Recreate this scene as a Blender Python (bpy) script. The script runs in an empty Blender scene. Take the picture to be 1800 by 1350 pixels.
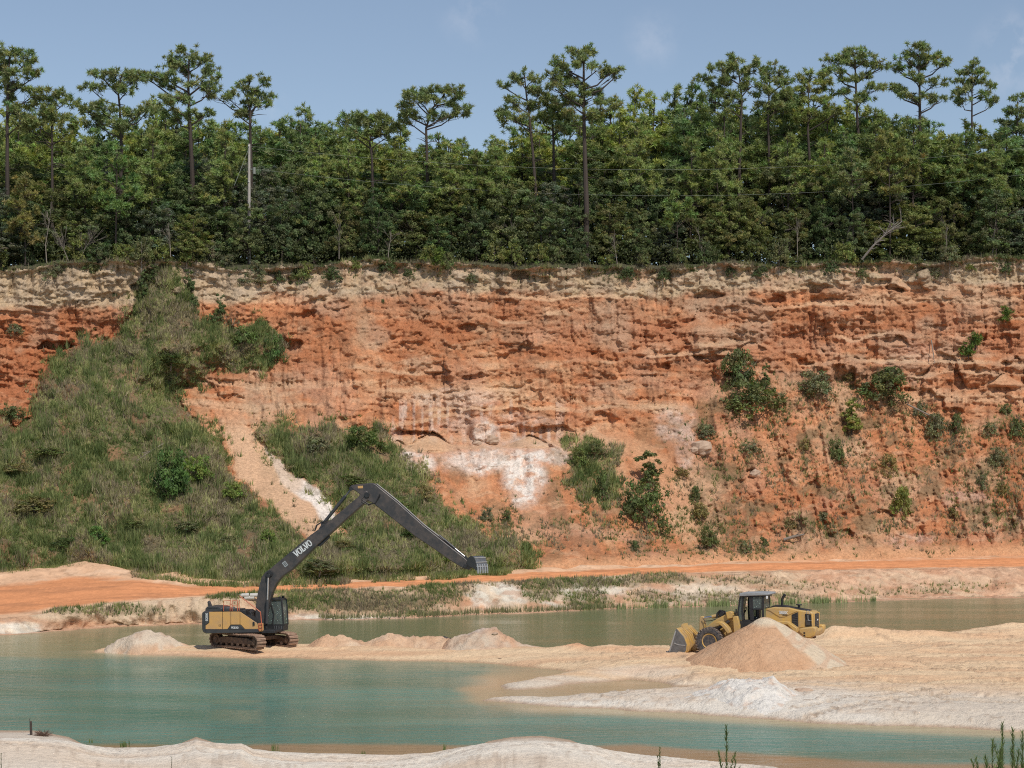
import bpy, math, random
import numpy as np
from mathutils import Vector, Matrix

# ------------------------------------------------------------------ camera, sky, sun, exposure
F, HZ, CU, CH = 3400.0, 840.0, 900.0, 11.0     # focal length / horizon row / centre column of the 1800x1350 photo, eye height
SC = bpy.context.scene
COL = SC.collection
cam_data = bpy.data.cameras.new('camera')
cam = bpy.data.objects.new('camera', cam_data)
COL.objects.link(cam)
cam.location = (0, 0, CH)
cam.rotation_euler = (math.radians(90), 0, 0)
cam_data.sensor_fit = 'HORIZONTAL'
cam_data.sensor_width = 36
cam_data.lens = F / 1800 * 36
cam_data.shift_y = (HZ - 675) / 1800
cam_data.clip_start = 0.5
cam_data.clip_end = 6000
SC.camera = cam

SUN_TO = Vector((0.29, -0.56, 0.80)).normalized()
SUN_EL = math.asin(SUN_TO.z)
SUN_ROT = math.atan2(SUN_TO.x, SUN_TO.y)
world = bpy.data.worlds.new('World')
SC.world = world
world.use_nodes = True
wt = world.node_tree
wt.nodes.clear()
w_out = wt.nodes.new('ShaderNodeOutputWorld')
w_bg = wt.nodes.new('ShaderNodeBackground')
w_bg.inputs['Strength'].default_value = 0.125
sky = wt.nodes.new('ShaderNodeTexSky')
sky.sky_type = 'NISHITA'
sky.sun_disc = False
sky.sun_elevation = SUN_EL
sky.sun_rotation = SUN_ROT
sky.altitude = 50
sky.air_density = 1.0
sky.dust_density = 0.3
sky.ozone_density = 3.0
w_hsv = wt.nodes.new('ShaderNodeHueSaturation')
w_hsv.inputs['Saturation'].default_value = 0.86
w_hsv.inputs['Value'].default_value = 0.84
wt.links.new(sky.outputs[0], w_hsv.inputs['Color'])
w_tint = wt.nodes.new('ShaderNodeMixRGB')
w_tint.blend_type = 'MULTIPLY'
w_tint.inputs[0].default_value = 1.0
w_tint.inputs[2].default_value = (1.02, 1.0, 0.98, 1)
wt.links.new(w_hsv.outputs[0], w_tint.inputs[1])
# thin wisps of cloud
tc = wt.nodes.new('ShaderNodeTexCoord')
mp = wt.nodes.new('ShaderNodeMapping')
mp.inputs['Scale'].default_value = (5.0, 5.0, 16.0)
mp.inputs['Rotation'].default_value = (0.0, 0.5, 0.0)
mp.inputs['Location'].default_value = (1.3, 0.4, 0.6)
wt.links.new(tc.outputs['Generated'], mp.inputs[0])
wn = wt.nodes.new('ShaderNodeTexNoise')
wn.inputs['Scale'].default_value = 1.0
wn.inputs['Detail'].default_value = 8
wn.inputs['Roughness'].default_value = 0.6
wt.links.new(mp.outputs[0], wn.inputs['Vector'])
wr = wt.nodes.new('ShaderNodeValToRGB')
wr.color_ramp.elements[0].position = 0.56
wr.color_ramp.elements[0].color = (0, 0, 0, 1)
wr.color_ramp.elements[1].position = 0.80
wr.color_ramp.elements[1].color = (0.5, 0.5, 0.5, 1)
wt.links.new(wn.outputs[0], wr.inputs[0])
w_cl = wt.nodes.new('ShaderNodeMixRGB')
w_cl.inputs[2].default_value = (6.3, 6.3, 6.9, 1)
acc = None
w_nrm = wt.nodes.new('ShaderNodeVectorMath'); w_nrm.operation = 'NORMALIZE'
wt.links.new(tc.outputs['Generated'], w_nrm.inputs[0])
for (cu_, cv_, rad_, amt_) in ((1800, 92, .030, .55), (832, 22, .022, .28), (1148, 68, .020, .25), (470, 180, .016, .2), (1500, -300, .09, .4), (300, -500, .12, .4)):
    dv = Vector(((cu_ - CU) / F, 1.0, (HZ - cv_) / F)).normalized()
    ds = wt.nodes.new('ShaderNodeVectorMath'); ds.operation = 'DISTANCE'; ds.inputs[1].default_value = dv
    wt.links.new(w_nrm.outputs[0], ds.inputs[0])
    mr = wt.nodes.new('ShaderNodeMapRange'); mr.interpolation_type = 'SMOOTHSTEP'
    mr.inputs[1].default_value = 0.0; mr.inputs[2].default_value = rad_; mr.inputs[3].default_value = amt_; mr.inputs[4].default_value = 0.0
    wt.links.new(ds.outputs['Value'], mr.inputs[0])
    if acc is None: acc = mr.outputs[0]
    else:
        ad = wt.nodes.new('ShaderNodeMath'); ad.operation = 'ADD'
        wt.links.new(acc, ad.inputs[0]); wt.links.new(mr.outputs[0], ad.inputs[1]); acc = ad.outputs[0]
wn2 = wt.nodes.new('ShaderNodeTexNoise'); wn2.inputs['Scale'].default_value = 45; wn2.inputs['Detail'].default_value = 7; wn2.inputs['Roughness'].default_value = .6
wt.links.new(w_nrm.outputs[0], wn2.inputs['Vector'])
wm2 = wt.nodes.new('ShaderNodeMapRange'); wm2.inputs[1].default_value = .38; wm2.inputs[2].default_value = .68
wt.links.new(wn2.outputs[0], wm2.inputs[0])
mu = wt.nodes.new('ShaderNodeMath'); mu.operation = 'MULTIPLY'; wt.links.new(acc, mu.inputs[0]); wt.links.new(wm2.outputs[0], mu.inputs[1])
wt.links.new(mu.outputs[0], w_cl.inputs[0])
wt.links.new(w_tint.outputs[0], w_cl.inputs[1])
wt.links.new(w_cl.outputs[0], w_bg.inputs['Color'])
wt.links.new(w_bg.outputs[0], w_out.inputs[0])

sun_data = bpy.data.lights.new('sun', 'SUN')
sun_data.energy = 3.3
sun_data.angle = math.radians(0.53)
sun_data.color = (1.0, 0.95, 0.87)
sun = bpy.data.objects.new('sun', sun_data)
COL.objects.link(sun)
sun.location = (60, -40, 120)
sun.rotation_euler = SUN_TO.to_track_quat('Z', 'Y').to_euler()

vs = SC.view_settings
vs.view_transform = 'Standard'
vs.look = 'None'
vs.exposure = 0.0
vs.gamma = 1.0
vs.use_curve_mapping = False
SC.cycles.filter_width = 1.1
SC.cycles.use_denoising = False
SC.cycles.max_bounces = 6
SC.cycles.diffuse_bounces = 3
SC.cycles.glossy_bounces = 3
SC.cycles.transmission_bounces = 4
SC.cycles.transparent_max_bounces = 8

# ------------------------------------------------------------------ helpers
def P(u, v, Y):
    return np.array(((u - CU) / F * Y, Y, CH - (v - HZ) / F * Y))

def G(u, v, z=0.0):
    Y = F * (CH - z) / (v - HZ)
    return np.array(((u - CU) / F * Y, Y, z))

def _h(ix, iy, seed):
    n = (ix.astype(np.int64) * 374761393 + iy.astype(np.int64) * 668265263 + seed * 1442695041) & 0xFFFFFFFF
    n = ((n ^ (n >> 13)) * 1274126177) & 0xFFFFFFFF
    n = (n ^ (n >> 16)) & 0xFFFFFF
    return n / float(0x1000000)

def noise(x, y, seed=0):
    x, y = np.broadcast_arrays(np.asarray(x, float), np.asarray(y, float))
    ix = np.floor(x); iy = np.floor(y)
    fx = x - ix; fy = y - iy
    sx = fx * fx * fx * (fx * (fx * 6 - 15) + 10); sy = fy * fy * fy * (fy * (fy * 6 - 15) + 10)
    a = _h(ix, iy, seed); b = _h(ix + 1, iy, seed); c = _h(ix, iy + 1, seed); d = _h(ix + 1, iy + 1, seed)
    return (a + (b - a) * sx + (c - a) * sy + (a - b - c + d) * sx * sy) * 2 - 1

def fbm(x, y, o=4, seed=0, g=0.5):
    s = 0; a = 1.0; t = 0
    for i in range(o):
        s = s + a * noise(np.asarray(x) * 2.03 ** i + i * 17.3, np.asarray(y) * 2.03 ** i - i * 9.1, seed + i * 31); t += a; a *= g
    return s / t

def ridged(x, y, o=4, seed=0, g=0.5):
    s = 0; a = 1.0; t = 0
    for i in range(o):
        s = s + a * (1 - 2 * np.abs(noise(np.asarray(x) * 2.1 ** i + i * 7.7, np.asarray(y) * 2.1 ** i + i * 3.1, seed + i * 31))); t += a; a *= g
    return s / t

def cell(x, y, seed=0):
    ix = np.floor(x); iy = np.floor(y)
    f1 = np.full(x.shape, 9.0); f2 = np.full(x.shape, 9.0); idv = np.zeros(x.shape)
    for dx in (-1, 0, 1):
        for dy in (-1, 0, 1):
            cx = ix + dx; cy = iy + dy
            px = cx + _h(cx, cy, seed); py = cy + _h(cx, cy, seed + 5)
            d = np.hypot(x - px, y - py)
            near = d < f1
            f2 = np.where(near, f1, np.minimum(f2, d))
            idv = np.where(near, _h(cx, cy, seed + 9), idv)
            f1 = np.where(near, d, f1)
    return f1, f2, idv

def sst(a, b, x):
    t = np.clip((x - a) / (b - a), 0, 1)
    return t * t * (3 - 2 * t)

def poly_sd(X, Y, pts):
    """signed distance, positive inside"""
    d2 = np.full(X.shape, 1e12); ins = np.zeros(X.shape, bool)
    n = len(pts)
    for i in range(n):
        x0, y0 = pts[i][0], pts[i][1]; x1, y1 = pts[(i + 1) % n][0], pts[(i + 1) % n][1]
        ex, ey = x1 - x0, y1 - y0
        t = np.clip(((X - x0) * ex + (Y - y0) * ey) / (ex * ex + ey * ey + 1e-9), 0, 1)
        d2 = np.minimum(d2, (X - x0 - t * ex) ** 2 + (Y - y0 - t * ey) ** 2)
        if y0 != y1:
            c = ((y0 > Y) != (y1 > Y)) & (X < (x1 - x0) * (Y - y0) / (y1 - y0) + x0)
            ins ^= c
    d = np.sqrt(d2)
    return np.where(ins, d, -d)

def line_d(X, Y, pts):
    d2 = np.full(X.shape, 1e12)
    for (x0, y0), (x1, y1) in zip(pts[:-1], pts[1:]):
        ex, ey = x1 - x0, y1 - y0
        t = np.clip(((X - x0) * ex + (Y - y0) * ey) / (ex * ex + ey * ey + 1e-9), 0, 1)
        d2 = np.minimum(d2, (X - x0 - t * ex) ** 2 + (Y - y0 - t * ey) ** 2)
    return np.sqrt(d2)

def interp(x, tab):
    a = np.array(tab, float)
    return np.interp(x, a[:, 0], a[:, 1])

def new_mesh(name, verts, faces, mat=None, col=None, smooth=False, nper=None):
    """faces: int array (n, k), or list"""
    me = bpy.data.meshes.new(name)
    verts = np.asarray(verts, dtype=np.float32)
    if isinstance(faces, np.ndarray):
        k = faces.shape[1]; n = faces.shape[0]
        me.vertices.add(len(verts)); me.vertices.foreach_set('co', verts.ravel())
        me.loops.add(n * k); me.loops.foreach_set('vertex_index', faces.astype(np.int32).ravel())
        me.polygons.add(n)
        me.polygons.foreach_set('loop_start', np.arange(0, n * k, k, dtype=np.int32))
        me.polygons.foreach_set('loop_total', np.full(n, k, dtype=np.int32))
        me.update(calc_edges=True)
    else:
        me.from_pydata([tuple(map(float, v)) for v in verts], [], faces)
        me.update()
    if smooth:
        me.polygons.foreach_set('use_smooth', np.ones(len(me.polygons), bool))
    if col is not None:
        at = me.color_attributes.new('col', 'FLOAT_COLOR', 'POINT')
        c = np.ones((len(verts), 4), np.float32); c[:, :3] = col
        at.data.foreach_set('color', c.ravel())
    if mat: me.materials.append(mat)
    return me

def put(name, me, parent=None, loc=None, rot=None):
    o = bpy.data.objects.new(name, me)
    COL.objects.link(o)
    if parent: o.parent = parent
    if loc is not None: o.location = loc
    if rot is not None: o.rotation_euler = rot
    return o

def tag(o, label=None, cat=None, group=None, kind=None):
    if label: o['label'] = label
    if cat: o['category'] = cat
    if group: o['group'] = group
    if kind: o['kind'] = kind
    return o

def empty(name, loc=(0, 0, 0)):
    o = bpy.data.objects.new(name, None)
    o.empty_display_size = 0.5
    COL.objects.link(o)
    o.location = loc
    return o

def grid_faces(nr, nc):
    i = np.arange(nr - 1)[:, None] * nc + np.arange(nc - 1)[None, :]
    return np.stack([i, i + 1, i + nc + 1, i + nc], -1).reshape(-1, 4)

class MB:
    """collects boxes, prisms and tubes into one mesh"""
    def __init__(s): s.v = []; s.f = []
    def add(s, vs_, fs_):
        b = len(s.v); s.v += [tuple(map(float, q)) for q in vs_]; s.f += [tuple(b + i for i in q) for q in fs_]; return s
    def box(s, c, d, M=None):
        x, y, z = d[0] / 2, d[1] / 2, d[2] / 2
        vs_ = [(sx * x, sy * y, sz * z) for sz in (-1, 1) for sy in (-1, 1) for sx in (-1, 1)]
        if M is not None: vs_ = [tuple(M @ Vector(q)) for q in vs_]
        vs_ = [(q[0] + c[0], q[1] + c[1], q[2] + c[2]) for q in vs_]
        return s.add(vs_, [(0, 2, 3, 1), (4, 5, 7, 6), (0, 1, 5, 4), (2, 6, 7, 3), (0, 4, 6, 2), (1, 3, 7, 5)])
    def prism(s, pts, y0, y1):
        """outline (x, z) extruded along y"""
        n = len(pts)
        a = sum(pts[i][0] * pts[(i + 1) % n][1] - pts[(i + 1) % n][0] * pts[i][1] for i in range(n))
        if a < 0: pts = pts[::-1]
        vs_ = [(p[0], y0, p[1]) for p in pts] + [(p[0], y1, p[1]) for p in pts]
        fs_ = [tuple(range(n)), tuple(range(2 * n - 1, n - 1, -1))] + [(i, i + n, (i + 1) % n + n, (i + 1) % n) for i in range(n)]
        return s.add(vs_, fs_)
    def tube(s, pts, rad, n=8, cap=True):
        pts = [Vector(p) for p in pts]
        if not hasattr(rad, '__len__'): rad = [rad] * len(pts)
        rings = []
        ref = None
        for i, p in enumerate(pts):
            t = (pts[min(i + 1, len(pts) - 1)] - pts[max(i - 1, 0)])
            if t.length < 1e-9: t = Vector((0, 0, 1))
            t.normalize()
            if ref is None:
                ref = Vector((0, 0, 1)) if abs(t.z) < 0.9 else Vector((1, 0, 0))
            a = t.cross(ref)
            if a.length < 1e-6: a = t.cross(Vector((0.3, 1, 0)))
            a.normalize(); b = t.cross(a)
            ref = -b if False else ref
            rings.append([p + (a * math.cos(k * 2 * math.pi / n) + b * math.sin(k * 2 * math.pi / n)) * rad[i] for k in range(n)])
        vs_ = [q for r in rings for q in r]
        fs_ = [(i * n + k, i * n + (k + 1) % n, (i + 1) * n + (k + 1) % n, (i + 1) * n + k) for i in range(len(pts) - 1) for k in range(n)]
        if cap: fs_ += [tuple(range(n - 1, -1, -1)), tuple((len(pts) - 1) * n + k for k in range(n))]
        return s.add(vs_, fs_)
    def lathe(s, prof, y_axis_c, n=24, closed=False):
        """profile (radius, y) turned round the local y axis through (cx, cz)"""
        cx, cy, cz = y_axis_c
        vs_ = [(cx + r * math.cos(k * 2 * math.pi / n), cy + y, cz + r * math.sin(k * 2 * math.pi / n)) for r, y in prof for k in range(n)]
        m = len(prof)
        fs_ = [(i * n + k, i * n + (k + 1) % n, (i + 1) * n + (k + 1) % n, (i + 1) * n + k) for i in range(m - 1) for k in range(n)]
        fs_ += [tuple(range(n - 1, -1, -1)), tuple((m - 1) * n + k for k in range(n))]
        return s.add(vs_, fs_)
    def xf(s, M):
        s.v = [tuple(M @ Vector(q)) for q in s.v]; return s
    def build(s, name, mat, parent=None, bevel=0, smooth=False, label=None):
        me = new_mesh(name, s.v, s.f, mat)
        me.validate()
        o = put(name, me, parent)
        if bevel:
            b = o.modifiers.new('bevel', 'BEVEL'); b.width = bevel; b.segments = 2; b.limit_method = 'ANGLE'; b.angle_limit = math.radians(35)
        if smooth or bevel:
            me.polygons.foreach_set('use_smooth', np.ones(len(me.polygons), bool))
            me.set_sharp_from_angle(angle=math.radians(38))
        if label: o['label'] = label
        return o

# ------------------------------------------------------------------ materials
def nodes_of(name):
    m = bpy.data.materials.new(name); m.use_nodes = True
    nt = m.node_tree
    return m, nt, nt.nodes['Principled BSDF']

def soil_mat(name, bump=0.5, scales=((1.2, 0.5), (9.0, 0.35)), rough=0.95, var=0.22, speck=0.25):
    m, nt, b = nodes_of(name)
    N, L = nt.nodes.new, nt.links.new
    a = N('ShaderNodeAttribute'); a.attribute_name = 'col'
    g = N('ShaderNodeNewGeometry')
    n1 = N('ShaderNodeTexNoise'); n1.inputs['Scale'].default_value = 3.0; n1.inputs['Detail'].default_value = 9; n1.inputs['Roughness'].default_value = 0.72
    L(g.outputs['Position'], n1.inputs['Vector'])
    r = N('ShaderNodeMapRange'); r.inputs[1].default_value = 0.3; r.inputs[2].default_value = 0.7; r.inputs[3].default_value = 1 - var; r.inputs[4].default_value = 1 + var
    L(n1.outputs[0], r.inputs[0])
    mx = N('ShaderNodeVectorMath'); mx.operation = 'SCALE'
    L(a.outputs['Color'], mx.inputs[0]); L(r.outputs[0], mx.inputs['Scale'])
    # small crumbs and pebbles
    v = N('ShaderNodeTexVoronoi'); v.inputs['Scale'].default_value = 4.5
    L(g.outputs['Position'], v.inputs['Vector'])
    r2 = N('ShaderNodeMapRange'); r2.inputs[1].default_value = 0.05; r2.inputs[2].default_value = 0.4; r2.inputs[3].default_value = 1 - speck; r2.inputs[4].default_value = 1.0
    L(v.outputs['Distance'], r2.inputs[0])
    mx2 = N('ShaderNodeVectorMath'); mx2.operation = 'SCALE'
    L(mx.outputs[0], mx2.inputs[0]); L(r2.outputs[0], mx2.inputs['Scale'])
    L(mx2.outputs[0], b.inputs['Base Color'])
    prev = None
    for sc_, st in scales:
        n = N('ShaderNodeTexNoise'); n.inputs['Scale'].default_value = sc_; n.inputs['Detail'].default_value = 7; n.inputs['Roughness'].default_value = 0.65
        L(g.outputs['Position'], n.inputs['Vector'])
        bp = N('ShaderNodeBump'); bp.inputs['Strength'].default_value = bump; bp.inputs['Distance'].default_value = st
        L(n.outputs[0], bp.inputs['Height'])
        if prev: L(prev.outputs[0], bp.inputs['Normal'])
        prev = bp
    L(prev.outputs[0], b.inputs['Normal'])
    b.inputs['Roughness'].default_value = rough
    b.inputs['Specular IOR Level'].default_value = 0.15
    return m

def leaf_mat(name, transl=0.35, use_obj=True, var=0.3, rough=0.6):
    m = bpy.data.materials.new(name); m.use_nodes = True
    nt = m.node_tree; nt.nodes.clear()
    N, L = nt.nodes.new, nt.links.new
    out = N('ShaderNodeOutputMaterial')
    a = N('ShaderNodeAttribute'); a.attribute_name = 'col'
    cur = a.outputs['Color']
    if use_obj:
        oi = N('ShaderNodeObjectInfo')
        mx = N('ShaderNodeMixRGB'); mx.blend_type = 'MULTIPLY'; mx.inputs[0].default_value = 1
        L(cur, mx.inputs[1]); L(oi.outputs['Color'], mx.inputs[2]); cur = mx.outputs[0]
    g = N('ShaderNodeNewGeometry')
    r = N('ShaderNodeMapRange'); r.inputs[3].default_value = 1 - var; r.inputs[4].default_value = 1 + var
    L(g.outputs['Random Per Island'], r.inputs[0])
    sc = N('ShaderNodeVectorMath'); sc.operation = 'SCALE'
    L(cur, sc.inputs[0]); L(r.outputs[0], sc.inputs['Scale'])
    d = N('ShaderNodeBsdfPrincipled'); d.inputs['Roughness'].default_value = rough; d.inputs['Specular IOR Level'].default_value = 0.12
    L(sc.outputs[0], d.inputs['Base Color'])
    t = N('ShaderNodeBsdfTranslucent')
    t2 = N('ShaderNodeMixRGB'); t2.blend_type = 'MULTIPLY'; t2.inputs[0].default_value = 1; t2.inputs[2].default_value = (1.1, 1.25, 0.5, 1)
    L(sc.outputs[0], t2.inputs[1]); L(t2.outputs[0], t.inputs['Color'])
    ms = N('ShaderNodeMixShader'); ms.inputs[0].default_value = transl
    L(d.outputs[0], ms.inputs[1]); L(t.outputs[0], ms.inputs[2]); L(ms.outputs[0], out.inputs[0])
    return m

def plain(name, c, rough=0.5, metal=0.0, dirt=None, dirt_amt=0.5, dscale=2.5, spec=0.5, bump=0.0):
    """paint with procedural grime"""
    m, nt, b = nodes_of(name)
    N, L = nt.nodes.new, nt.links.new
    b.inputs['Roughness'].default_value = rough; b.inputs['Metallic'].default_value = metal
    b.inputs['Specular IOR Level'].default_value = spec
    g = N('ShaderNodeNewGeometry')
    n = N('ShaderNodeTexNoise'); n.inputs['Scale'].default_value = dscale; n.inputs['Detail'].default_value = 8; n.inputs['Roughness'].default_value = 0.7
    L(g.outputs['Position'], n.inputs['Vector'])
    r = N('ShaderNodeMapRange'); r.inputs[1].default_value = 0.42; r.inputs[2].default_value = 0.7; r.inputs[4].default_value = dirt_amt
    L(n.outputs[0], r.inputs[0])
    mx = N('ShaderNodeMixRGB'); mx.inputs[1].default_value = (*c, 1)
    mx.inputs[2].default_value = (*(dirt or [q * 0.6 for q in c]), 1)
    L(r.outputs[0], mx.inputs[0]); L(mx.outputs[0], b.inputs['Base Color'])
    if bump:
        bp = N('ShaderNodeBump'); bp.inputs['Strength'].default_value = bump; bp.inputs['Distance'].default_value = 0.05
        L(n.outputs[0], bp.inputs['Height']); L(bp.outputs[0], b.inputs['Normal'])
    return m

M_CLIFF = soil_mat('cliff_soil', 0.65, ((2.6, 0.30), (8.0, 0.16)), var=0.30, speck=0.28)
M_SAND = soil_mat('sand', 0.75, ((2.2, 0.22), (9.0, 0.10)), var=0.13, speck=0.16)
M_ROAD = soil_mat('road_dirt', 0.4, ((2.0, 0.10), (9.0, 0.05)), var=0.12, speck=0.1)
M_GRASS = leaf_mat('grass_blades', 0.3, False, 0.35)
M_LEAF = leaf_mat('leaves', 0.3, True, 0.35, 0.8)
M_NEEDLE = leaf_mat('pine_needles', 0.25, True, 0.3, 0.75)
M_BARK = plain('pine_bark', (0.075, 0.058, 0.048), 0.9, dirt=(0.05, 0.04, 0.035), dscale=6, bump=0.6, spec=0.2)
M_TWIG = plain('pale_twigs', (0.26, 0.22, 0.18), 0.9, dirt=(0.12, 0.10, 0.08), dscale=5, spec=0.2)
M_POLE = plain('weathered_pole_wood', (0.42, 0.38, 0.34), 0.85, dirt=(0.25, 0.22, 0.19), dscale=4, spec=0.2)
M_WIRE = plain('wire_metal', (0.22, 0.24, 0.20), 0.5, metal=0.0)
M_ROCK = plain('pale_rock', (0.5, 0.36, 0.26), 0.95, dirt=(0.36, 0.22, 0.14), dscale=2, spec=0.1, bump=0.8)
M_YEL = plain('yellow_paint', (0.64, 0.355, 0.115), 0.42, dirt=(0.44, 0.28, 0.16), dirt_amt=0.75, dscale=1.8)
M_CYEL = plain('loader_yellow_paint', (0.58, 0.36, 0.10), 0.42, dirt=(0.40, 0.29, 0.18), dirt_amt=0.9, dscale=1.7)
M_DGREY = plain('dark_grey_paint', (0.042, 0.042, 0.045), 0.42, dirt=(0.10, 0.085, 0.07), dirt_amt=0.45)
M_ARM = plain('charcoal_boom_paint', (0.045, 0.042, 0.043), 0.40, dirt=(0.15, 0.11, 0.09), dirt_amt=0.7, dscale=1.6)
M_MUD = plain('mud_caked_steel', (0.10, 0.06, 0.04), 0.85, dirt=(0.26, 0.15, 0.09), dirt_amt=0.9, dscale=4, bump=0.7)
M_SHOE = plain('worn_track_steel', (0.30, 0.18, 0.12), 0.7, dirt=(0.46, 0.32, 0.22), dirt_amt=0.9, dscale=6)
M_BLACK = plain('black_plastic', (0.018, 0.018, 0.02), 0.5, dirt=(0.06, 0.055, 0.05), dirt_amt=0.5)
M_RUB = plain('tyre_rubber', (0.045, 0.045, 0.05), 0.75, dirt=(0.26, 0.20, 0.15), dirt_amt=0.6, dscale=7)
M_TREAD = plain('sandy_tread', (0.10, 0.09, 0.085), 0.85, dirt=(0.42, 0.31, 0.23), dirt_amt=0.9, dscale=9)
M_CHROME = plain('chrome_rod', (0.75, 0.75, 0.76), 0.15, metal=1.0, dirt=(0.5, 0.5, 0.5), dirt_amt=0.2)
M_WORN = plain('worn_bucket_steel', (0.20, 0.20, 0.20), 0.42, metal=0.5, dirt=(0.10, 0.09, 0.08), dirt_amt=0.7, dscale=5)
M_BRIGHT = plain('polished_steel', (0.5, 0.5, 0.5), 0.35, metal=0.6, dirt=(0.3, 0.28, 0.26), dirt_amt=0.6, dscale=6)
M_RED = plain('orange_handrail', (0.62, 0.15, 0.07), 0.5)
M_PIPE = plain('dusty_white_plastic', (0.55, 0.52, 0.47), 0.6, dirt=(0.42, 0.34, 0.27), dirt_amt=0.6)
M_WHITE = plain('white_lettering', (0.78, 0.78, 0.76), 0.5, dirt=(0.6, 0.58, 0.55), dirt_amt=0.3)
M_ROOF = plain('grey_cab_roof', (0.32, 0.33, 0.33), 0.6)
def glass_mat(name='cab_glass', tint=(0.30, 0.36, 0.34)):
    m, nt, b = nodes_of(name)
    b.inputs['Base Color'].default_value = (*tint, 1); b.inputs['Roughness'].default_value = 0.04
    b.inputs['Transmission Weight'].default_value = 0.75; b.inputs['IOR'].default_value = 1.08
    b.inputs['Coat Weight'].default_value = 0.6
    return m
M_GLASS = glass_mat()
# ------------------------------------------------------------------ the cliff
TAN = np.array((0.53, 0.385, 0.235)); ORG = np.array((0.595, 0.262, 0.125)); RED = np.array((0.465, 0.168, 0.070)); BRN = np.array((0.40, 0.225, 0.13))
GREY = np.array((0.47, 0.36, 0.25)); PALE = np.array((0.70, 0.45, 0.27)); WHT = np.array((0.82, 0.71, 0.61)); SOILG = np.array((0.085, 0.08, 0.045))
def lerp(a, b, t): return a + (b - a) * t[..., None]

RIM = [(-600, 470), (0, 474), (60, 470), (130, 462), (200, 458), (300, 458), (350, 462), (420, 472), (500, 468), (560, 470), (610, 458), (640, 454), (690, 460), (760, 464),
       (800, 462), (880, 470), (960, 470), (1040, 470), (1200, 472), (1280, 464), (1330, 468), (1400, 468), (1460, 462), (1560, 458), (1640, 464), (1700, 456), (1760, 450), (1850, 452), (2400, 455)]
FOOT = [(-600, 1000, 150), (0, 1006, 161), (150, 992, 163), (250, 1006, 158), (350, 1024, 156), (480, 1026, 157), (600, 1022, 160), (700, 1016, 163), (800, 1010, 166), (900, 1003, 170), (1100, 996, 177),
        (1300, 985, 184), (1500, 982, 190), (1700, 976, 195), (1800, 974, 197), (2400, 965, 205)]
YR = [(-600, 195), (0, 198), (300, 201), (600, 204), (900, 207), (1200, 210), (1500, 214), (1800, 217), (2400, 223)]
KV = np.array([455, 520, 600, 680, 760, 800, 870, 930, 1000.])
KU = np.array([-600, 0, 230, 420, 560, 650, 800, 950, 1100, 1220, 1400, 1600, 1800, 2400.])
KO = np.array([[0, .5, 2, 4, 8, 12, 20, 28, 40], [0, .5, 1.5, 4, 8, 12, 19, 27, 37], [0, .6, 2, 4, 8, 12, 20, 30, 42], [0, 1, 3, 6, 13, 17, 25, 33, 44], [0, .8, 3, 6, 13, 17, 25, 33, 44],
               [0, 1, 4, 7, 12, 17, 25, 33, 42], [0, .8, 3, 5.5, 8, 14, 21, 29, 40], [0, .8, 3, 5.5, 8, 14, 20, 27, 36], [0, .8, 3, 6, 10, 15, 20, 25, 32], [0, .6, 2.5, 5.5, 10, 13, 17, 21, 28],
               [0, .6, 2, 4.5, 9, 11.5, 15.5, 19, 25], [0, .6, 2, 4, 7.5, 10, 14, 18, 23], [0, .6, 2, 4, 7, 9.5, 13, 16, 20], [0, .6, 2, 4, 7, 9.5, 13, 16, 19.]])

VEG1 = [(264, 474), (285, 466), (310, 474), (322, 500), (335, 533), (353, 557), (380, 566), (420, 572), (462, 560), (490, 588), (500, 618), (462, 652), (420, 658), (384, 642), (364, 660), (345, 678),
        (316, 692), (328, 717), (360, 750), (385, 767), (405, 807), (410, 840), (438, 872), (478, 903), (520, 940), (570, 955), (640, 940), (700, 960), (720, 1100), (-700, 1100), (-700, 690), (-100, 700), (0, 718),
        (33, 748), (60, 737), (58, 700), (63, 665), (100, 622), (150, 594), (195, 600), (226, 560), (240, 528), (236, 500)]
VEG2 = [(436, 766), (455, 746), (500, 742), (545, 758), (580, 762), (620, 752), (660, 760), (700, 788), (735, 815), (762, 850), (790, 895), (840, 920), (880, 945), (925, 968), (935, 1000), (900, 1060), (500, 1060),
        (560, 958), (612, 942), (592, 892), (550, 850), (505, 812), (466, 790)]
VEG3 = [(985, 780), (1000, 768), (1040, 770), (1075, 790), (1096, 815), (1100, 870), (1065, 885), (1030, 890), (1010, 868), (1000, 840), (990, 815)]
SPARSE = [(860, 905), (900, 895), (980, 915), (1060, 900), (1100, 915), (1180, 925), (1260, 925), (1330, 960), (1300, 975), (1180, 968), (1080, 955), (1000, 965), (940, 975), (880, 945)]
CONES = [(762, 757, 48, 30, 1.5), (930, 763, 42, 20, 1.2), (1037, 748, 44, 40, 1.8), (1133, 605, 22, 16, .5), (1230, 556, 46, 24, .35), (1317, 600, 34, 14, .4), (1268, 612, 32, 12, .4),
         (775, 640, 26, 12, .7), (1580, 588, 22, 18, .8), (1760, 655, 40, 20, .9), (700, 772, 30, 14, .8)]
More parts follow.
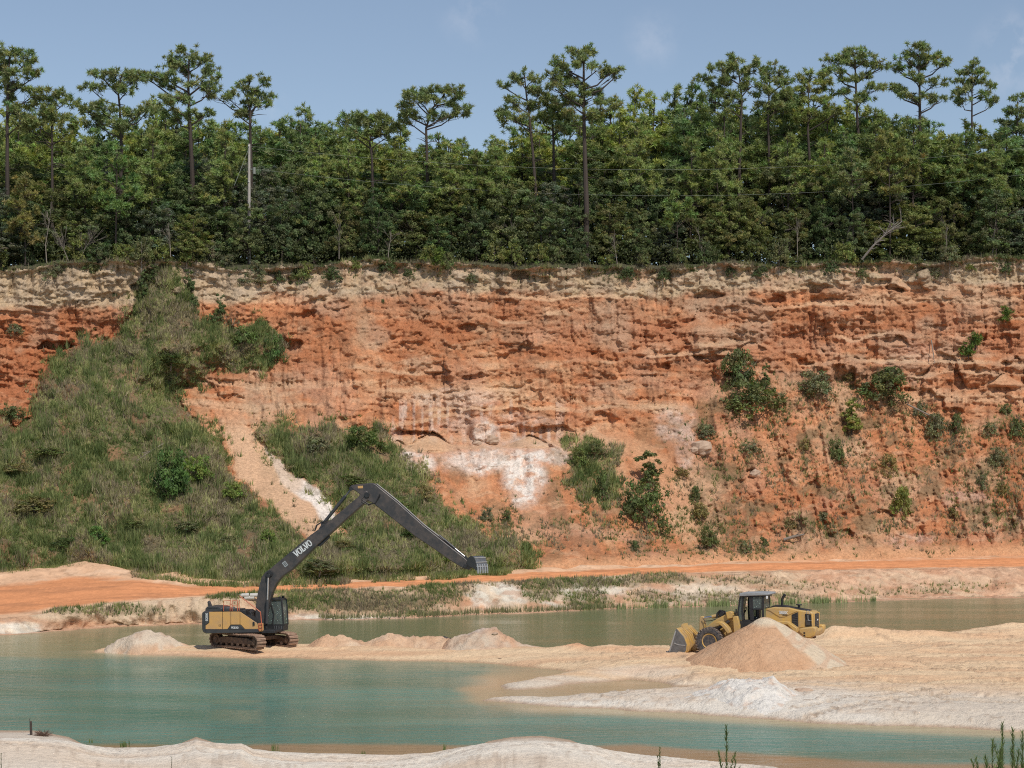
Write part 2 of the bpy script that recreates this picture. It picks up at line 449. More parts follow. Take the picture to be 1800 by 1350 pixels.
HOLES = [(820, 578, 16, 8, 1.8), (836, 664, 26, 6, 1.2), (716, 764, 34, 8, 2.0), (970, 757, 36, 9, 1.6), (100, 608, 32, 9, 2.2), (137, 612, 12, 8, 1.8), (517, 606, 14, 14, 2.0), (545, 552, 12, 12, 1.4), (911, 486, 20, 7, 2.2),
         (950, 490, 16, 6, 1.6), (1245, 520, 26, 10, 1.8), (1360, 528, 18, 8, 1.6), (1440, 505, 20, 7, 1.6), (1575, 508, 14, 7, 1.4), (1480, 560, 12, 22, 1.2), (1165, 650, 10, 14, 1.3), (1415, 640, 14, 9, 1.4),
         (1250, 628, 34, 6, 1.4), (1400, 592, 22, 8, 1.2), (1700, 640, 12, 10, 1.4), (1600, 690, 26, 6, 1.0), (1380, 800, 12, 10, 1.2), (1320, 830, 10, 10, 1.2), (1555, 905, 22, 8, 1.4), (1480, 940, 26, 7, 1.4), (1430, 860, 12, 16, 1.2)]
LEDGES = [(650, 930, 690, 680, 1.1), (730, 1200, 722, 712, .9), (940, 1245, 634, 620, .9), (1195, 1290, 582, 582, 1.0), (1395, 1850, 634, 638, 1.3), (1580, 1850, 658, 654, 1.0), (870, 1110, 522, 520, .5),
          (690, 1015, 786, 780, 1.6), (660, 820, 742, 730, .9), (1140, 1420, 604, 612, 1.0), (1240, 1420, 566, 570, .7), (335, 395, 690, 690, .5), (335, 395, 712, 712, .5), (1330, 1600, 540, 530, .7), (600, 760, 645, 655, .7),
          (820, 1000, 560, 556, .4), (1460, 1800, 590, 585, .8)]

def cliff_fields(U, V):
    """depth Y and colour for photo directions (U, V)"""
    ux = U / 16.5; vz = V / 16.5
    w1 = fbm(ux / 5, vz / 5, 4, 3); w2 = fbm(ux / 5, vz / 5, 4, 11)
    Uw = U + 16 * w1 + 5 * fbm(ux / 1.1, vz / 1.1, 3, 71); Vw = V + 14 * w2 + 5 * fbm(ux / 1.1, vz / 1.1, 3, 73)
    # base profile
    yr = np.interp(U, [p[0] for p in YR], [p[1] for p in YR])
    iu = np.clip(np.searchsorted(KU, U) - 1, 0, len(KU) - 2); iv = np.clip(np.searchsorted(KV, V) - 1, 0, len(KV) - 2)
    tu = np.clip((U - KU[iu]) / (KU[iu + 1] - KU[iu]), 0, 1); tv = np.clip((V - KV[iv]) / (KV[iv + 1] - KV[iv]), 0, 1)
    off = (KO[iu, iv] * (1 - tu) + KO[iu + 1, iv] * tu) * (1 - tv) + (KO[iu, iv + 1] * (1 - tu) + KO[iu + 1, iv + 1] * tu) * tv
    Y = yr - off
    rg1 = 9 * fbm(ux / 1.4, vz / 1.4, 4, 75, .6) + 5 * w1; rg2 = 9 * fbm(ux / 1.4, vz / 1.4, 4, 76, .6) + 5 * w2
    veg1 = poly_sd(U + rg1, V + rg2, VEG1); veg2 = poly_sd(U + 2 * rg1, V + 1.6 * rg2, VEG2); veg3 = poly_sd(U + 4 * rg1, V + 3 * rg2, VEG3); spar = poly_sd(Uw, Vw, SPARSE)
    vm = np.maximum(sst(-2, 4, veg1), sst(-4, 5, veg2))
    # how much a spot is steep bare wall
    tal_c = interp(U, [(-600, 900), (430, 900), (470, 720), (600, 740), (680, 775), (1000, 775), (1100, 735), (1200, 720), (1250, 680), (1400, 665), (1550, 680), (1620, 715), (1700, 735), (1800, 720), (2400, 730)])
    wall = 1 - sst(-12, 30, Vw - tal_c)
    chute = np.maximum(.35 * sst(-6, 14, poly_sd(Uw, Vw, [(612, 470), (634, 470), (650, 560), (672, 640), (668, 720), (640, 720), (622, 640), (606, 540)])),
                       sst(-4, 10, poly_sd(Uw, Vw, [(1040, 745), (1110, 760), (1180, 800), (1240, 880), (1230, 940), (1150, 860), (1090, 800), (1020, 770)])))
    strip = poly_sd(Uw, Vw, [(340, 680), (375, 650), (430, 655), (470, 690), (500, 735), (440, 770), (505, 815), (548, 850), (585, 890), (605, 936), (560, 955), (520, 930), (450, 872), (420, 840), (417, 807), (367, 750), (330, 715)])
    ch2 = poly_sd(U + .8 * rg1, V + .8 * rg2, [(372, 655), (400, 648), (418, 690), (436, 745), (470, 795), (532, 850), (585, 905), (608, 940), (560, 958), (520, 930), (450, 872), (420, 840), (404, 790), (380, 740), (362, 690)])
    sm = np.maximum(chute, sst(-2, 6, ch2) * sst(700, 780, V))
    rough = (0.45 + 0.55 * wall) * (1 - 0.75 * sm) * (1 - 0.6 * vm)
    # large forms
    d = 2.0 * fbm(ux / 8, vz / 22, 3, 21) * wall * (1 - vm)
    flp = sst(-0.1, 0.5, fbm(ux / 10, vz / 5, 3, 23) + 0.15)
    d = d + 1.0 * (ridged(ux / 2.6 + 0.5 * w1, vz / 13, 3, 25) - 0.2) * wall * (0.35 + 0.65 * flp) * rough
    d = d + 0.28 * ridged(ux / 0.8 + 0.6 * w1, vz / 7, 2, 26) * wall * flp * rough
    L = vz + 1.3 * fbm(ux / 9, vz / 9, 3, 27)
    stp = sst(-0.25, 0.35, fbm(ux / 7, vz / 4, 3, 28))
    for per, am, sd_ in ((3.6, 0.55, 31), (1.3, 0.24, 32), (0.5, 0.15, 33)):
        n = noise(ux / 18 + 3 * w1, L / per, sd_)
        d = d + am * (sst(-0.16, 0.16, n) - 0.5) * wall * (0.12 + 0.88 * stp) * (1 + .8 * sst(1120, 1300, U)) * rough
    crp = sst(0.0, 0.5, fbm(ux / 6, vz / 3, 3, 40))
    f1, f2, idv = cell(ux / 1.6 + 1.6 * w1, L / 1.5 + 1.2 * w2, 41)
    d = d + ((idv - 0.5) * 0.30 - 0.10 * crp * (1 - sst(0.0, 0.10, f2 - f1))) * wall * rough * sst(0.0, 0.12, f2 - f1)
    f1b, f2b, idb = cell(ux / 0.55 + 2 * w1, L / 0.8 + 2 * w2, 43)
    d = d + (idb - 0.5) * 0.13 * sst(0.0, 0.15, f2b - f1b) * (0.3 + 0.7 * wall) * rough
    # eroded pockets, crevices and thin beds
    d = d + wall * rough * (0.34 * fbm(ux / 4.0, vz / 5, 5, 47, 0.5) + 0.22 * fbm(ux / 1.0, vz / 0.5, 4, 48, 0.68))
    crev = sst(0.10, 0.02, np.abs(noise(ux / 1.5 + 0.8 * w2, vz / 9 + w1, 49))) * sst(0.0, 0.4, noise(ux / 3, vz / 3, 50))
    d = d - 0.28 * crev * wall * rough
    beds = sst(-0.15, 0.15, noise(ux / 5 + 2 * w1, L / 0.42, 46)) * sst(-0.1, 0.3, fbm(ux / 5, vz / 3, 3, 44))
    d = d + 0.26 * beds * wall * rough
    rill = ridged(ux / 0.55 + 1.2 * w2 + .3 * fbm(ux, vz / 3, 2, 67), vz / 4.5, 2, 68) * sst(-.15, .3, fbm(ux / 5, vz / 3.5, 3, 69))
    d = d + 0.42 * rill * wall * rough
    d = d + 0.9 * (ridged(ux / 4.2 + .4 * w2, vz / 20, 2, 72) - .3) * wall * rough * (.5 + .5 * sst(720, 640, U))
    brk = sst(0.02, 0.22, fbm(ux / 2.3, vz / 1.4, 4, 42))
    d = d + 0.18 * brk * wall * rough
    # rills and clods on the lower slopes
    right = sst(1150, 1320, U + 160 * w1 + 40 * w2)
    tal = (1 - wall) * (1 - vm)
    slope_u = ux + 0.28 * vz * interp(U, [(-600, -.8), (2400, -.8)])
    d = d + tal * (1 - 0.7 * sm) * (0.9 + 0.7 * right) * (0.55 * fbm(ux / 4.5, vz / 4.5, 4, 51) + 0.75 * ridged(slope_u / 3.4, vz / 12, 3, 53) + 0.35 * np.abs(fbm(ux / 1.0, vz / 0.8, 4, 55, .65)))
    f1c, f2c, idc = cell(ux / 0.95 + w2, vz / 0.8 + w1, 45)
    d = d + tal * (0.25 + 0.75 * right) * (1 - sm) * 0.22 * (idc * sst(0.75, 0.1, f1c))
    d = d + tal * (0.3 + 0.7 * right) * (1 - sm) * (0.36 * fbm(ux / 1.6, vz / 1.7, 5, 59, 0.66) + 0.20 * sst(0.0, 0.25, fbm(ux / 1.4 + w2, vz / 1.0, 4, 60)) + 0.35 * sst(0.05, 0.25, ridged(slope_u / 1.3, vz / 4.5, 3, 64)) + 0.25 * fbm(ux / .5, vz / .45, 3, 66, .6))
    d = d + 0.28 * fbm(ux / 0.55, vz / 0.4, 3, 57) * rough + 0.10 * fbm(ux / 0.22, vz / 0.18, 2, 58) * rough
    # ledges and the sand that rests on them
    pale = np.zeros(U.shape)
    for (a, b, va, vb, st) in LEDGES:
        vl = va + (vb - va) * (U - a) / (b - a) + 7 * noise(U / 60.0, np.full(U.shape, va * 0.1), 61) + 3 * noise(U / 17.0, np.full(U.shape, va * .3), 62)
        ext = sst(a - 10, a + 30, U) * sst(b + 10, b - 30, U) * (0.55 + 0.45 * sst(-0.4, 0.2, noise(U / 35.0, np.full(U.shape, va * .7), 63)))
        t = V - vl
        d = d + st * ext * (sst(-1, 3, t) * np.exp(-np.maximum(t, 0) / 26.0))
        pale = np.maximum(pale, ext * sst(-7, -1, t) * sst(5, 2, t) * 0.9)
    for (a, b, hw, h, dep) in CONES:
        t = V - b; wd = hw * np.clip(t / h, 0, 1.25)
        m = np.clip(1 - np.abs(U - a + 14 * w1 + 3 * noise(ux / .5, vz / .5, 93)) / np.maximum(wd, 1), 0, 1) * sst(0, 4, t) * sst(h * 1.35, h * 0.95, t)
        cone_m = sst(0.0, 0.18, m)
        d = d * (1 - 0.75 * cone_m) + dep * cone_m * np.clip(t / h, 0, 1) ** 0.8 * (0.5 + 0.5 * sst(0, .7, m))
        pale = np.maximum(pale, cone_m * (.95 if dep > 1 else .55))
    for (a, b, w, h, dep) in HOLES:
        x = (U - a + 6 * noise(ux / .7, vz / .7, 91)) / w; y = (V - b + 5 * noise(ux / .8, vz / .6, 92)) / h
        d = d - .6 * dep * sst(1.15, 0.75, np.sqrt(x * x + y * y)) * (1 - vm)
    # boulder-like pale remnant on the shelf
    x = (U - 848) / 27; y = (V - 757) / 22
    bl = sst(1.1, 0.55, np.sqrt(x * x + y * y) + 0.1 * w1)
    d = d + 1.8 * bl
    wb = np.maximum(sst(1.2, .6, np.hypot((Uw - 860) / 110, (Vw - 812) / 34)), sst(1.2, .6, np.hypot((Uw - 925) / 46, (Vw - 850) / 40))) * (1 - bl)
    d = d + wb * (.5 * ridged(ux / 1.5 + .6 * w1, vz / 6, 3, 145) + .25 * sst(-.1, .1, fbm(ux / 2.5, vz / 1.2, 3, 147)) + .3 * sst(-.05, .05, noise(ux / 2.6 + w1, vz / 4.5, 149)))
    # overhanging turf edge
    vr = interp(U, RIM)
    d = d + 0.65 * sst(9, 0, V - vr - 5 * fbm(ux / 1.5, vz * 0, 3, 65)) * (1 - vm)
    # grassy mounds
    uc = interp(V, [(470, 288), (560, 285), (640, 270), (720, 215), (800, 190), (900, 160), (1000, 120)])
    zz = CH - (V - HZ) / F * 190
    yv = 200.5 - (V - 470) * interp(V, [(470, .062), (700, .068), (1000, .075)]) + 7 * ((U - uc) / 330.0) ** 2 * sst(470, 640, V)
    yv = np.where(U < 60, yv - 4 * sst(60, -40, U) * sst(700, 760, V), yv)
    foot = interp(U, [(p[0], p[2]) for p in FOOT])
    yv = np.maximum(yv, foot + 0.3)
    lump = 1.3 * fbm(ux / 3, vz / 3, 4, 81) + 0.9 * np.abs(fbm(ux / 1.2, vz / 1.0, 3, 83))
    m1 = sst(-3, 10, veg1) * sst(640, 480, U)
    Yf = Y - d
    lim = np.maximum(veg1, 0) * interp(V, [(600, .075), (700, .10), (760, .30), (1000, .6)]) * (1 - .65 * sst(370, 420, U) * sst(700, 660, V))
    yv = Y - np.minimum(np.maximum(Y - yv, 0), lim)
    Yf = Yf + (yv - Yf) * m1
    Yf = Yf - vm * lump - sst(0, 14, veg2) * 1.2
    # meet the road at the foot
    vfoot = interp(U, [(p[0], p[1]) for p in FOOT])
    ft = sst(vfoot - 34, vfoot, V)
    Yf = Yf * (1 - ft) + (foot + (vfoot - V) * 0.04) * ft
    # ---------------- colour
    n1 = fbm(ux / 4, vz / 2, 4, 101); n2 = fbm(ux / 1.2, vz / 0.8, 4, 103); n3 = fbm(ux / 12, vz / 5, 3, 105)
    c = lerp(np.broadcast_to(ORG, U.shape + (3,)), BRN, np.clip(0.5 + 1.3 * n1 + 0.5 * n3, 0, 1) * sst(700, 600, V) * 0.85)
    big = fbm(ux / 9, vz / 6, 3, 141); dia = fbm((ux * .8 - vz * .6) / 2.2, (ux * .6 + vz * .8) / 9, 4, 143)
    c = lerp(c, RED * .92, sst(.0, .4, big) * .6)
    c = lerp(c, PALE * np.array((.95, .88, .8)), sst(.15, .45, dia) * sst(560, 680, V) * .5)
    c = lerp(c, BRN * .85, sst(.12, .4, -dia) * .5)
    c = lerp(c, RED, sst(0.0, 0.5, n2 + 0.3 * n1) * 0.6)
    c = lerp(c, RED * .95, sst(1150, 1500, U) * (0.42 + 0.35 * n1) * sst(520, 600, V))
    c = lerp(c, RED * np.array((0.85, 0.8, 0.9)), sst(260, 200, U) * sst(530, 600, V) * 0.75)
    band = noise(ux / 25, L / 0.8, 107)
    ft_ = fbm(ux / .6, vz / .35, 4, 131, .65); fv_ = noise(ux / .5 + w1, vz / 5, 133)
    c = c * (1 + .28 * ft_ + .14 * fv_ * wall)[..., None]
    c = lerp(c, PALE, sst(0.2, 0.5, fbm(ux / 1.8, vz / .7, 4, 135)) * .38)
    c = lerp(c, np.array((0.30, 0.14, 0.075)), sst(0.12, 0.45, fbm(ux / 1.5, vz / 1.0, 5, 137, .65)) * .55)
    c = lerp(c, PALE, sst(0.25, 0.7, band) * wall * 0.55)
    c = lerp(c, RED * 0.8, sst(0.3, 0.8, noise(ux / 20, L / 0.55, 109)) * wall * 0.5)
    greys = sst(0.05, 0.45, fbm(ux / 6, vz / 4, 3, 111)) * sst(500, 530, V) * sst(680, 600, V)
    for (a, b, w, h, s) in ((950, 568, 70, 50, .8), (1030, 560, 60, 45, .6), (700, 560, 70, 50, .3), (465, 705, 55, 55, .95), (1240, 530, 60, 30, .4), (820, 530, 80, 20, .4), (1080, 570, 60, 40, .5)):
        greys = np.maximum(greys * .8, s * sst(1.2, 0.4, np.hypot((Uw - a) / w, (Vw - b) / h)))
    c = lerp(c, GREY, np.clip(greys, 0, 1) * 0.8)
    # chalky pale rock
    wh = np.zeros(U.shape)
    for (a, b, w, h, s) in ((870, 806, 100, 32, 1.25), (925, 848, 44, 46, 1.15), (735, 810, 40, 28, .9), (960, 798, 50, 20, 1), (850, 757, 30, 24, .8), (1190, 745, 40, 40, .4), (800, 700, 90, 22, .35), (545, 845, 32, 60, 0),
                            (1600, 640, 60, 40, .2), (870, 740, 120, 16, .35), (1700, 880, 50, 30, .25), (1600, 955, 60, 16, .25), (1205, 790, 20, 40, .45)):
        wh = np.maximum(wh, s * sst(1.15, 0.5, np.hypot((Uw - a) / w, (Vw - b) / h)) * (0.35 + 0.65 * sst(-0.3, 0.25, n2 + 0.4 * band)))
    dr = sst(0.1, 0.5, noise(ux / 0.45, vz / 6, 113)) * sst(690, 720, V) * sst(785, 770, V) * sst(660, 700, U) * sst(1010, 960, U)
    wh = np.maximum(wh, dr * 0.45)
    d_ws = poly_sd(Uw, Vw, [(470, 785), (500, 800), (542, 840), (578, 880), (600, 935), (566, 930), (536, 888), (508, 852), (484, 815)])
    c = lerp(c, WHT, np.clip(wh, 0, 1) * (1 - .4 * sst(.1, .3, ft_)))
    c = lerp(c, PALE * 0.95, np.clip(pale + 0.0, 0, 1) * 0.8)
    c = lerp(c, np.array((0.60, 0.35, 0.23)), sst(.1, .45, fbm(ux / 7 + 5, vz / 4, 4, 151)) * .35)
    c = lerp(c, RED * .95, sst(0, .3, fbm(ux / 6, vz / 2.2, 4, 157) + .12) * sst(515, 560, V) * sst(690, 630, V) * .55)
    c = lerp(c, RED, sst(250, 190, U) * sst(540, 580, V) * .5)
    c = lerp(c, GREY, sst(.1, .4, fbm(ux / 5 - 9, vz / 3, 4, 153)) * .35 * sst(760, 640, V))
    c = lerp(c, np.array((0.62, 0.33, 0.18)), sm * 0.55)
    c = lerp(c, PALE * np.array((1.02, 1.02, 1.05)), sst(-2, 6, ch2) * sst(700, 770, V) * .8)
    c = lerp(c, WHT * 1.1, sst(-3, 5, d_ws))
    c = lerp(c, PALE * 0.9, tal * sst(0.1, 0.6, fbm(ux / 5, vz / 4, 3, 117)) * 0.6)
    # tan topsoil
    vt = interp(U, [(-600, 535), (100, 540), (230, 535), (330, 530), (430, 535), (480, 520), (560, 525), (620, 520), (700, 512), (900, 512), (1200, 520), (1500, 500), (1800, 504), (2400, 506)]) + 9 * w1 + 5 * n2
    tb = sst(8, -8, V - vt + 10 * n2) * (1 - .35 * sst(.0, .4, fbm(ux / 2.5, vz / 1.5, 4, 155)) * sst(380, 700, U))
    c = lerp(c, lerp(np.broadcast_to(TAN, U.shape + (3,)), GREY * 1.1, np.clip(.5 + n2, 0, 1)), tb * 0.95)
    c = lerp(c, TAN * 1.0, sst(-8, 10, poly_sd(U + 2 * rg1, Vw, [(607, 462), (634, 462), (648, 540), (645, 600), (630, 620), (618, 560)])) * .28)
    # dark roots and humus under the turf
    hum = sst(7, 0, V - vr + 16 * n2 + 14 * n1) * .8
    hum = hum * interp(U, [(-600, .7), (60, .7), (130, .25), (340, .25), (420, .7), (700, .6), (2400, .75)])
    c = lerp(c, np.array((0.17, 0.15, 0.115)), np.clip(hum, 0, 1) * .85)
    # stains running down from the turf
    st_ = sst(0.25, 0.6, noise(ux / 1.3, vz / 5, 119)) * sst(60, 5, V - vr) * 0.5
    c = lerp(c, np.array((0.24, 0.18, 0.12)), st_)
    # litter and moss in patches
    scr = sst(0.02, 0.4, fbm(ux / 2.2, vz / 1.8, 5, 121, .62)) * tal * (0.45 + 0.3 * sst(1180, 1300, U)) * (1 - .6 * sm)
    c = lerp(c, np.array((0.22, 0.15, 0.08)), scr)
    # soil below the grass
    soil = lerp(np.broadcast_to(SOILG * 1.4, U.shape + (3,)), np.array((0.24, 0.185, 0.10)), np.clip(.5 + 1.2 * n1, 0, 1))
    c = lerp(c, soil, vm * (0.95 - .25 * sst(.2, .45, fbm(ux / 2.4, vz / 1.8, 4, 85))) * (.5 + .5 * sst(-4, 22, np.maximum(veg1, veg2))))
    c = lerp(c, soil, sst(-4, 10, veg3) * 0.8 * sst(-0.3, 0.1, n2))
    # foot: orange haul sand
    c = lerp(c, np.array((0.64, 0.33, 0.17)), sst(vfoot - 26, vfoot - 4, V + 8 * n1) * (1 - vm) * .9)
    fr_ = np.maximum(sst(-26, 0, veg1) * sst(-10, 30, V - 500) + 0 * U, sst(-34, 0, veg2)) ** 2 * sst(.0, .3, fbm(ux / .9, vz / .8, 3, 86))
    dens = np.clip(np.maximum(np.maximum(vm * (1 - .75 * sst(.15, .4, fbm(ux / 2.4, vz / 1.8, 4, 85))), sst(-4, 12, veg3) * 0.8), .8 * fr_), 0, 1)
    return Yf, c, dens, dict(veg1=veg1, veg2=veg2, veg3=veg3, spar=spar, tal=tal, n1=n1, n2=n2, wall=wall)

us = np.concatenate([np.linspace(-600, -80, 90), np.arange(-70, 1871, 1.8), np.linspace(1880, 2400, 90)])
NV = 345
tt = np.linspace(0, 1, NV)
Ug = np.broadcast_to(us, (NV, len(us))).copy()
ux1 = us / 16.5
rim_n = interp(us, RIM) + 5 * fbm(ux1 / 1.6, ux1 * 0, 4, 201) + 2.0 * fbm(ux1 / .4, ux1 * 0, 2, 203)
foot_v = interp(us, [(p[0], p[1]) for p in FOOT]) + 6
Vg = rim_n[None, :] + (foot_v - rim_n)[None, :] * tt[:, None]
Yg, Cg, Dg, FX = cliff_fields(Ug, Vg)
CLX, CLZ = (Ug - CU) / F * Yg, CH - (Vg - HZ) / F * Yg
verts = np.stack([CLX, Yg, CLZ], -1).reshape(-1, 3)
me = new_mesh('cliff', verts, grid_faces(*Ug.shape)[:, ::-1].copy(), M_CLIFF, np.clip(Cg, 0, 1).reshape(-1, 3), smooth=True)
cliff = tag(put('cliff', me), 'eroded orange sandstone cliff of the pit with tan topsoil band and grassy ridge at the left', kind='structure')

def cliff_at(u, v):
    """point of the built cliff surface at photo direction (u, v)"""
    j = int(np.clip(np.searchsorted(us, u), 0, len(us) - 1))
    i = int(np.clip(np.searchsorted(Vg[:, j], v), 0, NV - 1))
    return np.array((CLX[i, j], Yg[i, j], CLZ[i, j]))

# ------------------------------------------------------------------ plateau behind the rim
RX, RY, RZ = CLX[0], Yg[0], CLZ[0]
deps = np.array([0, 0.25, 0.7, 1.5, 3, 5, 8, 12, 18, 26, 40, 70, 130, 300, 800, 2500.])
PX = RX[None, ::4] * (1 + deps[:, None] / 210); PY = RY[None, ::4] + deps[:, None]
nz = 0.35 * fbm(PX / 2, PY / 2, 3, 211)
PZ = RZ[None, ::4] * np.exp(-deps[:, None] / 3.0) + (RZ.mean() * 0 + np.interp(PX, [-60, 60], [33.0, 35.3]) + nz) * (1 - np.exp(-deps[:, None] / 3.0)) + 0.25 * sst(0, 1, deps[:, None])
pc = np.broadcast_to(np.array((0.09, 0.085, 0.05)), PX.shape + (3,)) * (1 + 0.3 * fbm(PX, PY, 3, 213))[..., None]
me = new_mesh('plateau', np.stack([PX, PY, PZ], -1).reshape(-1, 3), grid_faces(*PX.shape), M_CLIFF, np.clip(pc, 0, 1).reshape(-1, 3), smooth=True)
plateau = tag(put('plateau_ground', me), 'dark forest ground on the plateau above the cliff', kind='structure')
def plat_z(x): return float(np.interp(x, [-60, 60], [33.0, 35.3]))
def rim_y(x):
    return float(np.interp(x, RX[::4], RY[::4]))

# ------------------------------------------------------------------ far bank and haul road
SHORE = [(-600, 1128), (0, 1118), (67, 1113), (140, 1107), (217, 1102), (350, 1097), (500, 1090), (600, 1091), (733, 1087), (833, 1082), (933, 1078), (1067, 1072), (1200, 1068), (1467, 1060), (1600, 1055), (1800, 1052), (2400, 1048)]
BTOP = [(-600, 138, 1.0), (0, 137.5, 1.0), (60, 139, 1.15), (100, 140.8, 1.3), (217, 144, 1.7), (350, 147, 1.95), (500, 152, 2.05), (700, 156, 2.2), (900, 161, 2.35), (1100, 169, 2.45), (1300, 175, 2.5), (1500, 181, 2.43), (1800, 187, 2.36), (2400, 195, 2.4)]
RREAR = [(p[0], p[2] + 0.6) for p in FOOT]
def foot_z(u):
    f = interp(u, [(p[0], p[1]) for p in FOOT]); y = interp(u, [(p[0], p[2]) for p in FOOT])
    return CH - (f - HZ) / F * y
ub = np.concatenate([np.linspace(-600, -70, 30), np.arange(-50, 1851, 2.4), np.linspace(1870, 2400, 30)])
n_a, n_b = 62, 66
ys = 37400.0 / (interp(ub, SHORE) + 1.5 * fbm(ub / 30, ub * 0, 4, 301) - HZ)
yt = interp(ub, [(p[0], p[1]) for p in BTOP]) + 0.4 * fbm(ub / 25, ub * 0, 3, 303)
zt = interp(ub, [(p[0], p[2]) for p in BTOP])
yr_ = interp(ub, RREAR); zr = foot_z(ub)
sa = np.linspace(0, 1, n_a)[:, None]
steep = sst(480, 380, ub)[None, :] * 0.9 * sst(40, 100, ub)[None, :]      # the undercut scarp at the left
lowp = 0.30 + 0 * ub[None, :]
prof = (sst(0.25, 0.95, sa) * (1 - steep) + steep * (0.10 * sa + 0.9 * sst(0.45, 0.72, sa)))
BY = ys[None, :] + (yt - ys)[None, :] * sa
BZ = -0.5 * (1 - sst(0, 0.12, sa)) + 0.06 + (zt[None, :] - 0.06) * prof
BU = np.broadcast_to(ub, BY.shape)
BXw = (BU - CU) / F * BY
nb = fbm(BXw / 1.2, BY * 1.2 + BZ * 2, 4, 305)
BZ = BZ + (0.40 * fbm(BXw / 3, BY / 3, 3, 307) + 0.30 * nb - 0.22 * ridged(BXw / 1.6, BY / 8, 3, 318) * sst(1150, 1350, BU)) * sst(0.1, 0.3, sa) * sst(1.0, 0.85, sa)
BY = BY - 0.7 * ridged(BXw / 1.1, BZ * 0.5, 3, 309) * steep * sst(0.3, 0.5, sa) * sst(1, .85, sa) * (BZ > 0.05)
BXw = (BU - CU) / F * BY
BV = HZ + (CH - BZ) * F / BY
nn = fbm(BXw / 2.5, BY / 2.5, 4, 311); nf = fbm(BXw / .6, BY / .6 + BZ * 2, 3, 313)
bc = lerp(np.broadcast_to(np.array((0.62, 0.44, 0.29)), BU.shape + (3,)), np.array((0.60, 0.33, 0.19)), np.clip(.4 + nn, 0, 1))
BW = [(875, 1045, 62, 26, 1), (985, 1052, 40, 20, .8), (1050, 1032, 70, 24, .8), (1230, 1045, 120, 25, .5), (620, 1088, 120, 7, .9), (30, 1105, 60, 14, .9), (540, 1085, 50, 7, .7)]
for (a, b, w, h, s) in BW:
    bc = lerp(bc, np.array((0.74, 0.66, 0.54)), s * sst(1.2, .5, np.hypot((BU - a) / w, (BV - b) / h) + .3 * nf))
bc = lerp(bc, np.array((0.64, 0.39, 0.25)), sst(1350, 1480, BU + 60 * nn) * 0.7)
bc = lerp(bc, np.array((0.66, 0.47, 0.31)), sst(.0, .35, fbm(BXw / 3, BY / 1.2, 4, 319)) * .6)
bc = lerp(bc, np.array((0.36, 0.20, 0.12)), sst(.22, .42, fbm(BXw / .7, BY / .6 + BZ, 4, 320, .6)) * .5)
bc = bc * (1 + .26 * nf + .15 * fbm(BXw / 1.5, BY / .5, 4, 315))[..., None]
bc = lerp(bc, np.array((0.50, 0.24, 0.13)), sst(.1, .4, fbm(BXw / 2.2, BZ / .5 + BY / 3, 4, 317)) * .5)
bc = lerp(bc, np.array((0.66, 0.50, 0.34)), steep * sst(1095, 1085, BV) * .8)
bc = lerp(bc, np.array((0.30, 0.17, 0.10)), steep * sst(0.25, .6, nf) * .7)
bc = lerp(bc, np.array((0.52, 0.30, 0.19)), sst(0.22, 0.1, sa) * .8)          # wet margin
gveg = np.zeros(BU.shape)
for (a, b, w, h, s) in ((620, 1058, 170, 18, 1), (780, 1040, 60, 25, .7), (1000, 1025, 120, 10, 1), (1030, 1055, 40, 22, .8), (950, 1040, 40, 18, .7), (560, 1050, 60, 24, .8), (420, 1042, 70, 9, .9), (220, 1072, 90, 9, .6), (1160, 1018, 60, 10, .8),
                        (130, 1074, 60, 6, .6), (370, 1036, 60, 5, .7), (1290, 1050, 130, 10, .5), (1150, 1050, 60, 14, .5), (720, 1078, 60, 6, .5), (1420, 1030, 90, 8, .22), (1560, 1040, 120, 8, .18), (1700, 1030, 90, 10, .15), (1300, 1020, 80, 8, .3)):
    gveg = np.maximum(gveg, s * sst(1.25, .5, np.hypot((BU - a) / w, (BV - b) / h) + .35 * nn))
bc = lerp(bc, np.array((0.17, 0.14, 0.075)), gveg * .75)
me = new_mesh('bank', np.stack([BXw, BY, BZ], -1).reshape(-1, 3), grid_faces(*BU.shape), M_SAND, np.clip(bc, 0, 1).reshape(-1, 3), smooth=True)
tag(put('bank', me), 'sandy far bank of the pond with a low scarp and scrub', kind='structure')
# road surface: from the top of the bank to the foot of the cliff
sb = np.linspace(0, 1, n_b)[:, None]
y_e, z_e = BY[-1], BZ[-1]
RYg = y_e[None, :] + (yr_ + 1.0 - y_e)[None, :] * sb
RU = np.broadcast_to(ub, RYg.shape)
RXg = (RU - CU) / F * RYg
zlin = z_e[None, :] + (zr - z_e)[None, :] * sb
berm = 0.30 * sst(.62, .8, sb) * sst(1.0, .86, sb) * (0.5 + fbm(RXg / 4, RYg / 3, 3, 321)) * sst(1400, 1000, RU)
moundL = 0.55 * np.exp(-((RU - 150) / 60) ** 2 - ((sb - .85) / .1) ** 2) + 0.5 * np.exp(-((RU - 310) / 28) ** 2 - ((sb - .9) / .08) ** 2)
ruts = -0.10 * (sst(.05, .02, np.abs(sb - .30 - .03 * noise(RU / 200, RU * 0, 5))) + sst(.05, .02, np.abs(sb - .42 - .03 * noise(RU / 200, RU * 0, 5))) + sst(.04, .02, np.abs(sb - .18 - .03 * noise(RU / 150, RU * 0, 7))))
RZg = zlin + berm + moundL + ruts + 0.16 * fbm(RXg / 4, RYg / .9, 5, 323, .62) * sst(0, .05, sb) + 0.004
RV = HZ + (CH - RZg) * F / RYg
n4 = fbm(RXg / 9, RYg / 1.1, 4, 325); n5 = fbm(RXg / 2, RYg / 1, 3, 327)
core = sst(.04, .10, sb + .03 * n5) * sst(.70, .60, sb + .05 * n5)
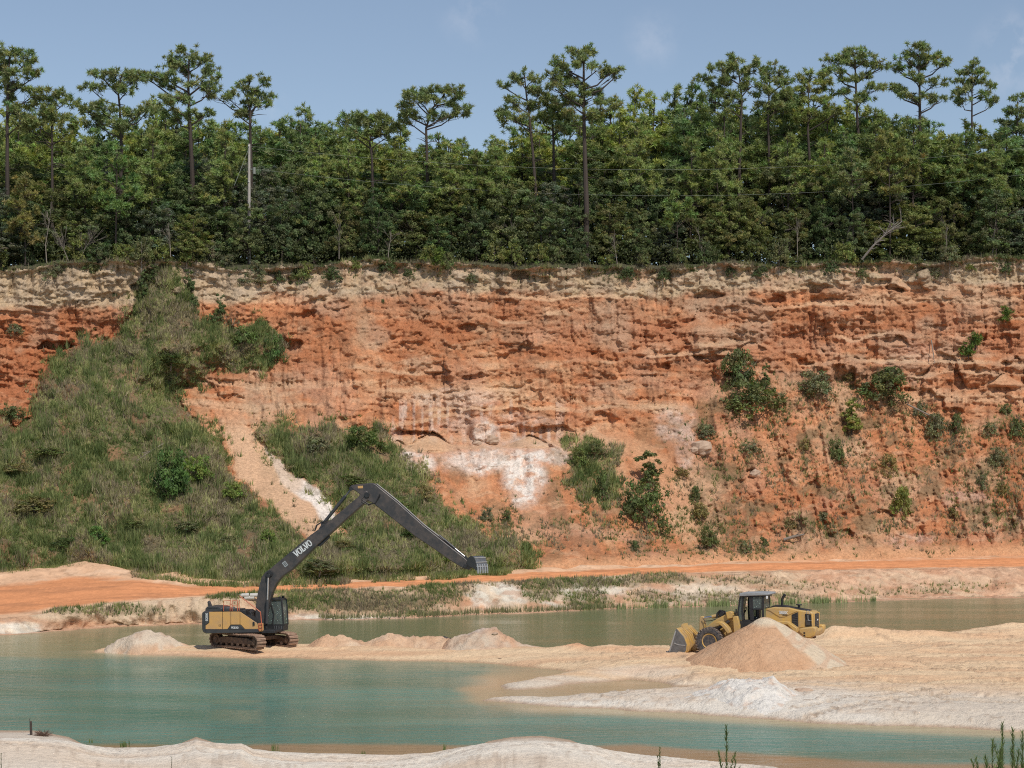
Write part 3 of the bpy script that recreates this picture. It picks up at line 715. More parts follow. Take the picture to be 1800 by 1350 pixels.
rc = lerp(np.broadcast_to(np.array((0.70, 0.43, 0.26)), RU.shape + (3,)), np.array((0.66, 0.28, 0.125)), np.clip(core + sst(1200, 1500, RU) * .6, 0, 1))
rc = lerp(rc, np.array((0.50, 0.22, 0.105)), sst(0.1, .5, n4) * core * .8)
rc = lerp(rc, np.array((0.74, 0.50, 0.33)), sst(0.0, .5, n5) * (1 - core) * .7)
rc = rc * (1 + .16 * fbm(RXg / .8, RYg / .5, 4, 329, .6))[..., None]
rc = lerp(rc, np.array((0.40, 0.24, 0.14)), sst(.2, .4, fbm(RXg / .9, RYg / .8, 4, 331, .6)) * (1 - core) * .6)
me = new_mesh('road', np.stack([RXg, RYg, RZg], -1).reshape(-1, 3), grid_faces(*RU.shape), M_ROAD, np.clip(rc, 0, 1).reshape(-1, 3), smooth=True)
tag(put('road', me), 'rutted orange dirt haul road running along the foot of the cliff', kind='structure')

# ------------------------------------------------------------------ pond bed, near beach and the sand bar
CREST = [(-600, 1290), (0, 1297), (60, 1297), (120, 1302), (160, 1310), (200, 1314), (260, 1313), (310, 1308), (345, 1302), (375, 1306), (400, 1308), (425, 1307), (445, 1316), (500, 1322), (600, 1325), (700, 1326), (760, 1322),
         (810, 1313), (860, 1305), (900, 1302), (950, 1301), (1000, 1304), (1040, 1310), (1070, 1318), (1130, 1326), (1200, 1333), (1280, 1340), (1350, 1347), (1450, 1356), (1600, 1364), (2400, 1380)]
BAR = [(158, 1146), (220, 1150), (300, 1153), (400, 1156), (520, 1157), (640, 1160), (760, 1163), (860, 1166), (930, 1172), (1000, 1181), (975, 1190), (930, 1197), (890, 1205), (876, 1211), (900, 1213), (960, 1211), (1000, 1204), (1060, 1199), (1120, 1194), (1165, 1200),
       (1170, 1207), (1240, 1209), (1245, 1217), (1180, 1223), (1100, 1227), (1000, 1229), (930, 1229), (865, 1228), (850, 1230), (900, 1236), (1000, 1243), (1100, 1248), (1200, 1254), (1330, 1264), (1440, 1271), (1600, 1277), (1750, 1284), (1850, 1290), (2500, 1310),
       (2500, 1112), (1900, 1120), (1700, 1124), (1600, 1130), (1500, 1134), (1400, 1136), (1300, 1138), (1180, 1147), (1080, 1151), (1000, 1149), (940, 1141), (800, 1139), (600, 1139), (480, 1139), (350, 1140), (250, 1140), (165, 1143)]
BARW = [tuple(G(u, v)[:2]) for u, v in BAR]
TRK = [[(980, 1150), (1060, 1152), (1170, 1150)], [(985, 1158), (1080, 1160), (1200, 1158)], [(1480, 1150), (1600, 1160), (1850, 1150)], [(1450, 1175), (1600, 1182), (1850, 1176)], [(1400, 1240), (1480, 1232), (1560, 1222), (1640, 1216)],
       [(1410, 1250), (1500, 1240), (1580, 1229), (1660, 1222)], [(1500, 1195), (1650, 1205), (1850, 1200)], [(1460, 1140), (1600, 1143), (1850, 1135)], [(1550, 1215), (1700, 1235), (1850, 1240)], [(1600, 1165), (1750, 1190), (1850, 1215)], [(1380, 1205), (1500, 1210), (1700, 1196), (1850, 1187)]]
TRKW = [[tuple(G(a, b, .5)[:2]) for a, b in t] for t in TRK]
def tracks(X, Y):
    m = np.zeros(X.shape)
    for k, t in enumerate(TRKW):
        dd = line_d(X + .25 * fbm(X / 3, Y / 3, 2, 440 + k), Y + .3 * fbm(X / 4, Y / 4, 2, 450 + k), t)
        m = np.maximum(m, sst(.34, .2, np.abs(dd)) * (0.55 + 0.45 * np.sin(X * 14 + Y * 5)))
    return m
def bar_h(X, Y):
    Xw = X + 0.7 * fbm(X / 2.5, Y / 2.5, 3, 401); Yw = Y + 0.5 * fbm(X / 2.0, Y / 2.0, 3, 403)
    sd_ = poly_sd(Xw, Yw, BARW)
    U = CU + F * X / Y; 
    h = np.where(sd_ > 0, 0.5 * (1 - np.exp(-np.maximum(sd_, 0) / 1.3)), np.maximum(sd_ * 0.10, -2.2))
    h = h - 0.01
    wide = sst(1000, 1150, U)
    h = h + sst(0.3, 2.5, sd_) * (0.18 * fbm(X / 4, Y / 2.2, 3, 405) + 0.10 * fbm(X / 1.5, Y / 0.7, 4, 407, .6) + 0.10 * ridged(X / 4.5 + Y * .25, Y / .9, 4, 409, .6) * wide)
    if X.size > 4: h = h - 0.14 * tracks(X, Y) * sst(.2, 1.0, sd_)
    h = h + sst(0, 1.5, sd_) * wide * 0.12
    def bump(u, v, su, sv, a):
        p = G(u, v, 0.5)
        return a * np.exp(-((X - p[0]) / su) ** 2 - ((Y - p[1]) / sv) ** 2)
    for q in ((1007, 1141, 1.0, .8, .35), (1068, 1144, 1.6, 1.0, .30), (1150, 1143, 2.0, 1.2, .2), (1500, 1128, 2.6, 1.2, .5), (1585, 1128, 3.5, 1.2, .45), (1460, 1128, 1.2, .8, .4), (1790, 1122, 4, 1.5, .8), (1700, 1126, 5, 1.3, .3),
              (1500, 1262, 1.2, .5, .22), (1330, 1215, 3.5, 1.8, .25)):
        h = h + bump(*q) * (sd_ > -0.4)
    return h, sd_
NTR = [[tuple(G(a, b, .35)[:2]) for a, b in t] for t in ([(-60, 1330), (150, 1327), (400, 1336)], [(-60, 1342), (200, 1340), (500, 1346)], [(500, 1338), (800, 1330), (1000, 1320)], [(700, 1345), (900, 1328), (1100, 1335)])]
def ntracks(X, Y):
    m = np.zeros(X.shape)
    for k, t in enumerate(NTR):
        dd = line_d(X, Y + .15 * fbm(X / 4, Y / 4, 2, 470 + k), t)
        m = np.maximum(m, sst(.3, .18, dd) * (0.5 + 0.5 * np.sin(X * 16 + Y * 6)))
    return m
def near_h(X, Y):
    U = CU + F * X / Y
    cr = interp(U, CREST)
    zc = 0.32 + 0.028 * np.clip(1325 - cr, 0, 30)
    yc = F * (CH - zc) / (cr - HZ)
    s = yc - Y                                   # metres this side of the crest
    h = np.where(s > 0, zc - 0.25 * sst(0, 6, s) * np.clip(zc - .1, 0, 1) + 0.0 * s, zc + s * (0.45 + 0.0 * s))
    h = np.where(s < -1.2, np.maximum(zc - 0.54 + (s + 1.2) * 0.06, zc - 0.54 - 4.0 + 0 * s), h)
    h = np.where(h < -0.02, np.maximum(-0.04 + (h + .02) * 0.6 + (s + 4) * 0.03 * (s < -4), -2.2), h)
    h = h + sst(-.5, 1, s) * (0.08 * fbm(X / 3, Y / 1.5, 4, 411) + .05 * ridged(X / 2.5, Y / .45, 3, 413))
    if X.size > 4: h = h - .05 * ntracks(X, Y) * sst(.5, 1.5, s)
    h = h + np.maximum(0, (52 - Y)) * 0.17 * sst(54, 40, Y)
    return h, s
ug = np.concatenate([np.linspace(-600, -70, 24), np.arange(-50, 1851, 2.5), np.linspace(1870, 2500, 30)])
yrow = np.concatenate([np.array([2, 8, 16, 25, 35, 45, 55, 62, 67, 70.]), np.arange(71.5, 85, .16), np.arange(85, 132, .24), np.arange(132, 150, 1.0), np.array([155, 165, 180, 200, 230.])])
GU, GY = np.meshgrid(ug, yrow)
GX = (GU - CU) / F * GY
hb, sdb = bar_h(GX, GY); hn, sn = near_h(GX, GY)
k = 0.0
HG = np.maximum(hb, hn)
HG = np.where(GY < 60, hn, HG)
# underwater the left end shelves gently
HG = np.where(HG < 0, np.maximum(HG, -0.02 - np.hypot((GX - G(60, 1150)[0]) / 26, (GY - 128) / 7) ** 2 * 0.5 * 1.0 - .05), HG)
GV = HZ + (CH - HG) * F / GY
m1_ = fbm(GX / 3, GY / 1.6, 4, 421); m2_ = fbm(GX / .7, GY / .5, 3, 423); m3_ = fbm(GX / 9, GY / 1.2, 4, 425)
gc = lerp(np.broadcast_to(np.array((0.80, 0.575, 0.36)), GU.shape + (3,)), np.array((0.75, 0.47, 0.275)), np.clip(.35 + 1.2 * m3_, 0, 1))
whz = sst(1185, 1228, GV + 14 * m1_ - (GU - 1400) * 0.03) 
gc = lerp(gc, np.array((0.70, 0.61, 0.50)), np.clip(whz, 0, 1) * .85)
for (a, b, w, h, s) in ((1330, 1235, 190, 30, .8), (1010, 1236, 140, 8, .9), (1130, 1180, 90, 12, .4), (1500, 1262, 60, 9, .6), (260, 1150, 110, 6, .2)):
    gc = lerp(gc, np.array((0.80, 0.72, 0.61)), s * sst(1.25, .5, np.hypot((GU - a) / w, (GV - b) / h) + .2 * m2_))
for (a, b, w, h, s) in ((1015, 1130, 40, 9, .8), (1080, 1140, 90, 6, .5), (560, 1148, 240, 6, .4), (300, 1147, 90, 4, .5), (1170, 1150, 80, 6, .4), (1760, 1118, 80, 8, .3)):
    gc = lerp(gc, np.array((0.70, 0.38, 0.21)), s * sst(1.25, .5, np.hypot((GU - a) / w, (GV - b) / h) + .4 * m1_))
gc = lerp(gc, np.array((0.62, 0.42, 0.27)), sst(0.15, .55, m3_ + .3 * m2_) * .30)
gc = lerp(gc, np.array((0.50, 0.36, 0.24)), tracks(GX, GY) * .6 * (sdb > .3))
cl_ = sst(.28, .45, fbm(GX / .45, GY / .40, 3, 461)) * sst(.0, .3, m1_ + .2) * (sdb > .6) * sst(950, 1050, GU)
HG = HG + .07 * cl_
gc = lerp(gc, np.array((0.42, 0.28, 0.18)), cl_ * .5)
nearz = sst(-6, -2, sn)
gc = lerp(gc, lerp(np.broadcast_to(np.array((0.84, 0.74, 0.61)), GU.shape + (3,)), np.array((0.79, 0.62, 0.46)), np.clip(.3 + 1.2 * m3_, 0, 1)), nearz)
gc = lerp(gc, np.array((0.52, 0.40, 0.30)), ntracks(GX, GY) * .45 * nearz)
gc = lerp(gc, np.array((0.50, 0.38, 0.28)), sst(.30, .48, fbm(GX / .3, GY / .25, 3, 471)) * nearz * .5)
wet = sst(0.13, 0.02, HG)
gc = lerp(gc, np.array((0.44, 0.28, 0.17)), wet * .75)
me = new_mesh('ground', np.stack([GX, GY, HG], -1).reshape(-1, 3), grid_faces(*GU.shape), M_SAND, np.clip(gc, 0, 1).reshape(-1, 3), smooth=True)
tag(put('ground', me), 'pale sand bar, near beach and pond bed', kind='structure')
def ground_z(x, y):
    a = np.array([float(x)]); b = np.array([float(y)])
    return float(max(bar_h(a, b)[0][0], near_h(a, b)[0][0]))
# everything outside the pit floor, out to the horizon
me = new_mesh('terrain', [(-3000, -600, -3), (3000, -600, -3), (3000, 5000, -3), (-3000, 5000, -3)], [(0, 1, 2, 3)], M_SAND, np.full((4, 3), .4))
tag(put('terrain', me), 'low ground beyond the pit', kind='structure')

# ------------------------------------------------------------------ the pond
uw = np.concatenate([np.linspace(-600, -80, 20), np.arange(-60, 1861, 8.0), np.linspace(1880, 2500, 20)])
yw = np.concatenate([np.array([60, 68.]), np.arange(72, 90, .35), np.arange(90, 132, .6), np.arange(132, 182, 1.2), np.array([190, 210.])])
WU, WY = np.meshgrid(uw, yw)
WX = (WU - CU) / F * WY
wv = HZ + CH * F / WY
hb2, sb2 = bar_h(WX, WY); hn2, sn2 = near_h(WX, WY)
dbar = np.maximum(-sb2, 0); dnear = np.maximum(-sn2 - 1.0, 0)
n6 = fbm(WX / 8, WY / 4, 3, 431)
TURQ = np.array((0.104, 0.222, 0.168)); OLIVE = np.array((0.15, 0.17, 0.085)); SHAL = np.array((0.46, 0.37, 0.22)); BROWN = np.array((0.33, 0.22, 0.12))
north = (wv < interp(WU, [(-600, 1142), (170, 1143), (960, 1150), (1180, 1145), (2500, 1118)])).astype(float)
lefts = sst(420, 60, WU + 60 * n6) * sst(1170, 1152, wv + 6 * n6)
wc = np.broadcast_to(TURQ, WU.shape + (3,))
wc = lerp(wc, TURQ * np.array((0.85, 1.0, 1.04)), np.clip(.5 + n6, 0, 1))
wc = wc * (1 + .16 * fbm(WX / 12, WY / 2.5, 4, 433))[..., None]
wc = lerp(wc, TURQ * 1.15 + .03, sst(.15, .5, fbm(WX / 18, WY / 3, 3, 435)) * .5)
wc = lerp(wc, OLIVE, north)  # olive reflection of the cliff, painted into the channel's base colour
wc = lerp(wc, np.array((0.27, 0.26, 0.14)), lefts * .9)
wc = lerp(wc, TURQ * .8 + OLIVE * .2, sst(1195, 1160, wv) * (1 - north) * (1 - lefts) * .5)
wc = lerp(wc, SHAL, np.exp(-dbar / 0.9) * (1 - north) * 0.9)
shb = poly_sd(WU + 25 * n6, wv, [(870, 1186), (930, 1178), (1000, 1178), (1250, 1185), (1250, 1225), (920, 1236), (850, 1232), (830, 1212)])
wc = lerp(wc, SHAL * np.array((.95, .88, .85)), sst(-25, 12, shb))
wc = lerp(wc, SHAL * 1.1, sst(16, 2, wv - interp(WU, [(900, 1240), (1100, 1249), (1300, 1263), (1450, 1271), (1600, 1280), (1850, 1292)])) * sst(860, 960, WU) * (1 - north) * (wv > 1225) * .9)
wc = lerp(wc, BROWN, sst(4.9, 3.6, dnear + .6 * n6) * (wv > 1240))
wc = lerp(wc, SHAL * .8, np.exp(-np.maximum(37400 / (interp(WU, SHORE) - HZ) - WY, 0) / 1.2) * .6)
m_w, nt, b = nodes_of('pond_water')
N, Lk = nt.nodes.new, nt.links.new
a = N('ShaderNodeAttribute'); a.attribute_name = 'col'
Lk(a.outputs['Color'], b.inputs['Base Color'])
b.inputs['Roughness'].default_value = 0.14
b.inputs['IOR'].default_value = 1.33
b.inputs['Specular IOR Level'].default_value = 0.22
g = N('ShaderNodeNewGeometry')
mpn = N('ShaderNodeMapping'); mpn.inputs['Scale'].default_value = (0.42, 1.25, 1.0); mpn.inputs['Rotation'].default_value = (0, 0, 0.15)
Lk(g.outputs['Position'], mpn.inputs[0])
prev = None
for s_, d_, st in ((1.3, 0.26, 0.6), (4.5, 0.12, 0.6)):
    n = N('ShaderNodeTexNoise'); n.inputs['Scale'].default_value = s_; n.inputs['Detail'].default_value = 3; n.inputs['Roughness'].default_value = .55
    Lk(mpn.outputs[0], n.inputs['Vector'])
    bp = N('ShaderNodeBump'); bp.inputs['Distance'].default_value = d_; bp.inputs['Strength'].default_value = st
    Lk(n.outputs[0], bp.inputs['Height'])
    if prev: Lk(prev.outputs[0], bp.inputs['Normal'])
    prev = bp
wnz = N('ShaderNodeTexNoise'); wnz.inputs['Scale'].default_value = 1.0; wnz.inputs['Detail'].default_value = 3
mp3 = N('ShaderNodeMapping'); mp3.inputs['Scale'].default_value = (0.045, 0.16, 1.0); Lk(g.outputs['Position'], mp3.inputs[0]); Lk(mp3.outputs[0], wnz.inputs['Vector'])
mr3 = N('ShaderNodeMapRange'); mr3.inputs[1].default_value = .42; mr3.inputs[2].default_value = .62; mr3.inputs[3].default_value = .12; mr3.inputs[4].default_value = .85
Lk(wnz.outputs[0], mr3.inputs[0])
for nd in list(nt.nodes):
    if nd.type == 'BUMP': Lk(mr3.outputs[0], nd.inputs['Strength'])
Lk(prev.outputs[0], b.inputs['Normal'])
me = new_mesh('water', np.stack([WX, WY, WX * 0], -1).reshape(-1, 3), grid_faces(*WU.shape), m_w, np.clip(wc, 0, 1).reshape(-1, 3), smooth=True)
tag(put('water', me), 'turquoise pond, olive green behind the sand bar', kind='structure')
# ------------------------------------------------------------------ heaps of dug sand
def heap(name, label, cat, u0, u1, crest, vfront, vcen, c1, c2, rough=0.12, seed=1, step=0.13, group=None, side=None, colfn=None, depth_k=1.6):
    """a ridge of dumped sand standing on the bar: crest line in photo rows over columns u0..u1"""
    pc = G((u0 + u1) / 2, vcen, 0.5); Yc = pc[1]
    x0, x1 = (u0 - CU) / F * Yc, (u1 - CU) / F * Yc
    cx = (x0 + x1) / 2
    xs = np.arange(x0 - 1.2, x1 + 1.2, step)
    cu = CU + F * xs / Yc
    cz = CH - (interp(cu, crest) - HZ) / F * Yc
    gz = np.array([ground_z(x, Yc) for x in xs])
    hgt = np.maximum(cz - gz, 0) * sst(x0 - .2, x0 + .6, xs) * sst(x1 + .2, x1 - .6, xs)
    ymax = min(hgt.max() * depth_k + 1.0, 5.2)
    yy = np.arange(-ymax, ymax, step)
    X, D = np.meshgrid(xs, yy)
    Hh = hgt[None, :]
    w = 0.35 * fbm(X / 1.2, D / 1.2, 4, seed)
    wy = D + w * 0.8
    prof = Hh - np.abs(wy) / depth_k * 1.0
    prof = np.where(Hh > 0.02, Hh * 0.0 + prof, -0.3)
    prof = prof - 0.12 * np.exp(-(wy / 0.35) ** 2)
    n = rough * (fbm(X / .9, D / .9, 5, seed + 3, 0.68) * 2.2 + 1.3 * np.abs(fbm(X / .35, D / .35, 2, seed + 5)) + .9 * sst(.1, .3, fbm(X / .6, D / .6, 3, seed + 8)))
    gZ = gz[None, :] + 0 * X
    Z = gZ + np.maximum(prof + n * sst(-.2, .4, prof), -0.3)
    # let the foot follow the ground in front and behind
    g2 = np.array([[ground_z(x, Yc + q) for x in xs[::4]] for q in yy[::4]])
    gi = np.array([np.interp(xs, xs[::4], r) for r in g2]); gj = np.array([np.interp(yy, yy[::4], gi[:, j]) for j in range(len(xs))]).T
    Z = np.minimum(Z, Z) + (gj - gZ) * sst(0.6, 0.0, prof)
    Z = np.where(prof < -0.05, np.minimum(Z, gj - 0.05 - 0.3 * sst(-.05, -.4, prof)), Z)
    Z = np.where(hgt[None, :] < .03, gj - .25, Z)
    k1 = np.clip(.5 + 1.3 * fbm(X / 1.6, D / 1.3, 4, seed + 7), 0, 1)
    c = lerp(np.broadcast_to(np.array(c1), X.shape + (3,)), np.array(c2), k1)
    c = lerp(c, c.mean(-1)[..., None] * np.array((1.0, .62, .40)), sst(.12, .4, fbm(X / .5, D / .5, 3, seed + 17)) * .45)
    if colfn: c = colfn(X - cx, D, prof, Hh, c)
    me = new_mesh(name, np.stack([X - cx, D, Z], -1).reshape(-1, 3), grid_faces(*X.shape), M_SAND, np.clip(c, 0, 1).reshape(-1, 3), smooth=True)
    o = put(name, me, loc=(cx, Yc, 0))
    return tag(o, label, cat, group)

heap('sand_heap', 'pale grey sand heap at the left end of the sand bar, left of the excavator', 'sand heap', 172, 372,
     [(165, 1150), (174, 1143), (190, 1131), (205, 1124), (222, 1117), (238, 1109), (252, 1105), (268, 1106), (284, 1109), (300, 1118), (318, 1127), (335, 1132), (352, 1136), (375, 1142)], 1148, 1132.5,
     (0.70, 0.57, 0.43), (0.60, 0.47, 0.35), 0.09, 501,
     colfn=lambda X, D, p, H, c: lerp(c, np.array((0.64, 0.36, 0.2)), sst(.1, .5, fbm(X / 1.0, D / .8, 3, 77)) * sst(.5, .0, p) * .7))
heap('spoil_heap', 'long low ridge of orange and cream sand between the excavator and the tallest grey heap', 'sand heap', 524, 872,
     [(515, 1150), (530, 1139), (545, 1129), (562, 1121), (590, 1119), (605, 1118), (625, 1123), (645, 1124), (662, 1117), (682, 1113), (705, 1116), (722, 1120), (742, 1117), (770, 1118), (790, 1117), (815, 1124), (840, 1134), (860, 1146)], 1158, 1134,
     (0.70, 0.52, 0.36), (0.66, 0.41, 0.25), 0.11, 511)
heap('sand_heap', 'grey-topped mound with orange flanks, highest in the middle of the sand bar', 'sand heap', 756, 985,
     [(760, 1150), (778, 1132), (792, 1120), (808, 1112), (822, 1108), (840, 1103), (858, 1102), (872, 1104), (890, 1112), (905, 1122), (922, 1129), (945, 1133), (975, 1140)], 1160, 1136,
     (0.60, 0.48, 0.36), (0.62, 0.38, 0.24), 0.11, 521,
     colfn=lambda X, D, p, H, c: lerp(c, np.array((0.56, 0.50, 0.43)), sst(.75, 1.2, p) * .9))
heap('sand_heap', 'low lumpy heap of white sand at the near waterline of the bar', 'sand heap', 1085, 1480,
     [(1070, 1240), (1095, 1235), (1120, 1229), (1145, 1226), (1165, 1228), (1185, 1222), (1215, 1219), (1245, 1214), (1270, 1206), (1295, 1199), (1320, 1197), (1350, 1197), (1372, 1203), (1395, 1213), (1425, 1222), (1455, 1232), (1490, 1238)], 1256, 1224,
     (0.80, 0.74, 0.66), (0.74, 0.67, 0.58), 0.13, 531, step=.11, depth_k=6.0)
# the tall cone of fresh sand in front of the loader
pc = G(1345, 1166, 0.55)
def cone_heap():
    apex_z = CH - (1080 - HZ) / F * pc[1]; base = 0.35
    R = 5.1
    xs = np.arange(-R - .6, R + .6, .085)
    X, D = np.meshgrid(xs, xs)
    r = np.hypot(X * 1.0, D * 0.98) + 0.16 * fbm(X / 1.5, D / 1.5, 3, 541)
    H = apex_z - base
    z = H * (1 - r / R)
    ap = 0.30
    z = np.where(z > H - ap, H - ap + ap * (1 - np.exp(-(z - (H - ap)) / ap)) * 1.0, z)
    # a second ridge runs down to the right
    r2 = np.abs(D * 0.9 - 0.15 * X) * 0.60
    z2 = H - 0.30 - np.maximum(X - 0.1, 0) * 0.56 - r2 * 1.0 - np.maximum(-X, 0) * 2
    z = np.maximum(z, np.where(X > 0, z2 - .02, -9))
    z = z + 0.035 * fbm(X / .35, D / .35, 3, 543) + 0.02 * fbm(X / .12, D / .12, 2, 545)
    n = fbm(X / 1.1, D / 1.1, 4, 547)
    c = lerp(np.broadcast_to(np.array((0.60, 0.35, 0.20)), X.shape + (3,)), np.array((0.65, 0.41, 0.25)), np.clip(.5 + n, 0, 1))
    ang = np.arctan2(-D, X)              # 0 = right, pi/2 = towards the camera
    stripe = sst(1.10, 0.90, ang + .25 * n) * sst(-0.6, 0.25, ang) * sst(.2, .5, X + D * 0 + .3)
    top = sst(H - .75, H - .45, z + .15 * n) * sst(H - .12, H - .25, z)
    c = lerp(c, np.array((0.70, 0.58, 0.42)), np.clip(np.maximum(stripe * .85, top * .9), 0, 1))
    c = lerp(c, np.array((0.62, 0.36, 0.22)), sst(.25, .5, ridged(X * .2 + D * .2, r / 2 + X / 2, 2, 549)) * stripe * .5)
    Z = base + z
    me = new_mesh('sand_pile', np.stack([X, D, Z], -1).reshape(-1, 3), grid_faces(*X.shape), M_SAND, np.clip(c, 0, 1).reshape(-1, 3), smooth=True)
    # drop the part that lies under the ground
    o = put('sand_pile', me, loc=(pc[0], pc[1], 0))
    return tag(o, 'tall cone of orange sand with a pale streak, in front of the wheel loader', 'sand pile')
cone_heap()
# small lone stones and clods
def rock(name, label, cat, pos, r, sq=(1, 1, .7), seed=0, mat=None, group=None):
    rng = np.random.default_rng(seed)
    nth, nph = 14, 9
    th = np.linspace(0, 2 * np.pi, nth, endpoint=False); ph = np.linspace(0.02, np.pi - .02, nph)
    T, Q = np.meshgrid(th, ph)
    d = np.stack([np.sin(Q) * np.cos(T), np.sin(Q) * np.sin(T), np.cos(Q)], -1)
    k = 1 + 0.22 * noise(d[..., 0] * 1.6 + seed, d[..., 1] * 1.6 + d[..., 2] * 2.3, seed) + .12 * noise(d[..., 0] * 4 + seed, d[..., 2] * 4 + d[..., 1] * 3, seed + 3)
    v = (d * k[..., None] * r * np.array(sq)).reshape(-1, 3)
    fs = [(i * nth + j, i * nth + (j + 1) % nth, (i + 1) * nth + (j + 1) % nth, (i + 1) * nth + j)[::-1] for i in range(nph - 1) for j in range(nth)]
    fs += [tuple(range(nth)), tuple((nph - 1) * nth + j for j in range(nth))[::-1]]
    o = put(name, new_mesh(name, v, fs, mat or M_ROCK), loc=tuple(pos))
    return tag(o, label, cat, group)
# ------------------------------------------------------------------ grass as stuff: tufts of blades
def tufts(name, label, pos, size, colr, blades=8, spread=0.55, width=0.045, seed=0, droop=0.25, mat=None):
    rng = np.random.default_rng(seed)
    n = len(pos); K = blades
    a = rng.uniform(0, 2 * np.pi, (n, K)); lean = rng.uniform(0.05, 1, (n, K)) * spread
    ln = size[:, None] * rng.uniform(.55, 1.15, (n, K))
    dirv = np.stack([np.cos(a) * lean, np.sin(a) * lean, np.ones_like(a)], -1)
    dirv /= np.linalg.norm(dirv, axis=-1, keepdims=True)
    base = pos[:, None, :] + np.stack([np.cos(a), np.sin(a), 0 * a], -1) * (0.10 * size[:, None, None]) + rng.normal(0, .04, (n, K, 3)) - np.array((0, 0, .05))
    tip = base + dirv * ln[..., None]
    tip[..., 2] -= ln * lean * droop
    f = rng.uniform(0, np.pi, (n, K))
    sd_ = np.stack([np.cos(f), np.sin(f) * .4, 0 * f], -1) * (width * (0.6 + size[:, None, None]))
    mid = base * .45 + tip * .55 + np.stack([0 * a, 0 * a, ln * lean * .15], -1)
    v = np.stack([base - sd_ * .75, base + sd_ * .75, tip], 2).reshape(-1, 3)
    fcs = np.arange(len(v)).reshape(-1, 3)
    c = np.repeat((colr[:, None, :] * rng.uniform(.75, 1.25, (n, K, 1))).reshape(-1, 3), 3, 0)
    me = new_mesh(name, v, fcs, mat or M_GRASS, np.clip(c, 0, 1))
    return tag(put(name, me), label, kind='stuff')

GCOL = np.array([(0.215, 0.238, 0.088), (0.345, 0.34, 0.145), (0.36, 0.305, 0.185), (0.25, 0.20, 0.14), (0.155, 0.200, 0.070)])
def grass_col(U, V, rng, seed=0, dry=0.0):
    a = fbm(U / 45, V / 38, 3, 601 + seed); b = fbm(U / 14, V / 12, 3, 603 + seed)
    w = np.stack([np.clip(.55 + a, 0.02, 2), np.clip(.45 + b, .02, 2), np.clip(.30 + dry - .8 * a + b * .5, .02, 2), np.clip(.18 + dry - a + .5 * b, .02, 2), np.clip(.35 + 1.4 * a - b, .02, 2)], -1) ** 2
    w /= w.sum(-1, keepdims=True)
    pick = (w.cumsum(-1) > rng.uniform(0, 1, (len(U), 1))).argmax(-1)
    return GCOL[pick] * (1 + .25 * b)[:, None]

rng = np.random.default_rng(7)
def sample_cliff(n, dens_fn, seed):
    r = np.random.default_rng(seed)
    i = r.integers(0, Ug.shape[0], n * 6); j = r.integers(0, Ug.shape[1], n * 6)
    keep = r.uniform(0, 1, len(i)) < dens_fn(i, j)
    i, j = i[keep][:n], j[keep][:n]
    return i, j, np.stack([CLX[i, j], Yg[i, j], CLZ[i, j]], -1) + r.normal(0, .05, (len(i), 3))
# weight so that the outside columns (coarser) are not overfilled
in_view = sst(-70, -40, Ug) * sst(1870, 1840, Ug)
i, j, p = sample_cliff(58000, lambda i, j: Dg[i, j] * (0.12 + .88 * in_view[i, j]) * (0.55 + 0.45 * sst(-.3, .1, FX['n1'][i, j])), 11)
sz = 0.55 + 0.40 * noise(Ug[i, j] / 20, Vg[i, j] / 18, 605) + rng.normal(0, .12, len(i))
tufts('hillside_grass', 'green and straw coloured tall grass covering the ridge and slopes at the left', p, np.clip(sz, .25, 1.3), grass_col(Ug[i, j], Vg[i, j], rng), 7, .85, .05, 12, droop=.45)
i, j, p = sample_cliff(3600, lambda i, j: Dg[i, j] * in_view[i, j] * sst(.12, .35, fbm(Ug[i, j] / 40, Vg[i, j] / 26, 4, 621)), 31)
tufts('tall_weeds', 'patches of taller dark weeds standing out of the grass on the slopes', p, rng.uniform(.7, 1.5, len(p)), np.array((.15, .175, .07)) * rng.uniform(.7, 1.6, (len(p), 1)), 12, .45, .035, 32, droop=.2)
# scrubby litter on bare slopes
spd = np.clip(sst(-10, 12, FX['spar']) * .5 * sst(-.15, .25, FX['n2']) + FX['tal'] * 0.6 * sst(.0, .3, fbm(Ug / 36, Vg / 30, 4, 607)) * sst(975, 930, Vg) * sst(1200, 1280, Ug) + FX['tal'] * .35 * sst(.02, .3, fbm(Ug / 30, Vg / 25, 4, 609)) * sst(840, 900, Vg) * sst(990, 960, Vg), 0, 1) * in_view
i, j, p = sample_cliff(13000, lambda i, j: spd[i, j], 13)
tufts('slope_scrub', 'thin olive and brown scrub scattered over the bare orange slopes', p, rng.uniform(.2, .7, len(p)), grass_col(Ug[i, j], Vg[i, j], rng, 5, .35) * .85, 8, .8, .045, 14)
# turf and dry grass hanging over the rim
nr = 9000
jj = np.random.default_rng(15).integers(0, len(us), nr); jj = jj[(us[jj] > -60) & (us[jj] < 1860)]
depr = np.random.default_rng(16).exponential(5, len(jj)).astype(int) % 20
px_ = np.where(np.random.default_rng(17).uniform(0, 1, len(jj)) < .55, 1, 0)
pp = np.stack([CLX[depr, jj], Yg[depr, jj], CLZ[depr, jj]], -1)
bk = np.random.default_rng(18).uniform(0, 3.0, len(jj))
pp[px_ == 1] = np.stack([CLX[0, jj], Yg[0, jj] + bk, CLZ[0, jj] + .05], -1)[px_ == 1]
keepr = np.random.default_rng(19).uniform(0, 1, len(jj)) < np.where(px_ == 1, .9, .25 + .75 * sst(-.1, .35, fbm(us[jj] / 40, us[jj] * 0, 3, 611)) * interp(us[jj], [(100, 1), (150, .15), (340, .15), (420, 1), (1800, 1)]))
pp = pp[keepr]; uj = us[jj][keepr]
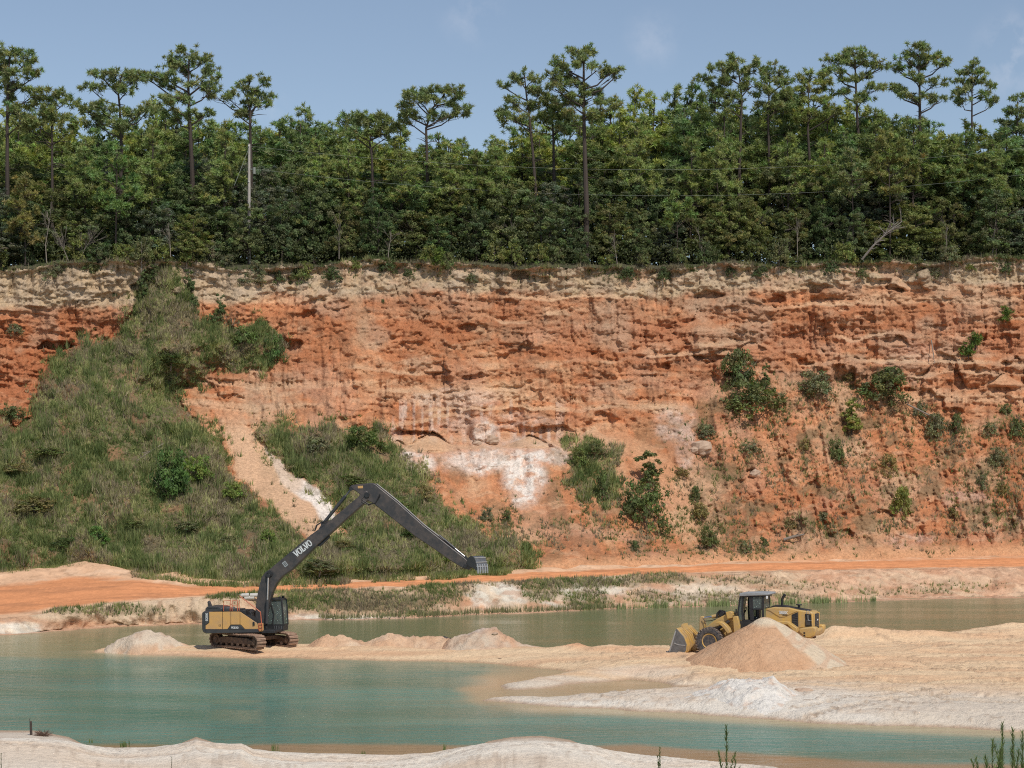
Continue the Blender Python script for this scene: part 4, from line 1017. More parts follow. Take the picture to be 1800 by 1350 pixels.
tufts('rim_turf', 'ragged dry and green grass along the rim of the cliff', pp, rng.uniform(.25, .8, len(pp)), grass_col(uj, uj * 0 + 465, rng, 3, .2) * .75, 8, .8, .04, 20, droop=.6)
# bank scrub and reeds
r_ = np.random.default_rng(21)
i = r_.integers(2, BY.shape[0], 60000); j = r_.integers(30, BY.shape[1] - 30, 60000)
kp = r_.uniform(0, 1, len(i)) < gveg[i, j] * .8 * (sst(.9, .2, sst(0, 1, 0 * i)) if False else 1)
i, j = i[kp][:8500], j[kp][:8500]
p = np.stack([BXw[i, j], BY[i, j], BZ[i, j]], -1)
tufts('bank_scrub', 'olive scrub and dry stalks on the far bank', p, rng.uniform(.15, .5, len(p)), grass_col(BU[i, j], BV[i, j], rng, 9, .35), 6, .55, .04, 22)
ureed = r_.uniform(1085, 1540, 2600); ureed = ureed[r_.uniform(0, 1, len(ureed)) < .12 + .88 * sst(-.1, .3, fbm(ureed / 24, ureed * 0, 3, 613))]
yre = 37400 / (interp(ureed, SHORE) - HZ) + r_.uniform(-.3, 1.8, len(ureed))
p = np.stack([(ureed - CU) / F * yre, yre, np.full(len(yre), .02)], -1)
tufts('shore_reeds', 'thin upright reeds along the waterline of the far bank', p, rng.uniform(.2, .85, len(p)), np.array((.23, .26, .12)) * rng.uniform(.7, 1.5, (len(p), 1)), 3, .14, .035, 24)
u2 = r_.uniform(560, 1090, 900); y2 = 37400 / (interp(u2, SHORE) - HZ) + r_.uniform(.2, 2.0, len(u2))
p = np.stack([(u2 - CU) / F * y2, y2, np.full(len(y2), .15)], -1)
tufts('shore_stalks', 'sparse grey stalks standing along the middle of the far shore', p, rng.uniform(.3, .7, len(p)), np.array((.22, .21, .11)) * rng.uniform(.7, 1.4, (len(p), 1)), 3, .2, .03, 25)
# road edge grass at the foot of the left slopes
u3 = r_.uniform(-60, 900, 5200); s3 = r_.uniform(.0, 1, len(u3)) ** 1.6
y3 = interp(u3, RREAR) - s3 * 3.2 - .2
keep3 = fbm(u3 / 35, s3 * 3, 3, 615) > s3 * .5 - .25 - .2 * (u3 > 350); u3, y3 = u3[keep3], y3[keep3]
ze = interp(u3, [(ub[k], z_e[k]) for k in range(0, len(ub), 8)]); ye = interp(u3, [(ub[k], y_e[k]) for k in range(0, len(ub), 8)])
z3 = ze + (foot_z(u3) - ze) * np.clip((y3 - ye) / (interp(u3, RREAR) + 1 - ye), 0, 1)
tufts('verge_grass', 'rough grass spreading from the slope on to the edge of the road', np.stack([(u3 - CU) / F * y3, y3, z3 + .02], -1), rng.uniform(.3, .75, len(u3)), grass_col(u3, y3 * 6, rng, 4, .1), 7, .6, .045, 26)

# ------------------------------------------------------------------ trees
def crown_mesh(name, seed, H, R, z0, nclump, nleaf, leaf=.30, col=(0.140, 0.160, 0.078), lumps=7, twig=True, shape=1.0, taper=0.25):
    """broadleaf crown: leaf faces gathered in clumps over overlapping lobes"""
    r = np.random.default_rng(seed)
    lob = []
    for k in range(lumps):
        f = k / max(lumps - 1, 1)
        zc = z0 + (H - z0) * (0.15 + 0.72 * f)
        rad = R * (1 - taper - (0.55 - taper) * f) * r.uniform(.75, 1.05)
        a = r.uniform(0, 2 * np.pi); off = (R - rad) * r.uniform(.3, 1.0) * shape
        lob.append((off * np.cos(a), off * np.sin(a), zc, rad))
    lob.append((r.normal(0, .1 * R), 0, H - R * .45, R * .45))
    lob = np.array(lob)
    k = r.choice(len(lob), nclump, p=lob[:, 3] ** 2 / (lob[:, 3] ** 2).sum())
    d = r.normal(size=(nclump, 3)); d /= np.linalg.norm(d, axis=1, keepdims=True); d[:, 2] = np.where(d[:, 2] < -.4, -d[:, 2] * .5, d[:, 2])
    rr = lob[k, 3] * r.uniform(.72, 1.12, nclump)
    cc = lob[k, :3] + d * rr[:, None] * np.array((1, 1, .85))
    cc[:, 2] = np.clip(cc[:, 2], z0 * .6, H)
    cr = r.uniform(.20, .40, nclump) * (0.35 + R * .20)
    q = r.normal(size=(nclump, nleaf, 3)); q /= np.linalg.norm(q, axis=-1, keepdims=True)
    q = q * (r.uniform(0, 1, (nclump, nleaf, 1)) ** .45) * np.array((1.15, 1.15, .85))
    pos = cc[:, None, :] + q * cr[:, None, None]
    nrm = d[:, None, :] * .7 + q * .5 + r.normal(0, .75, (nclump, nleaf, 3)) + np.array((0, 0, .2))
    nrm /= np.linalg.norm(nrm, axis=-1, keepdims=True)
    t = np.cross(nrm, r.normal(size=nrm.shape)); t /= np.linalg.norm(t, axis=-1, keepdims=True)
    b = np.cross(nrm, t)
    L = leaf * r.uniform(.6, 1.2, (nclump, nleaf, 1))
    v = np.stack([pos - t * L * .55, pos - b * L * .42, pos + t * L * .5 + b * L * .15], 2).reshape(-1, 3)
    cm = np.array(col) * r.uniform(.75, 1.3, (nclump, 1)) * (1 + r.normal(0, .08, (nclump, 3)))
    c = np.repeat(cm, nleaf * 3, 0)
    return new_mesh(name, v, np.arange(len(v)).reshape(-1, 3), M_LEAF, np.clip(c, 0, 1))

def wood_mesh(name, seed, H, R, z0, rad=.16, nb=12, mat=None):
    r = random.Random(seed); mb = MB()
    pts = [(0, 0, -0.5)]
    for k in range(1, 6): pts.append((r.gauss(0, .05 * R), r.gauss(0, .05 * R), H * .85 * k / 5))
    mb.tube(pts, [rad * (1 - .8 * k / 5) for k in range(6)], 6)
    for k in range(nb):
        f = r.uniform(.12, .8); p0 = Vector(pts[0]).lerp(Vector(pts[5]), f)
        a = r.uniform(0, 6.28); l = R * r.uniform(.5, .95)
        p2 = p0 + Vector((math.cos(a) * l, math.sin(a) * l, l * r.uniform(.3, .9)))
        p1 = p0.lerp(p2, .5) + Vector((0, 0, -.1 * l))
        mb.tube([p0, p1, p2], [rad * .35, rad * .22, rad * .06], 5)
    return new_mesh(name, mb.v, mb.f, mat or M_BARK)

def make_pair(name, crown_me, wood_me, loc, label, cat, group=None, colour=(1, 1, 1), rz=0, sc=1.0, szz=None):
    root = empty(name, loc); root.rotation_euler = (0, 0, rz); root.scale = (sc, sc, szz or sc)
    c = put('crown', crown_me, root); c.color = (*colour, 1)
    if wood_me is not None: put('trunk', wood_me, root)
    return tag(root, label, cat, group)

# pines: radiating needle bundles on flat pads
def pine_mesh(seed, pads, trunk, rtr, clump_r=.40, nneed=30, dens=1.0, col=(0.250, 0.295, 0.125), bare=12):
    """pads: (x, z, rx, rz) in metres relative to the root, trunk: list of (x, z)"""
    r = np.random.default_rng(seed)
    mb = MB()
    tp = [(x, 0.15 * math.sin(z * .4 + seed), z) for x, z in trunk]
    n = len(tp)
    mb.tube(tp, [rtr * (1 - .72 * k / (n - 1)) for k in range(n)], 8)
    tz = np.array([q[2] for q in tp]); tx = np.array([q[0] for q in tp]); ty = np.array([q[1] for q in tp])
    cen = []
    for (px, pz, rx, rz) in pads:
        py = r.normal(0, .35) * rx * .8
        ry = rx * .8
        m = max(10, int(dens * 17 * (rx * ry) ** .85 * (.75 + rz / rx)))
        th = r.uniform(0, 2 * np.pi, m); q = r.uniform(0, 1, m) ** .5
        ns = max(4, m // 9)
        sth = r.uniform(0, 2 * np.pi, ns); sq = r.uniform(0, 1, ns) ** .5
        sx = rx * sq * np.cos(sth); sy = ry * sq * np.sin(sth); sz_ = rz * r.uniform(-.75, 1.15, ns) * np.sqrt(1.15 - sq * sq)
        pk = r.integers(0, ns, m); lo_ = r.uniform(0, 1, m) < .18
        x = px + np.where(lo_, rx * q * np.cos(th), sx[pk] + r.normal(0, .26, m)); y = py + np.where(lo_, ry * q * np.sin(th), sy[pk] + r.normal(0, .3, m))
        z = pz + np.where(lo_, rz * r.uniform(-.3, 1, m), sz_[pk] + r.normal(0, .17, m))
        cs = np.stack([x, y, z], -1); cen.append(cs)
        # limb from the trunk to the pad
        zb = max(tz[0] + 1, pz - rz * .6 - abs(px - np.interp(pz, tz, tx)) * .45 - .3)
        zb = min(zb, tz[-1] - .2)
        p0 = Vector((np.interp(zb, tz, tx), np.interp(zb, tz, ty), zb)); p3 = Vector((px, py, pz - rz * .25))
        pm = p0.lerp(p3, .5) + Vector((0, 0, -.12 * (p3 - p0).length + .2)) + Vector(r.normal(0, .15, 3))
        rb = min(rtr * .42, .05 + .02 * (p3 - p0).length)
        mb.tube([p0, pm, p3], [rb, rb * .75, rb * .4], 5)
        for k in r.choice(m, min(m, int(6 + m * .12)), replace=False):
            s = p0.lerp(p3, float(r.uniform(.45, 1))) if r.uniform() < .5 else pm.lerp(p3, float(r.uniform(.2, 1)))
            e = Vector(cs[k]); md = s.lerp(e, .55) + Vector((0, 0, -.12))
            mb.tube([s, md, e], [rb * .3, rb * .2, .012], 4, cap=False)
    for k in range(bare):
        zb = r.uniform(tz[0] + (tz[-1] - tz[0]) * .35, tz[-1] * .85); a = r.uniform(0, 6.28); l = r.uniform(.6, 2.2)
        p0 = Vector((np.interp(zb, tz, tx), 0, zb)); p1 = p0 + Vector((math.cos(a) * l, math.sin(a) * l, r.uniform(-.2, .5)))
        mb.tube([p0, p0.lerp(p1, .5) + Vector((0, 0, .12)), p1], [.05, .035, .01], 4, cap=False)
    cen = np.concatenate(cen)
    m = len(cen)
    d = r.normal(size=(m, nneed, 3)); d[..., 2] = d[..., 2] * .9 + .40
    d /= np.linalg.norm(d, axis=-1, keepdims=True)
    L = clump_r * r.uniform(.75, 1.15, (m, 1, 1)) * r.uniform(.8, 1.1, (m, nneed, 1))
    t = np.cross(d, r.normal(size=d.shape)); t /= np.linalg.norm(t, axis=-1, keepdims=True)
    c0 = cen[:, None, :]
    w = .032
    v = np.stack([c0 + d * L * .12 - t * w * 1.7, c0 + d * L * .12 + t * w * 1.7, c0 + d * L * 1.12], 2).reshape(-1, 3)
    cm = np.array(col) * r.uniform(.8, 1.25, (m, 1)) * (1 + np.stack([r.normal(.02, .10, m), r.normal(0, .05, m), r.normal(0, .1, m)], -1))
    cme = new_mesh('crown', v, np.arange(len(v)).reshape(-1, 3), M_NEEDLE, np.clip(np.repeat(cm, nneed * 3, 0), 0, 1))
    wme = new_mesh('trunk', mb.v, mb.f, M_BARK)
    return cme, wme

def pine_at(label, u, Y, pads, trunk=None, rtr=.22, seed=0, name='pine_tree', group='pines on the plateau', colour=(1, 1, 1), dens=1.0, vbase=None, cat='pine tree', **kw):
    """pads (u, v, ru, rv) and trunk [(u, v)..] as seen in the photo, tree standing at distance Y"""
    k = Y / F
    x0 = (u - CU) * k; zg = plat_z(x0)
    P2 = [((a - u) * k, CH - (b - HZ) * k - zg, c * k, d * k) for a, b, c, d in pads]
    top = max(p[1] + p[3] * .5 for p in P2)
    tr = [(0, -.3)]
    if trunk: tr += [((a - u) * k, CH - (b - HZ) * k - zg) for a, b in trunk]
    else: tr += [(0.05 * math.sin(seed + q), top * q) for q in (.25, .5, .75, 1)]
    tr = [t for i_, t in enumerate(tr) if i_ == 0 or t[1] > tr[i_ - 1][1] + .05]
    cme, wme = pine_mesh(seed, P2, tr, rtr, dens=dens, **kw)
    root = empty(name, (x0, Y, zg))
    c = put('crown', cme, root); c.color = (*colour, 1)
    put('trunk', wme, root)
    return tag(root, label, cat, group)

PINES = [
 ('tall dense pine cut by the left edge of the photo', 14, 216, [(20, 96, 26, 14), (48, 108, 24, 14), (8, 120, 34, 16), (60, 132, 16, 12), (30, 140, 32, 15), (10, 165, 34, 16), (55, 168, 20, 12), (22, 195, 26, 12), (40, 215, 18, 10)], [(13, 300), (12, 220), (14, 150), (18, 95)], .26),
 ('medium pine with a rounded crown beside the tall pine at the left edge', 91, 213, [(90, 165, 24, 12), (70, 185, 24, 13), (108, 182, 22, 13), (60, 212, 32, 14), (98, 208, 30, 14), (122, 228, 20, 12), (70, 240, 26, 12), (50, 226, 24, 10)], [(92, 330), (91, 250), (90, 170)], .20),
 ('flat-topped pine with two wide tiers, third from the left on the skyline', 214, 218, [(180, 135, 22, 10), (215, 132, 32, 11), (240, 142, 22, 10), (160, 155, 22, 7), (195, 152, 20, 8), (225, 160, 22, 9), (145, 190, 24, 9), (180, 196, 30, 11), (240, 202, 30, 11), (262, 190, 20, 10), (205, 225, 32, 10), (165, 212, 26, 9)], [(212, 300), (213, 240), (211, 190), (208, 160), (214, 132)], .22),
 ('tall pine with a broad domed crown and a thick trunk left of the utility pole', 334, 215, [(332, 92, 18, 10), (308, 104, 24, 12), (352, 106, 24, 12), (285, 130, 24, 11), (322, 122, 24, 12), (366, 124, 20, 12), (262, 138, 14, 8), (300, 150, 26, 10), (352, 148, 22, 9), (378, 138, 12, 8), (330, 175, 24, 9), (372, 160, 18, 7), (296, 182, 26, 11), (310, 205, 28, 10), (360, 200, 26, 9)], [(338, 320), (336, 260), (333, 200), (331, 150), (332, 98)], .30),
 ('open leaning pine with small clustered tiers just above the utility pole', 441, 217, [(438, 142, 12, 8), (462, 148, 16, 8), (425, 156, 16, 9), (470, 172, 14, 8), (446, 166, 18, 9), (402, 172, 22, 8), (380, 168, 14, 6), (430, 182, 22, 9), (412, 196, 26, 10), (460, 184, 14, 7)], [(442, 300), (440, 230), (440, 195), (434, 170), (438, 142)], .20),
 ('pine with wide shelf-like tiers leaning right, alone in the gap of the skyline', 752, 214, [(785, 158, 26, 8), (760, 166, 26, 9), (805, 166, 18, 8), (725, 172, 24, 8), (740, 180, 24, 8), (702, 184, 10, 6), (778, 182, 22, 8), (812, 190, 16, 8), (800, 200, 18, 7), (740, 205, 30, 10), (768, 208, 20, 9), (720, 214, 16, 8)], [(752, 350), (751, 290), (749, 225), (760, 190), (782, 165)], .22),
 ('slender pine with a small airy top left of the tallest pine', 930, 215, [(922, 130, 16, 9), (906, 140, 14, 8), (938, 140, 14, 8), (888, 152, 10, 6), (928, 158, 18, 8), (948, 165, 14, 8), (900, 178, 16, 8), (930, 190, 24, 9), (892, 196, 20, 9), (905, 212, 30, 9)], [(942, 340), (936, 260), (930, 200), (925, 165), (922, 132)], .20),
 ('tallest pine in the photo with a towering crown and the thickest trunk', 1030, 212, [(1010, 90, 16, 9), (1038, 90, 20, 9), (1024, 104, 26, 11), (985, 110, 18, 9), (1000, 128, 30, 10), (1050, 122, 20, 9), (1072, 126, 18, 10), (972, 138, 18, 9), (1082, 134, 8, 6), (1010, 148, 24, 8), (975, 155, 18, 9), (1045, 160, 26, 9), (1000, 178, 34, 11), (1060, 185, 26, 10), (1030, 205, 34, 10)], [(1031, 370), (1029, 300), (1027, 230), (1026, 160), (1026, 95)], .34),
 ('dark-trunked pine standing between the slender pine and the tallest pine', 973, 216, [(962, 178, 26, 10), (990, 184, 26, 10), (975, 198, 34, 11), (950, 208, 24, 10), (1002, 212, 26, 10), (975, 228, 32, 9)], [(974, 320), (973, 250), (970, 185)], .24),
 ('broad bushy pine left of the two forked crowns near the right third of the skyline', 1296, 218, [(1290, 114, 26, 10), (1316, 116, 20, 10), (1265, 124, 24, 10), (1240, 136, 16, 8), (1300, 132, 34, 12), (1262, 148, 30, 12), (1322, 150, 26, 12), (1285, 172, 36, 12), (1250, 172, 22, 11)], [(1300, 290), (1302, 220), (1304, 175), (1298, 118)], .22),
 ('narrow pine with an upswept top right of the broad bushy pine', 1352, 217, [(1352, 122, 13, 8), (1372, 128, 13, 8), (1345, 138, 20, 11), (1375, 146, 20, 11), (1350, 165, 32, 12), (1385, 170, 24, 11), (1362, 190, 34, 11)], [(1352, 290), (1350, 210), (1354, 125)], .20),
 ('yellowish pine with a ragged many-branched top below the skyline gap left of the round-headed pine', 1420, 214, [(1405, 140, 16, 9), (1432, 132, 18, 9), (1412, 158, 30, 11), (1448, 152, 22, 11), (1398, 178, 30, 11), (1440, 182, 34, 12), (1420, 205, 36, 11), (1466, 200, 22, 10)], [(1424, 300), (1420, 230), (1422, 180), (1420, 142)], .20),
 ('round-headed pine, left of the twin tall pines at the right of the skyline', 1506, 213, [(1502, 92, 24, 9), (1480, 100, 18, 9), (1522, 102, 18, 9), (1462, 112, 13, 8), (1500, 112, 30, 10), (1466, 128, 18, 9), (1535, 118, 13, 8), (1552, 116, 12, 6), (1505, 138, 26, 10), (1478, 158, 20, 8), (1530, 160, 20, 9), (1515, 178, 24, 8)], [(1512, 280), (1508, 220), (1505, 160), (1502, 98)], .26),
 ('wide-headed pine with long bare lower limbs, right one of the twin tall pines', 1616, 213, [(1612, 90, 26, 9), (1590, 100, 18, 9), (1640, 98, 22, 9), (1575, 118, 20, 8), (1612, 114, 32, 10), (1655, 112, 18, 9), (1580, 158, 16, 8), (1600, 140, 18, 8), (1642, 148, 22, 9), (1605, 175, 28, 9), (1650, 175, 20, 9), (1566, 155, 10, 6)], [(1618, 270), (1617, 200), (1616, 150), (1614, 96)], .26),
 ('spindly open pine with a pointed top, right of the twin tall pines', 1708, 214, [(1710, 112, 11, 8), (1700, 124, 18, 8), (1725, 128, 18, 8), (1690, 142, 12, 7), (1718, 144, 22, 8), (1744, 150, 12, 6), (1700, 160, 22, 8), (1728, 168, 14, 7), (1750, 178, 18, 6), (1690, 178, 18, 8)], [(1709, 290), (1708, 200), (1709, 112)], .19),
 ('dark scraggy pine trunk at the right edge with small tufts of needles', 1787, 212, [(1792, 175, 14, 10), (1780, 195, 16, 10), (1802, 200, 16, 10), (1770, 218, 22, 10), (1795, 230, 18, 8), (1762, 248, 18, 8)], [(1786, 370), (1787, 280), (1788, 178)], .17),
 ('forked pine with a spreading crown right of the utility pole', 655, 219, [(640, 208, 28, 10), (670, 212, 26, 10), (610, 216, 24, 10), (692, 222, 20, 10), (650, 228, 34, 11), (620, 236, 26, 9), (680, 240, 24, 9)], [(655, 330), (654, 280), (650, 250), (660, 215)], .20),
 ('bushy young pine with a low crown below the flat-topped pine', 205, 207, [(205, 262, 16, 12), (196, 285, 24, 14), (222, 290, 20, 14), (188, 312, 26, 14), (218, 320, 26, 14), (238, 340, 18, 12), (195, 345, 30, 14), (215, 368, 34, 12)], [(203, 430), (205, 340), (206, 262)], .13),
 ('young pine with a pale straight trunk standing on the rim right of the forest gap', 1497, 208, [(1495, 275, 14, 12), (1482, 292, 18, 12), (1510, 296, 16, 12), (1490, 315, 24, 12), (1516, 322, 14, 10), (1500, 338, 20, 10), (1476, 338, 14, 8)], [(1501, 440), (1499, 360), (1496, 275)], .11),
 ('dense mid-height pine with brownish needles on the rim behind the dead leaning tree', 1562, 209, [(1560, 238, 16, 12), (1545, 258, 22, 13), (1578, 262, 24, 13), (1555, 285, 32, 14), (1595, 285, 24, 12), (1540, 305, 20, 11), (1582, 312, 32, 12), (1605, 305, 16, 10), (1565, 332, 24, 9)], [(1565, 440), (1564, 350), (1561, 240)], .14),
 ('small light green pine right of the tallest pine, low against the dark wood', 1190, 209, [(1188, 345, 10, 9), (1178, 358, 14, 9), (1202, 360, 15, 9), (1188, 376, 22, 10), (1210, 380, 10, 8), (1175, 392, 14, 8)], [(1191, 450), (1190, 400), (1188, 345)], .09),
 ('reddish brown young conifer at the far left above the rim', 44, 208, [(44, 315, 10, 10), (38, 332, 16, 12), (54, 345, 16, 12), (34, 362, 22, 12), (56, 378, 20, 12), (38, 400, 28, 13), (58, 418, 20, 10)], [(45, 460), (44, 380), (44, 315)], .10),
]
for k, (lab, u, Y, pads, trunk, rt) in enumerate(PINES):
    colr = {1: (1.05, 1, .9), 4: (1.0, 1.0, 1.0), 11: (1.15, 1.08, .9), 17: (.8, 1.0, .8), 19: (1.05, .95, .8), 20: (.9, 1.0, .8), 21: (1.1, .85, .75)}.get(k, (1, 1, 1))
    yng = k >= 17
    Y = rim_y((u - CU) / F * 214) + {7: 3.5, 21: 1.5, 20: 1.2, 17: 2.2, 18: 1.6, 19: 2.2}.get(k, 11.0 if k not in (5, 6) else 8.0)
    pine_at(lab, u, Y, pads, trunk, rt, seed=900 + k, colour=colr, clump_r=.50 if not yng else .44, dens=.95 if not yng else 1.1)

# background pines share a few meshes
PV = []
for s in range(6):
    r = random.Random(s + 40)
    pads = []
    hgt = 20.0
    for q in range(13):
        f = q / 12
        rx = (1.1 + 1.5 * math.sin(math.pi * min(1, f + .18))) * r.uniform(.7, 1.1)
        pads.append((r.uniform(-1, 1) * 2.6 * (1 - f * .75), hgt * (.50 + .48 * f) - .5, rx, rx * .48))
    PV.append(pine_mesh(70 + s, pads, [(0, -.3), (.1, hgt * .3), (-.1, hgt * .6), (0, hgt * .97)], .2, dens=.60, clump_r=.54, nneed=26))
SKYL = [(-80, 185), (0, 175), (60, 175), (110, 185), (150, 200), (280, 165), (400, 185), (460, 195), (500, 175), (540, 172), (580, 182), (620, 192), (690, 210), (715, 222), (760, 215), (790, 205), (825, 228), (850, 238), (880, 222), (930, 205), (1000, 180),
        (1060, 165), (1110, 152), (1160, 150), (1200, 145), (1240, 150), (1300, 140), (1400, 138), (1460, 145), (1520, 165), (1580, 170), (1640, 190), (1690, 195), (1740, 198), (1780, 188), (1880, 175)]
LMK = [(14, 'the left edge'), (214, 'the flat-topped pine'), (334, 'the domed pine'), (438, 'the utility pole'), (752, 'the shelf-tiered pine'), (1030, 'the tallest pine'), (1296, 'the broad bushy pine'),
       (1506, 'the round-headed pine'), (1616, 'the wide-headed pine'), (1787, 'the scraggy edge pine')]
ORD = ['first', 'second', 'third', 'fourth', 'fifth', 'sixth', 'seventh', 'eighth', 'ninth', 'tenth', 'eleventh', 'twelfth', 'thirteenth', 'fourteenth', 'fifteenth', 'sixteenth']
class Namer:
    """labels by place: n-th of its row to the right of a landmark"""
    def __init__(s, phrase): s.phrase = phrase; s.n = {}
    def __call__(s, u, adj):
        prev = [l for l in LMK if l[0] <= u]
        if not prev: key, side = LMK[1][1], 'off'
        key = prev[-1][1] if prev else None
        if key is None: 
            s.n['x'] = s.n.get('x', 0) + 1
            return f"{adj} {s.phrase} at the left edge, {ORD[s.n['x'] - 1]} one"
        k = s.n.get(key, 0); s.n[key] = k + 1
        return f"{adj} {s.phrase}, {ORD[k]} right of {key}"
us_b = []
r = random.Random(5)
u = -60
while u < 1870:
    us_b.append(u); u += r.uniform(26, 42)
nm = Namer('pine in the rearmost row')
nm2 = Namer('pine in the second-last row')
for rowi, (Yb, dv, namer) in enumerate(((232, 0, nm), (224, 26, nm2))):
    for k, u0 in enumerate(us_b if rowi == 0 else us_b):
        u = u0 + (0 if rowi == 0 else 17)
        Y = Yb + r.uniform(-2.5, 2.5)
        vt = interp(u, SKYL) + dv + r.choice([r.uniform(-10, 10), r.uniform(8, 48)])
        x = (u - CU) / F * Y; zg = plat_z(x); top = CH - (vt - HZ) / F * Y
        sc_ = (top - zg) / 20.3
        cme, wme = PV[r.randrange(6)]
        adj = r.choice(['mid green', 'dark green', 'yellow-green'])
        colr = {'mid green': (1.1, 1.12, 1.0), 'dark green': (.85, .98, .95), 'yellow-green': (1.35, 1.28, .9)}[adj]
        g_ = r.uniform(.9, 1.1)
        make_pair('pine_tree', cme, wme, (x, Y, zg), namer(u, adj), 'pine tree', 'pines in the rear rows', tuple(c * g_ for c in colr), r.uniform(0, 6.28), 1.0 + r.uniform(-.1, .2), sc_)

nm3 = Namer('mid-height pine among the broadleaf trees')
for (u, vt) in ((150, 232), (268, 222), (395, 225), (560, 238), (612, 246), (705, 262), (792, 242), (838, 262), (872, 232), (1120, 212), (1215, 238), (1262, 222), (1385, 232), (1448, 240), (1676, 232), (1745, 240)):
    Y = rim_y((u - CU) / F * 214) + r.uniform(6.0, 7.6); x = (u - CU) / F * Y; zg = plat_z(x); sc_ = (CH - (vt - HZ) / F * Y - zg) / 20.3
    cme, wme = PV[r.randrange(6)]; g_ = r.uniform(.9, 1.15)
    make_pair('pine_tree', cme, wme, (x, Y, zg), nm3(u, r.choice(['bushy', 'full-crowned', 'loose-crowned'])), 'pine tree', 'mid-height pines', (1.1 * g_, 1.1 * g_, .95 * g_), r.uniform(0, 6.28), .85, sc_)

# broadleaf trees of the wood edge, three rows
BV = {'small': [(crown_mesh(f'crown', 300 + s, 6.6, 2.7, .1, 190, 62, .20, lumps=8), wood_mesh('trunk', 300 + s, 6.6, 2.7, .5, .10)) for s in range(5)],
      'mid': [(crown_mesh(f'crown', 310 + s, 10.5, 3.3, 1.0, 240, 60, .21, lumps=10), wood_mesh('trunk', 310 + s, 10.5, 3.3, 2, .16)) for s in range(4)],
      'tall': [(crown_mesh(f'crown', 320 + s, 15, 3.7, 4.0, 260, 60, .22, lumps=11), wood_mesh('trunk', 320 + s, 15, 3.7, 5, .2)) for s in range(4)]}
HUES = [('dark green', (.84, .93, .90)), ('mid green', (1.0, 1.06, .98)), ('grey-green', (1.10, 1.08, 1.4)), ('yellow-green', (1.40, 1.32, .95)), ('deep green', (.80, .96, .84)), ('pale green', (1.20, 1.22, 1.1)), ('olive', (1.15, 1.05, .85))]
ROWS = [('small', 6.6, 3.2, 54, [(0, 372), (100, 378), (250, 372), (300, 352), (400, 350), (550, 345), (620, 355), (720, 360), (850, 345), (930, 318), (1000, 362), (1100, 372), (1230, 372), (1350, 350), (1450, 372), (1560, 372), (1640, 365), (1700, 345), (1800, 352)], 'bushy rim tree in front'),
        ('mid', 10.5, 8.5, 56, [(0, 310), (100, 325), (200, 340), (300, 300), (380, 312), (500, 285), (600, 300), (680, 310), (760, 320), (850, 305), (960, 300), (1080, 312), (1160, 300), (1260, 305), (1380, 288), (1480, 318), (1600, 320), (1700, 300), (1800, 318)], 'middle-row broadleaf tree'),
        ('tall', 15, 16, 58, [(0, 284), (100, 292), (200, 297), (300, 284), (400, 284), (500, 270), (600, 280), (700, 290), (780, 297), (850, 294), (930, 284), (1050, 284), (1120, 262), (1200, 270), (1300, 270), (1400, 284), (1500, 290), (1600, 290), (1700, 280), (1800, 290)], 'tall rear broadleaf tree')]
for kind_, h0, dy, step_, tops, phrase in ROWS:
    nmr = Namer(phrase)
    u = -70 + r.uniform(0, 20)
    while u < 1880:
        x_ = (u - CU) / F * 212
        Y = rim_y(x_) + dy + r.uniform(-1.2, 1.5)
        x = (u - CU) / F * Y; zg = plat_z(x)
        vt = interp(u, tops) + r.uniform(-24, 30)
        top = CH - (vt - HZ) / F * Y
        cme, wme = r.choice(BV[kind_])
        adj, hc = r.choice(HUES)
        make_pair('broadleaf_tree', cme, wme, (x, Y, zg), nmr(u, adj), 'tree', 'broadleaf trees of the wood edge', hc, r.uniform(0, 6.28), r.uniform(.9, 1.5), (top - zg) / h0)
        u += step_ * r.uniform(.75, 1.2)
# the far side of the wood reads as one mass
def undergrowth():
    r2 = np.random.default_rng(78)
    m = 2900
    uu = r2.uniform(-350, 2150, m); yy_ = rim_y(0) * 0 + np.interp((uu - CU) / F * 212, RX[::4], RY[::4]) + r2.uniform(.8, 13, m)
    x = (uu - CU) / F * yy_
    z = np.interp(x, [-60, 60], [33.0, 35.3]) + r2.uniform(-.2, 2.6, m) ** 1.0 * (1 + .5 * fbm(x / 3, yy_ / 3, 3, 79))
    K = 26
    q = r2.normal(size=(m, K, 3)) * np.array((.55, .5, .42)); pos = np.stack([x, yy_, z], -1)[:, None, :] + q
    n_ = r2.normal(size=(m, K, 3)) + np.array((0, -.3, .5)); n_ /= np.linalg.norm(n_, axis=-1, keepdims=True)
    t = np.cross(n_, r2.normal(size=n_.shape)); t /= np.linalg.norm(t, axis=-1, keepdims=True); b = np.cross(n_, t)
    L = .14 * r2.uniform(.6, 1.3, (m, K, 1))
    v = np.stack([pos - t * L, pos - b * L * .6, pos + t * L, pos + b * L * .6], 2).reshape(-1, 3)
    c = np.repeat(np.array((.105, .12, .055)) * r2.uniform(.6, 1.5, (m, 1)), K * 4, 0)
    me = new_mesh('undergrowth', v, np.arange(len(v)).reshape(-1, 4), M_GRASS, c)
    tag(put('undergrowth', me), 'low tangled undergrowth between the trunks along the rim', kind='stuff')
undergrowth()
